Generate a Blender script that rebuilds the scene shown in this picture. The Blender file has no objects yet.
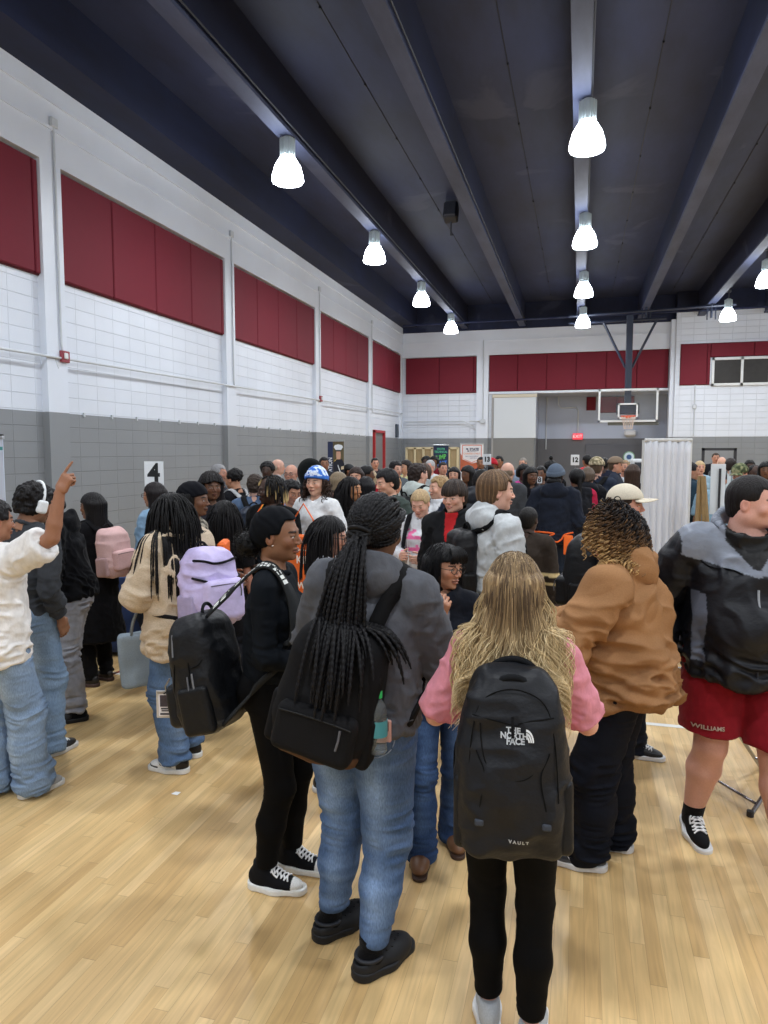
import bpy, math, random
import numpy as np
from mathutils import Vector, Matrix
from mathutils.bvhtree import BVHTree

random.seed(7)
RNG = np.random.default_rng(11)
F32 = np.float32
SC = bpy.context.scene
COL = SC.collection

# ------------------------------------------------------------------ camera
CAM_H = 1.9
FPX = 712.0
PITCH = math.atan(60 / FPX)
YAW = math.atan(196 * math.cos(PITCH) / FPX)
cF = np.array([-math.sin(YAW) * math.cos(PITCH), math.cos(YAW) * math.cos(PITCH), -math.sin(PITCH)])
cR = np.array([math.cos(YAW), math.sin(YAW), 0.0])
cU = np.cross(cR, cF)

def pix(x, y, D):
    """point in the place seen at photo pixel x, y at a distance D along the view direction"""
    r = cF + (x - 384) / FPX * cR - (y - 512) / FPX * cU
    return np.array([0, 0, CAM_H]) + r * D

def pix_z(x, y, z=0.0):
    r = cF + (x - 384) / FPX * cR - (y - 512) / FPX * cU
    t = (z - CAM_H) / r[2]
    return np.array([0, 0, CAM_H]) + r * t

def pix_Y(x, y, Y):
    r = cF + (x - 384) / FPX * cR - (y - 512) / FPX * cU
    return np.array([0, 0, CAM_H]) + r * (Y / r[1])

cam_d = bpy.data.cameras.new('camera')
cam_o = bpy.data.objects.new('camera', cam_d)
COL.objects.link(cam_o)
SC.camera = cam_o
cam_d.sensor_fit = 'VERTICAL'
cam_d.sensor_height = 36.0
cam_d.lens = FPX / 1024 * 36.0
cam_d.clip_end = 200
cam_o.location = (0, 0, CAM_H)
cam_o.rotation_euler = Matrix((cR, cU, -cF)).transposed().to_euler()

# ------------------------------------------------------------------ materials
_mats = {}

def nt(name):
    m = bpy.data.materials.new(name)
    m.use_nodes = True
    t = m.node_tree
    b = t.nodes['Principled BSDF']
    return m, t, b

def lin(c):
    """sRGB 0..255 triple to linear"""
    o = []
    for v in c[:3]:
        v = v / 255.0
        o.append(v / 12.92 if v <= 0.04045 else ((v + 0.055) / 1.055) ** 2.4)
    return o

def plain(name, rgb, rough=0.5, metal=0.0, bump=0.0, bscale=60, var=0.0, alpha=None, trans=0.0, emit=None, es=0.0, spec=0.5):
    key = (name, tuple(rgb), rough, metal, bump, var, trans, es)
    if key in _mats:
        return _mats[key]
    m, t, b = nt(name)
    c = lin(rgb)
    b.inputs['Base Color'].default_value = (*c, 1)
    b.inputs['Roughness'].default_value = rough
    b.inputs['Metallic'].default_value = metal
    b.inputs['Specular IOR Level'].default_value = spec
    if trans:
        b.inputs['Transmission Weight'].default_value = trans
    if emit is not None:
        b.inputs['Emission Color'].default_value = (*lin(emit), 1)
        b.inputs['Emission Strength'].default_value = es
    tc = t.nodes.new('ShaderNodeTexCoord')
    n = t.nodes.new('ShaderNodeTexNoise')
    n.inputs['Scale'].default_value = bscale
    n.inputs['Detail'].default_value = 4
    t.links.new(tc.outputs['Object'], n.inputs['Vector'])
    if bump:
        bp = t.nodes.new('ShaderNodeBump')
        bp.inputs['Strength'].default_value = bump
        bp.inputs['Distance'].default_value = 0.01
        t.links.new(n.outputs['Fac'], bp.inputs['Height'])
        t.links.new(bp.outputs['Normal'], b.inputs['Normal'])
    mx = t.nodes.new('ShaderNodeMix')
    mx.data_type = 'RGBA'
    mx.blend_type = 'MULTIPLY'
    mx.inputs[0].default_value = max(var, 0.04)
    mx.inputs[6].default_value = (*c, 1)
    t.links.new(n.outputs['Fac'], mx.inputs[7])
    t.links.new(mx.outputs[2], b.inputs['Base Color'])
    _mats[key] = m
    return m

def attr_mat(name, rough=0.8, bump=0.25, scale=(90, 90, 90), dist=0.004, var=0.18, sheen=0.0, spec=0.3, sss=0.0, metal=0.0, weave=0.0, coat=0.0):
    """material whose colour comes from the mesh's own dyed / pigment colours"""
    if name in _mats:
        return _mats[name]
    m, t, b = nt(name)
    a = t.nodes.new('ShaderNodeAttribute')
    a.attribute_name = 'Col'
    tc = t.nodes.new('ShaderNodeTexCoord')
    mp = t.nodes.new('ShaderNodeMapping')
    mp.inputs['Scale'].default_value = scale
    n = t.nodes.new('ShaderNodeTexNoise')
    n.inputs['Scale'].default_value = 1.0
    n.inputs['Detail'].default_value = 5
    t.links.new(tc.outputs['Object'], mp.inputs['Vector'])
    t.links.new(mp.outputs['Vector'], n.inputs['Vector'])
    rmp = t.nodes.new('ShaderNodeMapRange')
    rmp.inputs[1].default_value = 0.3
    rmp.inputs[2].default_value = 0.7
    rmp.inputs[3].default_value = 1 - var
    rmp.inputs[4].default_value = 1 + var
    t.links.new(n.outputs['Fac'], rmp.inputs[0])
    mx = t.nodes.new('ShaderNodeVectorMath')
    mx.operation = 'SCALE'
    t.links.new(a.outputs['Color'], mx.inputs[0])
    t.links.new(rmp.outputs[0], mx.inputs['Scale'])
    t.links.new(mx.outputs[0], b.inputs['Base Color'])
    b.inputs['Roughness'].default_value = rough
    b.inputs['Specular IOR Level'].default_value = spec
    b.inputs['Metallic'].default_value = metal
    if sheen:
        b.inputs['Sheen Weight'].default_value = sheen
    if coat:
        b.inputs['Coat Weight'].default_value = coat
    if sss:
        b.inputs['Subsurface Weight'].default_value = sss
        b.inputs['Subsurface Radius'].default_value = (0.012, 0.005, 0.003)
        b.inputs['Subsurface Scale'].default_value = 1.0
    bp = t.nodes.new('ShaderNodeBump')
    bp.inputs['Strength'].default_value = bump
    bp.inputs['Distance'].default_value = dist
    t.links.new(n.outputs['Fac'], bp.inputs['Height'])
    t.links.new(bp.outputs['Normal'], b.inputs['Normal'])
    _mats[name] = m
    return m

def MAT(kind):
    k = {
        'skin': dict(rough=0.5, bump=0.08, scale=(140, 140, 140), var=0.05, spec=0.4, sss=0.06),
        'cotton': dict(rough=0.9, bump=0.45, scale=(34, 34, 24), dist=0.010, var=0.1, sheen=0.04, spec=0.12),
        'knit': dict(rough=0.95, bump=0.6, scale=(120, 120, 260), dist=0.006, var=0.14, sheen=0.08, spec=0.1),
        'denim': dict(rough=0.85, bump=0.4, scale=(240, 240, 60), dist=0.002, var=0.22, spec=0.15),
        'stretch': dict(rough=0.8, bump=0.1, scale=(60, 60, 60), dist=0.003, var=0.05, spec=0.12),
        'nylon': dict(rough=0.5, bump=0.4, scale=(22, 22, 30), dist=0.012, var=0.08, spec=0.3),
        'canvas': dict(rough=0.85, bump=0.4, scale=(180, 180, 180), dist=0.002, var=0.1, spec=0.2),
        'hair': dict(rough=0.5, bump=0.9, scale=(190, 190, 14), dist=0.006, var=0.35, spec=0.25),
        'strand': dict(rough=0.55, bump=0.0, scale=(50, 50, 20), var=0.2, spec=0.22),
        'rubber': dict(rough=0.6, bump=0.1, scale=(80, 80, 80), var=0.04, spec=0.4),
        'leather': dict(rough=0.45, bump=0.2, scale=(150, 150, 150), dist=0.002, var=0.06, spec=0.5),
        'print': dict(rough=0.8, bump=0.0, var=0.03, spec=0.2),
        'metal': dict(rough=0.3, bump=0.0, var=0.02, spec=0.5, metal=1.0),
    }[kind]
    return attr_mat(kind, **k)

# ------------------------------------------------------------------ mesh building
class MB:
    """collects simple shapes into one mesh"""
    def __init__(s):
        s.v = []
        s.f = []

    def add(s, v, f):
        o = len(s.v)
        s.v += [tuple(map(float, p)) for p in v]
        s.f += [tuple(i + o for i in q) for q in f]
        return s

    def box(s, lo, hi, bev=0.0):
        x0, y0, z0 = lo
        x1, y1, z1 = hi
        if bev <= 0:
            v = [(x0, y0, z0), (x1, y0, z0), (x1, y1, z0), (x0, y1, z0), (x0, y0, z1), (x1, y0, z1), (x1, y1, z1), (x0, y1, z1)]
            f = [(0, 3, 2, 1), (4, 5, 6, 7), (0, 1, 5, 4), (1, 2, 6, 5), (2, 3, 7, 6), (3, 0, 4, 7)]
            return s.add(v, f)
        b = min(bev, (x1 - x0) * .49, (y1 - y0) * .49, (z1 - z0) * .49)
        v = []
        idx = {}
        for i, X in enumerate((x0, x1)):
            for j, Y in enumerate((y0, y1)):
                for k, Z in enumerate((z0, z1)):
                    sx, sy, sz = (b if i == 0 else -b), (b if j == 0 else -b), (b if k == 0 else -b)
                    idx[i, j, k, 0] = len(v); v.append((X, Y + sy, Z + sz))
                    idx[i, j, k, 1] = len(v); v.append((X + sx, Y, Z + sz))
                    idx[i, j, k, 2] = len(v); v.append((X + sx, Y + sy, Z))
        f = []
        g = lambda *a: idx[a]
        f.append((g(0,0,0,0), g(0,0,1,0), g(0,1,1,0), g(0,1,0,0)))
        f.append((g(1,0,0,0), g(1,1,0,0), g(1,1,1,0), g(1,0,1,0)))
        f.append((g(0,0,0,1), g(1,0,0,1), g(1,0,1,1), g(0,0,1,1)))
        f.append((g(0,1,0,1), g(0,1,1,1), g(1,1,1,1), g(1,1,0,1)))
        f.append((g(0,0,0,2), g(0,1,0,2), g(1,1,0,2), g(1,0,0,2)))
        f.append((g(0,0,1,2), g(1,0,1,2), g(1,1,1,2), g(0,1,1,2)))
        for j in (0, 1):
            for k in (0, 1):
                f.append((g(0,j,k,1), g(1,j,k,1), g(1,j,k,2), g(0,j,k,2)))
        for i in (0, 1):
            for k in (0, 1):
                f.append((g(i,0,k,0), g(i,1,k,0), g(i,1,k,2), g(i,0,k,2)))
        for i in (0, 1):
            for j in (0, 1):
                f.append((g(i,j,0,0), g(i,j,1,0), g(i,j,1,1), g(i,j,0,1)))
        for i in (0, 1):
            for j in (0, 1):
                for k in (0, 1):
                    f.append((g(i,j,k,0), g(i,j,k,1), g(i,j,k,2)))
        return s.add(v, f)

    def tube(s, pts, r, n=10, caps=True):
        pts = [Vector(p) for p in pts]
        rs = r if hasattr(r, '__len__') else [r] * len(pts)
        v = []
        up = None
        for i, p in enumerate(pts):
            d = (pts[min(i + 1, len(pts) - 1)] - pts[max(i - 1, 0)]).normalized()
            if up is None:
                up = d.orthogonal().normalized()
            a = (up - d * up.dot(d)).normalized()
            up = a
            b = d.cross(a)
            for k in range(n):
                w = 2 * math.pi * k / n
                v.append(p + (a * math.cos(w) + b * math.sin(w)) * rs[i])
        f = []
        for i in range(len(pts) - 1):
            for k in range(n):
                f.append((i * n + k, i * n + (k + 1) % n, (i + 1) * n + (k + 1) % n, (i + 1) * n + k))
        if caps:
            f.append(tuple(reversed(range(n))))
            f.append(tuple(range((len(pts) - 1) * n, len(pts) * n)))
        return s.add(v, f)

    def lathe(s, c, prof, n=24, axis='z'):
        v = []
        for (r, z) in prof:
            for k in range(n):
                w = 2 * math.pi * k / n
                v.append((c[0] + r * math.cos(w), c[1] + r * math.sin(w), c[2] + z))
        f = []
        for i in range(len(prof) - 1):
            for k in range(n):
                f.append((i * n + k, i * n + (k + 1) % n, (i + 1) * n + (k + 1) % n, (i + 1) * n + k))
        return s.add(v, f)

    def prism(s, poly, y0, y1):
        """polygon in x, z extruded along y"""
        n = len(poly)
        v = [(p[0], y0, p[1]) for p in poly] + [(p[0], y1, p[1]) for p in poly]
        f = [tuple(range(n)), tuple(reversed(range(n, 2 * n)))]
        f += [(i, i + n, (i + 1) % n + n, (i + 1) % n) for i in range(n)]
        return s.add(v, f)

    def xf(s, M):
        s.v = [tuple(M @ Vector(p)) for p in s.v]
        return s

    def build(s, name, mat, parent=None, smooth=False, loc=None):
        me = bpy.data.meshes.new(name)
        me.from_pydata(s.v, [], s.f)
        import bmesh
        bm = bmesh.new(); bm.from_mesh(me)
        bmesh.ops.recalc_face_normals(bm, faces=bm.faces)
        bm.to_mesh(me); bm.free()
        if smooth:
            me.shade_smooth()
            try:
                me.set_sharp_from_angle(angle=math.radians(40))
            except Exception:
                pass
        if isinstance(mat, (tuple, list)):
            kind, rgb = mat
            me.materials.append(MAT(kind))
            set_col(me, np.tile(np.array(lin(rgb), F32), (len(me.vertices), 1)))
        else:
            me.materials.append(mat)
        o = bpy.data.objects.new(name, me)
        COL.objects.link(o)
        if parent is not None:
            o.parent = parent
        if loc is not None:
            o.location = loc
        return o

def set_col(me, rgb):
    rgb = np.asarray(rgb, F32)
    L = rgb @ np.array([.3, .6, .1], F32)
    k = np.interp(L, [0, .012, .05, .10], [.5, .55, .9, 1.0])      # black dyes are deeper than their nominal tone
    rgb = rgb * k[..., None]
    a = me.color_attributes.new('Col', 'FLOAT_COLOR', 'POINT')
    n = len(me.vertices)
    buf = np.ones((n, 4), F32)
    buf[:, :3] = rgb
    a.data.foreach_set('color', buf.ravel())

def np_mesh(name, V, Fq, kind, rgb, parent=None, smooth=True):
    """numpy arrays to a mesh object; Fq is a (m, 4) or (m, 3) array"""
    me = bpy.data.meshes.new(name)
    V = np.ascontiguousarray(V, F32)
    Fq = np.ascontiguousarray(Fq, np.int32)
    me.vertices.add(len(V))
    me.vertices.foreach_set('co', V.ravel())
    k = Fq.shape[1]
    me.loops.add(Fq.size)
    me.loops.foreach_set('vertex_index', Fq.ravel())
    me.polygons.add(len(Fq))
    me.polygons.foreach_set('loop_start', np.arange(len(Fq), dtype=np.int32) * k)
    me.update(calc_edges=True)
    me.validate()
    if smooth:
        me.polygons.foreach_set('use_smooth', np.ones(len(me.polygons), bool))
    rgb = np.asarray(rgb, F32)
    if rgb.ndim == 1:
        rgb = np.tile(rgb, (len(V), 1))
    set_col(me, rgb)
    me.materials.append(MAT(kind) if isinstance(kind, str) else kind)
    o = bpy.data.objects.new(name, me)
    COL.objects.link(o)
    if parent is not None:
        o.parent = parent
    return o

def tag(o, label=None, cat=None, group=None, kind=None):
    if label: o['label'] = label
    if cat: o['category'] = cat
    if group: o['group'] = group
    if kind: o['kind'] = kind
    return o

def thing(name, label, cat, loc=(0, 0, 0), group=None, rz=0.0):
    o = bpy.data.objects.new(name, None)
    o.empty_display_size = 0.1
    COL.objects.link(o)
    o.location = tuple(float(v) for v in loc)
    o.rotation_euler = (0, 0, rz)
    return tag(o, label, cat, group)

def struct(o):
    o['kind'] = 'structure'
    return o

def copy_tree(o, parent=None):
    c = o.copy()
    COL.objects.link(c)
    c.parent = parent
    for ch in list(o.children):
        copy_tree(ch, c)
    return c

def text_mesh(s, size, M, name, mat, parent=None, extrude=0.001, bold=0.0, sx=1.0, align='CENTER', bvh=None, push=None):
    """lettering as a thin mesh; M maps text plane (x right, y up, z out) to the parent's space"""
    cu = bpy.data.curves.new(name, 'FONT')
    cu.body = s
    cu.size = size
    cu.align_x = align
    cu.align_y = 'CENTER'
    cu.extrude = extrude
    cu.offset = bold
    cu.resolution_u = 3
    cu.space_line = 0.85
    ob = bpy.data.objects.new(name + '_tmp', cu)
    COL.objects.link(ob)
    dg = bpy.context.evaluated_depsgraph_get()
    me = bpy.data.meshes.new_from_object(ob.evaluated_get(dg))
    bpy.data.objects.remove(ob)
    me.name = name
    n = len(me.vertices)
    co = np.empty(n * 3, F32)
    me.vertices.foreach_get('co', co)
    co = co.reshape(-1, 3)
    co[:, 0] *= sx
    A = np.array(M)
    zloc = co[:, 2].copy()
    co[:, 2] = 0 if bvh is not None else co[:, 2]
    W = co @ A[:3, :3].T + A[:3, 3]
    if bvh is not None:
        nz = A[:3, 2] / np.linalg.norm(A[:3, 2])
        for i in range(n):
            p = Vector(W[i]) + Vector(nz) * 0.25
            best = None
            ax_, ay_ = A[:3, 0], A[:3, 1]
            for (du, dv) in ((0, 0), (.007, 0), (-.007, 0), (0, .006), (0, -.006)):
                hit = bvh.ray_cast(p + Vector(ax_ * du + ay_ * dv), Vector(-nz), 0.6)
                if hit[0] is not None and (best is None or hit[3] < best): best = hit[3]
            if best is not None:
                W[i] = np.array(p) - nz * best + nz * (push or 0.002)
    me.vertices.foreach_set('co', W.astype(F32).ravel())
    me.materials.clear()
    if isinstance(mat, (tuple, list)):
        me.materials.append(MAT(mat[0]))
        set_col(me, np.tile(np.array(lin(mat[1]), F32), (n, 1)))
    else:
        me.materials.append(mat)
    me.update()
    o = bpy.data.objects.new(name, me)
    COL.objects.link(o)
    if parent is not None:
        o.parent = parent
    return o

def frameM(o, x, y):
    """matrix with origin o, axes x, y and their cross product"""
    x = Vector(x).normalized()
    y = Vector(y)
    y = (y - x * y.dot(x)).normalized()
    z = x.cross(y)
    M = Matrix.Identity(4)
    for i in range(3):
        M[i][0], M[i][1], M[i][2], M[i][3] = x[i], y[i], z[i], o[i]
    return M
# ================================================================== ROOM
XL, XR, YB, YF = -6.65, 11.0, 27.0, -7.5
ZW = 6.62      # top of the painted wall
ZD = 7.35      # underside of the roof deck
GZ = 2.42      # top of the grey paint

def wall_mat(name, axis, white, grey, brick=True, grey_to=GZ):
    """painted block wall: white above, grey below; courses 0.203 m, blocks 0.406 m"""
    m, t, b = nt(name)
    geo = t.nodes.new('ShaderNodeNewGeometry')
    sep = t.nodes.new('ShaderNodeSeparateXYZ')
    t.links.new(geo.outputs['Position'], sep.inputs[0])
    comb = t.nodes.new('ShaderNodeCombineXYZ')
    t.links.new(sep.outputs[axis], comb.inputs[0])
    t.links.new(sep.outputs['Z'], comb.inputs[1])
    gt = t.nodes.new('ShaderNodeMath'); gt.operation = 'GREATER_THAN'
    gt.inputs[1].default_value = grey_to
    t.links.new(sep.outputs['Z'], gt.inputs[0])
    mx = t.nodes.new('ShaderNodeMix'); mx.data_type = 'RGBA'
    mx.inputs[6].default_value = (*lin(grey), 1)
    mx.inputs[7].default_value = (*lin(white), 1)
    t.links.new(gt.outputs[0], mx.inputs[0])
    ns = t.nodes.new('ShaderNodeTexNoise'); ns.inputs['Scale'].default_value = 1.3; ns.inputs['Detail'].default_value = 6
    t.links.new(geo.outputs['Position'], ns.inputs['Vector'])
    mr = t.nodes.new('ShaderNodeMapRange'); mr.inputs[3].default_value = 0.9; mr.inputs[4].default_value = 1.06
    t.links.new(ns.outputs['Fac'], mr.inputs[0])
    vm = t.nodes.new('ShaderNodeVectorMath'); vm.operation = 'SCALE'
    t.links.new(mx.outputs[2], vm.inputs[0]); t.links.new(mr.outputs[0], vm.inputs['Scale'])
    out = vm.outputs[0]
    fine = t.nodes.new('ShaderNodeTexNoise'); fine.inputs['Scale'].default_value = 55; fine.inputs['Detail'].default_value = 3
    t.links.new(geo.outputs['Position'], fine.inputs['Vector'])
    bp = t.nodes.new('ShaderNodeBump'); bp.inputs['Strength'].default_value = 0.35; bp.inputs['Distance'].default_value = 0.004
    t.links.new(fine.outputs['Fac'], bp.inputs['Height'])
    last = bp
    if brick:
        bk = t.nodes.new('ShaderNodeTexBrick')
        bk.offset = 0.0; bk.squash = 1.0
        bk.inputs['Scale'].default_value = 1.0
        bk.inputs['Brick Width'].default_value = 0.406
        bk.inputs['Row Height'].default_value = 0.203
        bk.inputs['Mortar Size'].default_value = 0.006
        bk.inputs['Mortar Smooth'].default_value = 0.4
        bk.inputs['Color1'].default_value = (1, 1, 1, 1)
        bk.inputs['Color2'].default_value = (0.96, 0.96, 0.96, 1)
        bk.inputs['Mortar'].default_value = (0.87, 0.875, 0.88, 1)
        t.links.new(comb.outputs[0], bk.inputs['Vector'])
        mm = t.nodes.new('ShaderNodeMix'); mm.data_type = 'RGBA'; mm.blend_type = 'MULTIPLY'; mm.inputs[0].default_value = 1.0
        t.links.new(out, mm.inputs[6]); t.links.new(bk.outputs['Color'], mm.inputs[7])
        out = mm.outputs[2]
        b2 = t.nodes.new('ShaderNodeBump'); b2.inputs['Strength'].default_value = 0.8; b2.inputs['Distance'].default_value = 0.01; b2.invert = True
        t.links.new(bk.outputs['Fac'], b2.inputs['Height'])
        t.links.new(last.outputs['Normal'], b2.inputs['Normal'])
        last = b2
    t.links.new(out, b.inputs['Base Color'])
    t.links.new(last.outputs['Normal'], b.inputs['Normal'])
    b.inputs['Roughness'].default_value = 0.38
    return m

WHITE = (220, 227, 238); GREY = (136, 140, 144)
m_wl = wall_mat('block_wall_left', 'Y', WHITE, GREY)
m_wb = wall_mat('block_wall_back', 'X', WHITE, GREY)
m_sm = wall_mat('smooth_wall', 'X', WHITE, GREY, brick=False)
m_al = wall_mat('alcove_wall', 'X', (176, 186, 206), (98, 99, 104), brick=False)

def floor_mat():
    m, t, b = nt('maple_floor')
    geo = t.nodes.new('ShaderNodeNewGeometry')
    sep = t.nodes.new('ShaderNodeSeparateXYZ')
    t.links.new(geo.outputs['Position'], sep.inputs[0])
    def mth(op, a, c=None, d=None):
        n = t.nodes.new('ShaderNodeMath'); n.operation = op
        for i, q in enumerate((a, c, d)):
            if q is None: continue
            if isinstance(q, (int, float)): n.inputs[i].default_value = q
            else: t.links.new(q, n.inputs[i])
        return n.outputs[0]
    PW = 0.057
    row = mth('FLOOR', mth('DIVIDE', sep.outputs['X'], PW))
    wn = t.nodes.new('ShaderNodeTexWhiteNoise'); wn.noise_dimensions = '1D'
    t.links.new(row, wn.inputs['W'])
    yy = mth('ADD', mth('DIVIDE', sep.outputs['Y'], 0.95), mth('MULTIPLY', wn.outputs['Value'], 17.0))
    seg = mth('FLOOR', yy)
    cb = t.nodes.new('ShaderNodeCombineXYZ')
    t.links.new(row, cb.inputs[0]); t.links.new(seg, cb.inputs[1])
    w2 = t.nodes.new('ShaderNodeTexWhiteNoise'); w2.noise_dimensions = '2D'
    t.links.new(cb.outputs[0], w2.inputs['Vector'])
    ramp = t.nodes.new('ShaderNodeValToRGB')
    e = ramp.color_ramp.elements
    e[0].position = 0.0; e[0].color = (*lin((200, 164, 110)), 1)
    e[1].position = 1.0; e[1].color = (*lin((222, 190, 138)), 1)
    k = e.new(0.3); k.color = (*lin((210, 176, 122)), 1)
    k = e.new(0.7); k.color = (*lin((216, 184, 130)), 1)
    t.links.new(w2.outputs['Value'], ramp.inputs[0])
    # grain
    mp = t.nodes.new('ShaderNodeMapping'); mp.inputs['Scale'].default_value = (38, 2.2, 1)
    ad = t.nodes.new('ShaderNodeVectorMath'); ad.operation = 'ADD'
    sc2 = t.nodes.new('ShaderNodeVectorMath'); sc2.operation = 'SCALE'; sc2.inputs['Scale'].default_value = 7.3
    t.links.new(cb.outputs[0], sc2.inputs[0])
    t.links.new(geo.outputs['Position'], ad.inputs[0]); t.links.new(sc2.outputs[0], ad.inputs[1])
    t.links.new(ad.outputs[0], mp.inputs['Vector'])
    gn = t.nodes.new('ShaderNodeTexNoise'); gn.inputs['Scale'].default_value = 1.0; gn.inputs['Detail'].default_value = 5; gn.inputs['Distortion'].default_value = 1.2
    t.links.new(mp.outputs[0], gn.inputs['Vector'])
    gr = t.nodes.new('ShaderNodeMapRange'); gr.inputs[1].default_value = 0.35; gr.inputs[2].default_value = 0.7; gr.inputs[3].default_value = 1.06; gr.inputs[4].default_value = 0.84
    t.links.new(gn.outputs['Fac'], gr.inputs[0])
    vs = t.nodes.new('ShaderNodeVectorMath'); vs.operation = 'SCALE'
    t.links.new(ramp.outputs[0], vs.inputs[0]); t.links.new(gr.outputs[0], vs.inputs['Scale'])
    # scuffed, worn zones
    bn = t.nodes.new('ShaderNodeTexNoise'); bn.inputs['Scale'].default_value = 0.8; bn.inputs['Detail'].default_value = 4
    t.links.new(geo.outputs['Position'], bn.inputs['Vector'])
    br = t.nodes.new('ShaderNodeMapRange'); br.inputs[1].default_value = 0.3; br.inputs[2].default_value = 0.7; br.inputs[3].default_value = 0.92; br.inputs[4].default_value = 1.04
    t.links.new(bn.outputs['Fac'], br.inputs[0])
    v2 = t.nodes.new('ShaderNodeVectorMath'); v2.operation = 'SCALE'
    t.links.new(vs.outputs[0], v2.inputs[0]); t.links.new(br.outputs[0], v2.inputs['Scale'])
    # gaps between strips
    fx = mth('FRACT', mth('DIVIDE', sep.outputs['X'], PW))
    gx = mth('LESS_THAN', fx, 0.022)
    fy = mth('FRACT', yy)
    gy = mth('LESS_THAN', fy, 0.0022)
    gg = mth('MAXIMUM', gx, gy)
    mg = t.nodes.new('ShaderNodeMix'); mg.data_type = 'RGBA'
    t.links.new(mth('MULTIPLY', gg, 0.5), mg.inputs[0])
    t.links.new(v2.outputs[0], mg.inputs[6]); mg.inputs[7].default_value = (*lin((120, 88, 55)), 1)
    t.links.new(mg.outputs[2], b.inputs['Base Color'])
    rr = t.nodes.new('ShaderNodeMapRange'); rr.inputs[3].default_value = 0.32; rr.inputs[4].default_value = 0.5
    t.links.new(bn.outputs['Fac'], rr.inputs[0]); t.links.new(rr.outputs[0], b.inputs['Roughness'])
    b.inputs['Specular IOR Level'].default_value = 0.45
    bp = t.nodes.new('ShaderNodeBump'); bp.inputs['Strength'].default_value = 0.15; bp.inputs['Distance'].default_value = 0.002; bp.invert = True
    t.links.new(gg, bp.inputs['Height']); t.links.new(bp.outputs[0], b.inputs['Normal'])
    return m

m_floor = floor_mat()
fl = struct(MB().box((XL - .3, YF, -0.1), (XR, YB + 2.6, 0)).build('floor', m_floor))

def line_on_floor(name, pts, w, rgb, label):
    mb = MB()
    a, c = Vector((*pts[0], 0)), Vector((*pts[1], 0))
    d = (c - a).normalized(); n = Vector((-d.y, d.x, 0)) * w / 2
    q = [a - n, c - n, c + n, a + n]
    mb.add([(p.x, p.y, 0.0004) for p in q] + [(p.x, p.y, 0.002) for p in q],
           [(0, 3, 2, 1), (4, 5, 6, 7), (0, 1, 5, 4), (1, 2, 6, 5), (2, 3, 7, 6), (3, 0, 4, 7)])
    o = mb.build(name, plain(name + '_paint', rgb, 0.35, var=0.06, bscale=20))
    return struct(o)
line_on_floor('trim_1', [(-6.6, 5.17), (6.0, 5.17)], 0.05, (226, 226, 222), '')
line_on_floor('trim_2', [(-4.12, 4.1), (-3.2, 7.4)], 0.045, (150, 40, 45), '')
line_on_floor('trim_3', [(0.6, 15.8), (3.8, 11.5)], 0.05, (150, 40, 45), '')
line_on_floor('trim_4', [(-2, 13.9), (8, 13.9)], 0.05, (226, 226, 222), '')

# dark ceiling
def dark_mat(name, rgb, rough=0.7, patch=True):
    m, t, b = nt(name)
    geo = t.nodes.new('ShaderNodeNewGeometry')
    mp = t.nodes.new('ShaderNodeMapping'); mp.inputs['Scale'].default_value = (1.6, 0.5, 1.6)
    t.links.new(geo.outputs['Position'], mp.inputs[0])
    n = t.nodes.new('ShaderNodeTexNoise'); n.inputs['Scale'].default_value = 1.6; n.inputs['Detail'].default_value = 8; n.inputs['Roughness'].default_value = 0.62
    t.links.new(mp.outputs[0], n.inputs['Vector'])
    r = t.nodes.new('ShaderNodeValToRGB')
    c = np.array(lin(rgb))
    r.color_ramp.elements[0].position = 0.3; r.color_ramp.elements[0].color = (*(c * 0.75), 1)
    r.color_ramp.elements[1].position = 0.72; r.color_ramp.elements[1].color = (*(c * 1.35), 1)
    t.links.new(n.outputs['Fac'], r.inputs[0])
    n2 = t.nodes.new('ShaderNodeTexNoise'); n2.inputs['Scale'].default_value = .55; n2.inputs['Detail'].default_value = 5; n2.inputs['Distortion'].default_value = .6
    t.links.new(geo.outputs['Position'], n2.inputs['Vector'])
    r2 = t.nodes.new('ShaderNodeMapRange'); r2.inputs[1].default_value = .62; r2.inputs[2].default_value = .66; r2.inputs[3].default_value = 0; r2.inputs[4].default_value = .45
    t.links.new(n2.outputs['Fac'], r2.inputs[0])
    m2 = t.nodes.new('ShaderNodeMix'); m2.data_type = 'RGBA'
    t.links.new(r2.outputs[0], m2.inputs[0]); t.links.new(r.outputs[0], m2.inputs[6]); m2.inputs[7].default_value = (*lin((72, 78, 100)), 1)
    t.links.new(m2.outputs[2], b.inputs['Base Color'])
    b.inputs['Roughness'].default_value = rough
    bp = t.nodes.new('ShaderNodeBump'); bp.inputs['Strength'].default_value = 0.25; bp.inputs['Distance'].default_value = 0.01
    t.links.new(n.outputs['Fac'], bp.inputs['Height']); t.links.new(bp.outputs[0], b.inputs['Normal'])
    return m
m_deck = dark_mat('dark_deck', (34, 43, 72))
m_beam = dark_mat('dark_beam', (19, 29, 60), 0.75)
m_strip = dark_mat('beam_underside', (64, 72, 98), 0.7)  # beam bottoms tinted lighter than the webs, floor bounce put into the colour

struct(MB().box((XL - .3, YF, ZD), (XR, YB + 2.6, ZD + .2)).build('ceiling', m_deck))
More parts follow.
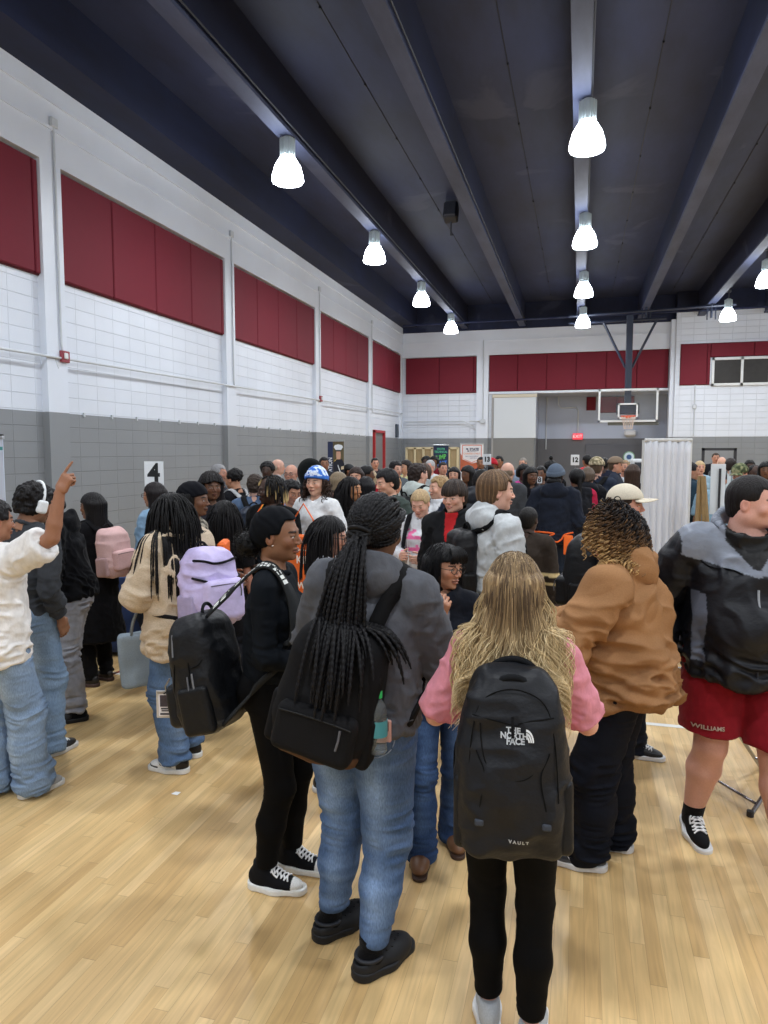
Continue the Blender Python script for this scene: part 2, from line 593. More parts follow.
# roof beams run the length of the gym
bx = [(-4.26, 0), (-2.14, 0), (-0.08, 0), (1.94, 0), (3.86, 0), (5.9, 0), (8.0, 0)]
for i, (x, _) in enumerate(bx):
    o = thing('roof_beam', ['dark roof beam nearest the left wall, carrying the left row of lamps',
                            'dark roof beam left of the middle one, with a small black loudspeaker hung from it',
                            'dark roof beam straight ahead, carrying the middle row of lamps',
                            'dark roof beam just right of the middle row of lamps',
                            'dark roof beam over the right side, carrying the right row of lamps',
                            'dark roof beam beyond the right row of lamps',
                            'dark roof beam farthest to the right'][i], 'beam', (x, 0, 6.5), 'dark roof beams along the gym')
    o['kind'] = 'structure'
    MB().box((-0.09, YF, 0.012), (0.09, YB + .1, ZD - 6.5)).build('web', m_beam, o)
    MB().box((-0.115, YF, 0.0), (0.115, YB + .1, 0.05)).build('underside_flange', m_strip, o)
    if i in (0, 1, 2):
        MB().tube([(0.13, YF, 0.10), (0.13, YB, 0.10)], 0.013, 6).build('conduit', plain('conduit_dark', (60, 64, 76), 0.6), o)
o = MB().box((XL, YF, 6.62), (-6.1, YB, ZD)).build('trim_5', m_beam); struct(o)
o = MB().box((XL, YB - .02, 6.42), (3.1, YB + .5, ZD)).build('trim_6', m_beam); struct(o)
o = MB().box((3.1, YB - .4, 6.66), (XR, YB + .5, ZD)).build('trim_7', m_beam); struct(o)
# deck seams with small clips
for i, x in enumerate((-3.2, -1.1, 0.95, 2.9)):
    mb = MB().tube([(x, YF, ZD - .005), (x, YB, ZD - .005)], 0.007, 6)
    for y in np.arange(3, 26, 1.9):
        mb.box((x - .012, y - .02, ZD - .03), (x + .012, y + .02, ZD))
    struct(mb.build('trim_%d' % (8 + i), plain('seam_dark', (28, 30, 38), 0.6)))

# ---- left wall
pil = [(-6.8 + 4.87 * k + 0.0) for k in range(0, 1)]
PY = [8.02 + 4.87 * k for k in range(-4, 4)]         # pilaster centres 8.02, 12.89, 17.76, 22.63
wl = MB()
wl.box((XL - .3, YF, 0), (XL - .1, YB + .3, ZW))
o = struct(wl.build('wall_left', m_wl))
mb = MB()
for y in PY:
    if y > YF: mb.box((XL - .12, y - .19, 0), (XL, y + .19, 5.6))
mb.box((XL - .12, YF, 5.6), (XL, YB, ZW))
mb.box((XL - .01, YF, 6.02), (XL + .02, YB, 6.06))
mb.box((XL - .01, YF, 6.36), (XL + .03, YB, 6.40))
mb.box((XL - .12, YB - .25, 0), (XL, YB, 5.6))
struct(mb.build('wall_left_pilasters', m_sm))
m_red = plain('red_wall_pad', (112, 6, 34), 0.75, bump=0.08, bscale=9, var=0.12)
m_redd = plain('red_pad_edge', (92, 12, 28), 0.7)
def pad_run(a, b, z0, z1, place, label, n=4, sliver=True, group='red acoustic wall panels'):
    """a run of padded panels between two pilasters"""
    o = thing('wall_panel_row', label, 'wall panels', place(a, z0, 0), group)
    L = b - a
    org = np.array(place(a, z0, 0))
    def bx_(u0, u1, w0, w1, d0, d1, bev):
        p = [np.array(place(u, w, d)) - org for u in (u0, u1) for w in (w0, w1) for d in (d0, d1)]
        p = np.array(p)
        return MB().box(p.min(0), p.max(0), bev)
    bx_(a, b, z0, z1, 0.0, 0.03, 0).build('backing', m_redd, o)
    sl = 0.10 if sliver else 0.0
    w = (L - sl) / n
    for k in range(n):
        bx_(a + k * w + .008, a + (k + 1) * w - .008, z0 + .015, z1 - .015, 0.02, 0.07, .015).build('panel', m_red, o)
    if sliver:
        bx_(b - sl + .008, b - .008, z0 + .015, z1 - .015, 0.02, 0.07, .012).build('panel', m_red, o)
    return o
plw = lambda u, w, d: (XL - .10 + d, u, w)
lw = ['behind the viewpoint', 'beside the viewpoint', 'nearest, cut by the left edge of the photo', 'second from the left edge, the largest whole one',
      'third from the left edge', 'fourth from the left edge, above the far crowd', 'last one beside the far corner']
edges = [(PY[i] + .19, PY[i + 1] - .19) for i in range(len(PY) - 1)] + [(PY[-1] + .19, YB - .25)]
for i, (a, b) in enumerate(edges):
    if a < 2.5: continue
    nm = {3.34: 0}.get(round(a, 2))
    idx = int(round((a - 3.34) / 4.87))
    pad_run(a, b, 4.15, 5.58, plw, 'red padded panels on the left wall, ' + (['nearest, cut by the left edge', 'second from the left edge, the largest whole run', 'third from the left edge', 'fourth from the left edge', 'last before the far corner'][min(idx, 4)]), n=4)

# conduits and alarm box on the left wall
m_cond = plain('conduit_white', (198, 204, 210), 0.4)
o = MB().tube([(XL + .02, y, 3.12 + max(0, (y - 7)) * .013) for y in np.linspace(YF + .1, YB - .1, 20)], 0.017, 8).build('wall_conduit', m_cond)
tag(o, 'long horizontal white conduit pipe running along the left wall below the red panels', 'pipe')
for i, y in enumerate((8.02, 12.89, 17.76, 22.63)):
    mb = MB().tube([(XL + .02, y + .06, 6.1), (XL + .02, y + .06, 3.32), (XL + .02, y + .08, 3.2)], 0.014, 8)
    mb.box((XL, y + .0, 6.06), (XL + .05, y + .12, 6.18), .01)
    o = mb.build('wall_conduit', m_cond)
    tag(o, 'vertical white conduit on the ' + ['nearest', 'second', 'third', 'farthest'][i] + ' left wall pilaster', 'pipe', 'vertical conduits on pilasters')
def alarm(loc, label, s=1.0):
    o = thing('fire_alarm', label, 'alarm', loc, 'fire alarm strobes on the left wall')
    MB().box((0, -.075 * s, -.075 * s), (.05, .075 * s, .075 * s), .008).build('housing', plain('alarm_red', (150, 60, 70), 0.45), o)
    MB().box((.05, -.05 * s, -.035 * s), (.075, .02 * s, .045 * s), .01).build('strobe_lens', plain('alarm_lens', (225, 228, 230), 0.2), o)
    MB().tube([(-.03, -.06, -.08), (.0, -.1, -.16), (.0, -.16, -.03)], .006, 6).build('wire', m_cond, o)
alarm((XL, 8.13, 3.16), 'small red fire alarm box with white lens on the nearest pilaster of the left wall')
alarm((XL, 17.86, 3.3), 'small red fire alarm box on the third pilaster of the left wall')
# small brackets at the paint line
for i in range(24):
    y = 8.6 + i * .62
    if abs(((y - 8.02) % 4.87)) < .3: continue
    o = MB().box((XL - .10, y, GZ - .03), (XL - .07, y + .03, GZ + .03), .004).build('wall_clip', m_cond)
    tag(o, 'tiny white clip on the left wall where the grey paint meets the white', 'clip', 'small white clips along the paint line')

# ---- back wall
bw = MB()
bw.box((XL - .3, YB + .1, 0), (-1.6, YB + .3, 6.45))
bw.box((-1.6, YB + .1, 4.06), (3.1, YB + .3, 6.45))
struct(bw.build('wall_back', m_wb))
bw = MB()
bw.box((XL, YB, 5.5), (3.1, YB + .12, 6.45))
bw.box((XL, YB - .02, 6.02), (3.1, YB + .05, 6.06))
bw.box((-3.8, YB, 0), (-3.36, YB + .12, 5.5))
bw.box((-3.36, YB + .02, 4.06), (3.1, YB + .12, 4.14))
bw.box((2.95, YB - .3, 0), (3.2, YB + .12, 6.45))
struct(bw.build('wall_back_pilasters', m_sm))
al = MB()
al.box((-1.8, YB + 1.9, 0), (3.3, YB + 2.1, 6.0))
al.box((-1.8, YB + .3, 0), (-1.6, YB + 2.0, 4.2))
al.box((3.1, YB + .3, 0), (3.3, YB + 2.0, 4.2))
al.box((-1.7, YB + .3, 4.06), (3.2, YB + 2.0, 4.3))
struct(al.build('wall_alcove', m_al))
br = MB()
br.box((3.1, YB - .4, 0), (XR, YB - .2, 6.66))
struct(br.build('wall_back_right', m_wb))
pbw = lambda u, w, d: (u, YB + .10 - d, w)
pad_run(-6.55, -3.82, 4.12, 5.48, pbw, 'run of dark red padded panels at the left end of the back wall', n=2)
pad_run(-3.34, 2.93, 4.14, 5.5, pbw, 'long run of dark red padded panels over the alcove on the back wall', n=6, sliver=False)
pbr = lambda u, w, d: (u, YB - .40 - d, w)
pad_run(3.25, 4.2, 4.18, 5.58, pbr, 'short run of dark red padded panels left of the window on the back wall', n=1)
pad_run(4.2, XR - .1, 5.1, 5.58, pbr, 'low strip of dark red padded panels over the window on the back wall', n=5, sliver=False)
pad_run(.2, .55, 3.5, 4.02, lambda u, w, d: (u, YB + 1.9 - d, w), 'small dark red pad inside the alcove left of the backboard', n=1, sliver=False)
pad_run(.68, 1.95, 3.4, 4.02, lambda u, w, d: (u, YB + 1.9 - d, w), 'dark red pad inside the alcove seen through the backboard', n=2, sliver=False)
# high window in the right part
wf = MB()
yw = YB - .42
for (x0, x1, z0, z1) in [(4.25, 9.4, 5.0, 5.08), (4.25, 9.4, 4.14, 4.22), (4.25, 4.33, 4.14, 5.08)] + [(4.33 + .85 * k - .03, 4.33 + .85 * k + .05, 4.14, 5.08) for k in range(1, 7)]:
    wf.box((x0, yw - .05, z0), (x1, yw + .05, z1))
o = struct(wf.build('window_1', plain('window_frame', (220, 224, 226), 0.4)))
g = MB().box((4.33, yw - .005, 4.2), (9.4, yw + .01, 5.02)).build('glass', plain('window_dark_glass', (66, 65, 64), 0.35, spec=.2, var=.4, bscale=6), o)
# white roll-down panel left of the alcove
o = thing('roll_down_door', 'large white roll-down shutter panel in the back wall left of the alcove', 'shutter', (-2.4, YB, 2.42))
MB().box((-.74, -.02, 0), (.8, .03, 1.5)).build('panel', plain('shutter_white', (205, 212, 218), 0.45), o)
MB().box((-.8, -.05, 1.5), (.84, .05, 1.62), .01).build('housing', plain('shutter_cream', (205, 198, 180), 0.5), o)
MB().box((-.82, -.04, -2.42), (-.75, .05, 1.6)).build('side_track', plain('shutter_track', (150, 150, 150), 0.5), o)
o = MB().box((-3.15, YB - .02, 0), (-1.65, YB + .1, 2.41)).build('trim_20', plain('grey_paint', (120, 121, 120), 0.5)); struct(o)
# conduit in the alcove and exit sign
o = MB().tube([(-.85, YB + 1.86, 4.05), (-.85, YB + 1.86, 3.72), (-.75, YB + 1.86, 3.62), (-.2, YB + 1.86, 3.62), (-.1, YB + 1.86, 3.52), (-.1, YB + 1.86, 2.6)], .03, 8).build('wall_conduit', m_cond)
tag(o, 'white conduit bending down to the exit sign in the alcove', 'pipe')
o = MB().tube([(-1.3, YB + 1.86, 4.05), (-1.3, YB + 1.86, 2.0)], .022, 8).build('wall_conduit', m_cond)
tag(o, 'straight vertical conduit at the left side of the alcove', 'pipe')
o = thing('exit_sign', 'small lit red exit sign high in the dark alcove of the back wall', 'exit sign', (-.1, YB + 1.8, 2.5))
MB().box((-.19, -.03, -.12), (.19, .05, .12), .01).build('housing', plain('exit_face', (225, 70, 85), 0.4, emit=(235, 60, 75), es=0.7), o)
text_mesh('EXIT', .17, frameM((0, -.034, 0), (1, 0, 0), (0, 0, 1)), 'lettering', plain('exit_letters', (255, 190, 190), 0.4, emit=(255, 200, 200), es=1.0), o)
o = MB().box((1.6, YB + 1.7, 2.5), (2.05, YB + 1.895, 2.75), .06).build('emergency_light', plain('emlight', (214, 216, 220), 0.4))
tag(o, 'white emergency light unit in the alcove under the backboard', 'light')
# dark doors of the alcove
o = MB().box((.2, YB + 1.84, 0), (2.6, YB + 1.9, 2.2), .01).build('door_1', plain('door_dark', (92, 94, 102), 0.5)); struct(o)
# left back wall conduit
o = MB().tube([(-6.6, YB - .03, 3.06), (-4.3, YB - .03, 3.06), (-3.85, YB - .03, 2.86)], .018, 8).build('wall_conduit', m_cond)
tag(o, 'horizontal conduit on the left end of the back wall', 'pipe')
o = thing('wall_junction_box', 'round white junction box on the back wall pilaster with a conduit rising from it', 'junction box', (-3.55, YB - .02, 3.06))  # conduit junction box, not a power outlet
MB().tube([(0, 0, 0), (0, -.08, 0)], .09, 14).build('box', m_cond, o)
MB().tube([(0, -.02, .08), (0, -.02, 3.0)], .018, 8).build('riser', m_cond, o)
MB().tube([(-.08, -.02, 0), (-.5, -.02, 0)], .018, 8).build('side_pipe', m_cond, o)
o = thing('wall_junction_box', 'small white junction box and riser on the right part of the back wall', 'junction box', (3.75, YB - .42, 3.45))  # second junction box for conduit, no outlet in it
MB().box((-.06, -.06, -.07), (.06, .0, .07), .01).build('box', m_cond, o)
MB().tube([(0, -.02, -1.0), (0, -.02, .8)], .018, 8).build('riser', m_cond, o)
# other walls (outside the view, they close the room)
struct(MB().box((XR, YF, 0), (XR + .2, YB + .3, ZD)).build('wall_right', m_wl))
struct(MB().box((XL - .3, YF - .2, 0), (XR, YF, ZD)).build('wall_front', m_wb))

# ---- high bay lamps
m_glow = plain('lamp_glow', (255, 255, 255), 0.3, emit=(236, 244, 255), es=26)
m_fin = plain('lamp_fins', (190, 200, 202), 0.35, metal=0.2)
def make_lamp():
    o = thing('high_bay_lamp', 'x', 'lamp', (0, 0, 0), 'high bay lamps')
    prof = [(.0, .0), (.225, .0), (.235, .03), (.225, .10), (.19, .22), (.13, .32), (.10, .35), (.0, .35)]
    MB().lathe((0, 0, 0), prof, 28).build('glass_shade', m_glow, o, smooth=True)
    fin = MB().lathe((0, 0, .35), [(0, 0), (.085, 0), (.085, .27), (.05, .30), (0, .30)], 20)
    for k in range(16):
        w = 2 * math.pi * k / 16
        c, s = math.cos(w), math.sin(w)
        m = MB().box((.08, -.006, .36), (.115, .006, .61))
        m.xf(Matrix.Rotation(w, 4, 'Z'))
        fin.add(m.v, m.f)
    fin.build('ballast_housing', m_fin, o)
    MB().tube([(0, 0, .64), (0, 0, .9)], .02, 8).box((-.06, -.06, .84), (.06, .06, .9)).build('hanger', plain('hanger', (70, 74, 84), 0.5), o)
    l = bpy.data.lights.new('lamp_light', 'AREA')
    l.shape = 'DISK'; l.size = .42; l.energy = LAMP_W; l.color = (0.93, 0.965, 1.0); l.spread = math.radians(168)
    lo = bpy.data.objects.new('lamp_light', l); COL.objects.link(lo); lo.parent = o; lo.location = (0, 0, -.02)
    return o
LAMP_W = 87
proto = make_lamp()
first = True
rows = [(-4.24, 'left row'), (0.0, 'middle row'), (4.22, 'right row'), (8.4, 'far right row')]
ordn = {3: 'nearest lamp in the photo', 4: 'second lamp in the photo', 5: 'third lamp in the photo', 6: 'last lamp before the back wall'}
for (x, rn) in rows:
    for k in range(7):
        y = -3.7 + 4.6 * k - (.25 if k == 2 else 0)
        if first:
            o = proto; first = False
        else:
            o = copy_tree(proto)
        o.location = (x, y, 5.86)
        o['label'] = 'white bell-shaped high bay lamp, %s, %s' % (rn, ordn.get(k, 'overhead before the viewpoint number %s' % ['one', 'two', 'three'][min(k, 2)]))
        if k < 3: o['label'] = 'high bay lamp above the photo, %s, %s' % (rn, ['behind', 'over', 'just ahead of'][k] + ' the viewpoint')

# black loudspeaker under the second beam
p = pix(451, 212, 15.5)
o = thing('ceiling_loudspeaker', 'small black loudspeaker box hanging from a dark roof beam', 'loudspeaker', (p[0], p[1], p[2]))
MB().box((-.15, -.12, -.2), (.15, .14, .2), .03).xf(Matrix.Rotation(math.radians(-20), 4, 'X')).build('cabinet', plain('speaker_black', (30, 33, 42), 0.6), o)
MB().box((-.12, -.15, -.17), (.12, -.11, .17), .01).xf(Matrix.Rotation(math.radians(-20), 4, 'X')).build('grille', plain('speaker_grille', (58, 62, 72), 0.7, bump=.5, bscale=300), o)
MB().tube([(0, 0, .15), (0, .0, 6.6 - p[2])], .02, 8).build('bracket', plain('hanger', (70, 74, 84), 0.5), o)

# ---- pipe crossing under the beams
struct(MB().tube([(-6.2, 25.2, 6.40), (XR - .2, 25.2, 6.46)], .035, 8).build('trim_30', m_beam))
# ---- basketball backstop
HY = 24.3
o = thing('basketball_backstop', 'ceiling-hung glass basketball backboard with orange rim and black support mast', 'basketball hoop', (1.45, HY, 2.86))
m_blk = plain('mast_dark', (34, 42, 60), 0.45)
fr = MB()
for (x0, x1, z0, z1) in [(-.91, .91, 0, .06), (-.91, .91, 1.0, 1.06), (-.91, -.85, 0, 1.06), (.85, .91, 0, 1.06)]:
    fr.box((x0, -.03, z0), (x1, .04, z1))
fr.build('backboard_frame', plain('board_frame', (226, 232, 236), 0.4), o)
gm, t_, b_ = nt('backboard_glass')
b_.inputs['Base Color'].default_value = (.82, .88, .93, 1); b_.inputs['Transmission Weight'].default_value = .9
b_.inputs['Roughness'].default_value = .02; b_.inputs['IOR'].default_value = 1.05; b_.inputs['Alpha'].default_value = .35
MB().box((-.85, -.005, .06), (.85, .015, 1.0)).build('backboard_glass', gm, o)
sq = MB()
for (x0, x1, z0, z1) in [(-.305, .305, .10, .15), (-.305, .305, .55, .60), (-.305, -.255, .10, .60), (.255, .305, .10, .60)]:
    sq.box((x0, -.035, z0), (x1, -.006, z1))
sq.build('target_square', plain('board_white', (240, 244, 246), 0.4), o)
rim = MB().tube([(.229 * math.cos(w), -.40 + .229 * math.sin(w), .17) for w in np.linspace(0, 2 * math.pi, 30)], .012, 8, caps=False)
rim.box((-.07, -.18, .12), (.07, -.03, .2))
rim.box((-.22, -.19, .15), (.22, -.17, .19))
rm = rim.build('rim', plain('rim_orange', (226, 92, 52), 0.4), o)
net = MB()
for k in range(12):
    for s in (1, -1):
        net.tube([((.225 - .1 * (j / 5) ** .6) * math.cos(2 * math.pi * k / 12 + s * .35 * j / 2.5), -.40 + (.225 - .1 * (j / 5) ** .6) * math.sin(2 * math.pi * k / 12 + s * .35 * j / 2.5), .16 - .08 * j) for j in range(6)], .006, 4)
net.build('net', plain('net_white', (220, 205, 195), 0.8), rm)
MB().box((-.60, .05, -.10), (.95, .12, .0), .01).build('bottom_padding', plain('pad_grey', (96, 100, 98), 0.6), o)
ms = MB().box((-.1, .1, .4), (.1, .28, 3.4), .01)
ms.build('mast', m_blk, o)
MB().tube([(-.8, .2, 3.2), (-.1, .2, 1.75)], .04, 8).tube([(.8, .2, 3.2), (.1, .2, 1.75)], .04, 8).build('diagonal_brace', m_blk, o)
MB().box((-.35, .05, .25), (.35, .2, .6), .02).build('board_bracket', m_blk, o)
MB().tube([(-1.9, .2, 3.22), (1.1, .2, 3.25)], .045, 8).tube([(-1.9, .2, 3.45), (3.1, .2, 3.58)], .045, 8).build('crossbar', m_blk, o)
hg = MB()
for x in (-1.53, .49, 2.4):
    hg = MB().tube([(x, .2, 3.2), (x, .2, 3.75)], .035, 8)
    for dx in (-.12, .12):
        hg.tube([(x + dx, .2, 3.15), (x + dx, .2, 3.6)], .02, 8)
    hg.build('hanger', m_blk, o)
# ================================================================== FIGURES
def V3(*a): return np.array(a, F32)

def nrm(v, ax=-1):
    return v / (np.linalg.norm(v, axis=ax, keepdims=True) + 1e-9)

def smin(a, b, k):
    h = np.clip(.5 + .5 * (b - a) / k, 0, 1)
    return b * (1 - h) + a * h - k * h * (1 - h)

def smax(a, b, k): return -smin(-a, -b, k)

def cone(P, a, b, ra, rb, sy=1.0):
    a = np.asarray(a, F32); b = np.asarray(b, F32)
    if sy != 1.0:
        P = P * V3(1, sy, 1); a = a * V3(1, sy, 1); b = b * V3(1, sy, 1)
    ba = b - a
    q = P - a
    t = np.clip(q @ ba / max(float(ba @ ba), 1e-9), 0, 1)
    return np.sqrt(((q - t[:, None] * ba) ** 2).sum(1)) - (ra + (rb - ra) * t)

def ell(P, c, r):
    q = P - np.asarray(c, F32)
    r = np.asarray(r, F32)
    k0 = np.sqrt(((q / r) ** 2).sum(1))
    k1 = np.sqrt(((q / (r * r)) ** 2).sum(1)) + 1e-9
    return k0 * (k0 - 1) / k1

def rbox(P, c, h, r):
    q = np.abs(P - np.asarray(c, F32)) - (np.asarray(h, F32) - r)
    return np.sqrt((np.maximum(q, 0) ** 2).sum(1)) + np.minimum(q.max(1), 0) - r

def _hash(ix, iy, iz):
    h = (ix.astype(np.int64) * 374761393 + iy.astype(np.int64) * 668265263 + iz.astype(np.int64) * 2147483647) & 0xffffffff
    h = ((h ^ (h >> 13)) * 1274126177) & 0xffffffff
    return ((h ^ (h >> 16)) & 0xffff).astype(F32) / 32767.5 - 1

def vn(P):
    i = np.floor(P).astype(np.int64)
    f = (P - i).astype(F32)
    f = f * f * (3 - 2 * f)
    r = 0
    for a in (0, 1):
        wa = f[:, 0] if a else 1 - f[:, 0]
        for b in (0, 1):
            wb = f[:, 1] if b else 1 - f[:, 1]
            for c in (0, 1):
                wc = f[:, 2] if c else 1 - f[:, 2]
                r = r + wa * wb * wc * _hash(i[:, 0] + a, i[:, 1] + b, i[:, 2] + c)
    return r

def surf(fn, lo, hi, h, C=4):
    """surface of a distance field, evaluated finely only near the surface"""
    lo = np.asarray(lo, F32); hi = np.asarray(hi, F32)
    n = np.maximum(np.ceil((hi - lo) / (h * C)).astype(int), 1)
    cx = [lo[i] + (np.arange(n[i]) + .5) * h * C for i in range(3)]
    G = np.stack(np.meshgrid(*cx, indexing='ij'), -1).reshape(-1, 3).astype(F32)
    dc = fn(G)
    near = (np.abs(dc) < h * C * 1.7).reshape(n)
    N = n * C
    F = np.repeat(np.repeat(np.repeat(dc.reshape(n), C, 0), C, 1), C, 2).astype(F32)
    bi = np.argwhere(near)
    if len(bi) == 0:
        return np.zeros((0, 3), F32), np.zeros((0, 4), int)
    off = np.stack(np.meshgrid(*[np.arange(C)] * 3, indexing='ij'), -1).reshape(-1, 3)
    ids = (bi[:, None, :] * C + off[None]).reshape(-1, 3)
    res = np.empty(len(ids), F32)
    step = 400000
    for s in range(0, len(ids), step):
        q = ids[s:s + step]
        res[s:s + step] = fn((lo + (q + .5) * h).astype(F32))
    F[ids[:, 0], ids[:, 1], ids[:, 2]] = res
    F[0] = np.maximum(F[0], 1e-4); F[-1] = np.maximum(F[-1], 1e-4)
    F[:, 0] = np.maximum(F[:, 0], 1e-4); F[:, -1] = np.maximum(F[:, -1], 1e-4)
    F[:, :, 0] = np.maximum(F[:, :, 0], 1e-4); F[:, :, -1] = np.maximum(F[:, :, -1], 1e-4)
    S = F < 0
    cnt = np.zeros(np.array(S.shape) - 1, np.int8)
    for a in (0, 1):
        for b in (0, 1):
            for c in (0, 1):
                cnt += S[a:S.shape[0] - 1 + a, b:S.shape[1] - 1 + b, c:S.shape[2] - 1 + c]
    act = (cnt > 0) & (cnt < 8)
    cells = np.argwhere(act)
    idx = np.full(act.shape, -1, np.int64)
    idx[act] = np.arange(len(cells))
    pos = np.zeros((len(cells), 3), F32)
    num = np.zeros(len(cells), F32)
    for ax in range(3):
        o1, o2 = [(1, 2), (0, 2), (0, 1)][ax]
        for a in (0, 1):
            for b in (0, 1):
                p0 = cells.copy(); p0[:, o1] += a; p0[:, o2] += b
                p1 = p0.copy(); p1[:, ax] += 1
                f0 = F[p0[:, 0], p0[:, 1], p0[:, 2]]; f1 = F[p1[:, 0], p1[:, 1], p1[:, 2]]
                m = (f0 < 0) != (f1 < 0)
                t = f0[m] / (f0[m] - f1[m])
                q = p0[m].astype(F32); q[:, ax] += t
                pos[m] += q; num[m] += 1
    V = lo + (pos / num[:, None] + .5) * h
    faces = []
    for ax in range(3):
        o1, o2 = [(1, 2), (2, 0), (0, 1)][ax]
        sl0 = [slice(None)] * 3; sl1 = [slice(None)] * 3
        sl0[ax] = slice(0, -1); sl1[ax] = slice(1, None)
        e = S[tuple(sl0)] != S[tuple(sl1)]
        E_ = np.argwhere(e)
        ok = (E_[:, o1] > 0) & (E_[:, o2] > 0) & (E_[:, o1] < S.shape[o1] - 1) & (E_[:, o2] < S.shape[o2] - 1)
        E_ = E_[ok]
        ins = S[E_[:, 0], E_[:, 1], E_[:, 2]]
        q = []
        for (a, b) in ((-1, -1), (0, -1), (0, 0), (-1, 0)):
            c = E_.copy(); c[:, o1] += a; c[:, o2] += b
            q.append(idx[c[:, 0], c[:, 1], c[:, 2]])
        q = np.stack(q, 1)
        q[~ins] = q[~ins][:, ::-1]
        faces.append(q)
    Q = np.concatenate(faces)
    Q = Q[(Q >= 0).all(1)]
    return V.astype(F32), Q

def vnormals(V, Q):
    n = np.cross(V[Q[:, 2]] - V[Q[:, 0]], V[Q[:, 3]] - V[Q[:, 1]])
    N = np.zeros_like(V)
    for k in range(4): np.add.at(N, Q[:, k], n)
    return nrm(N)

def grad(fn, P, e=.004):
    g = np.stack([fn(P + V3(e, 0, 0)) - fn(P - V3(e, 0, 0)), fn(P + V3(0, e, 0)) - fn(P - V3(0, e, 0)), fn(P + V3(0, 0, e)) - fn(P - V3(0, 0, e))], 1)
    return nrm(g)

def tubes(paths, rad, sides=4, ref=None):
    """many soft strands as one mesh; paths (n, m, 3), rad (n, m)"""
    paths = np.asarray(paths, F32)
    n, m, _ = paths.shape
    T = np.empty_like(paths)
    T[:, 1:-1] = paths[:, 2:] - paths[:, :-2]; T[:, 0] = paths[:, 1] - paths[:, 0]; T[:, -1] = paths[:, -1] - paths[:, -2]
    T = nrm(T)
    A = np.empty_like(paths)
    r0 = V3(.31, .87, .37) if ref is None else ref
    a = nrm(np.cross(T[:, 0], r0))
    for i in range(m):
        a = nrm(a - (a * T[:, i]).sum(1, keepdims=True) * T[:, i])
        A[:, i] = a
    B = np.cross(T, A)
    w = np.arange(sides) * 2 * np.pi / sides
    rad = np.broadcast_to(np.asarray(rad, F32), (n, m))
    V = paths[:, :, None] + (A[:, :, None] * np.cos(w)[None, None, :, None] + B[:, :, None] * np.sin(w)[None, None, :, None]) * rad[:, :, None, None]
    base = (np.arange(n) * m * sides)[:, None, None]
    i = np.arange(m - 1)[None, :, None] * sides
    k = np.arange(sides)[None, None, :]
    k2 = (k + 1) % sides
    Q = np.stack([base + i + k, base + i + k2, base + i + sides + k2, base + i + sides + k], -1).reshape(-1, 4)
    return V.reshape(-1, 3), Q

def rotm(yaw=0, pitch=0, roll=0):
    """degrees: yaw to the figure's right, pitch chin down, roll to the right shoulder"""
    y, p, r = [math.radians(v) for v in (yaw, pitch, roll)]
    Rz = np.array([[math.cos(y), math.sin(y), 0], [-math.sin(y), math.cos(y), 0], [0, 0, 1]])
    Rx = np.array([[1, 0, 0], [0, math.cos(p), math.sin(p)], [0, -math.sin(p), math.cos(p)]])
    Ry = np.array([[math.cos(r), 0, math.sin(r)], [0, 1, 0], [-math.sin(r), 0, math.cos(r)]])
    return (Rz @ Rx @ Ry).astype(F32)

def ik(a, t, l1, l2, hint):
    a = np.asarray(a, F32); t = np.asarray(t, F32); hint = np.asarray(hint, F32)
    d = t - a
    L = float(np.linalg.norm(d))
    mx = l1 + l2
    if L > mx * .999:
        s = L / (mx * .999); l1 *= s; l2 *= s
    u = d / L
    x = (l1 * l1 - l2 * l2 + L * L) / (2 * L)
    hgt = math.sqrt(max(l1 * l1 - x * x, 0))
    h = hint - u * float(hint @ u)
    h = h / (np.linalg.norm(h) + 1e-9)
    return (a + u * x + h * hgt).astype(F32)

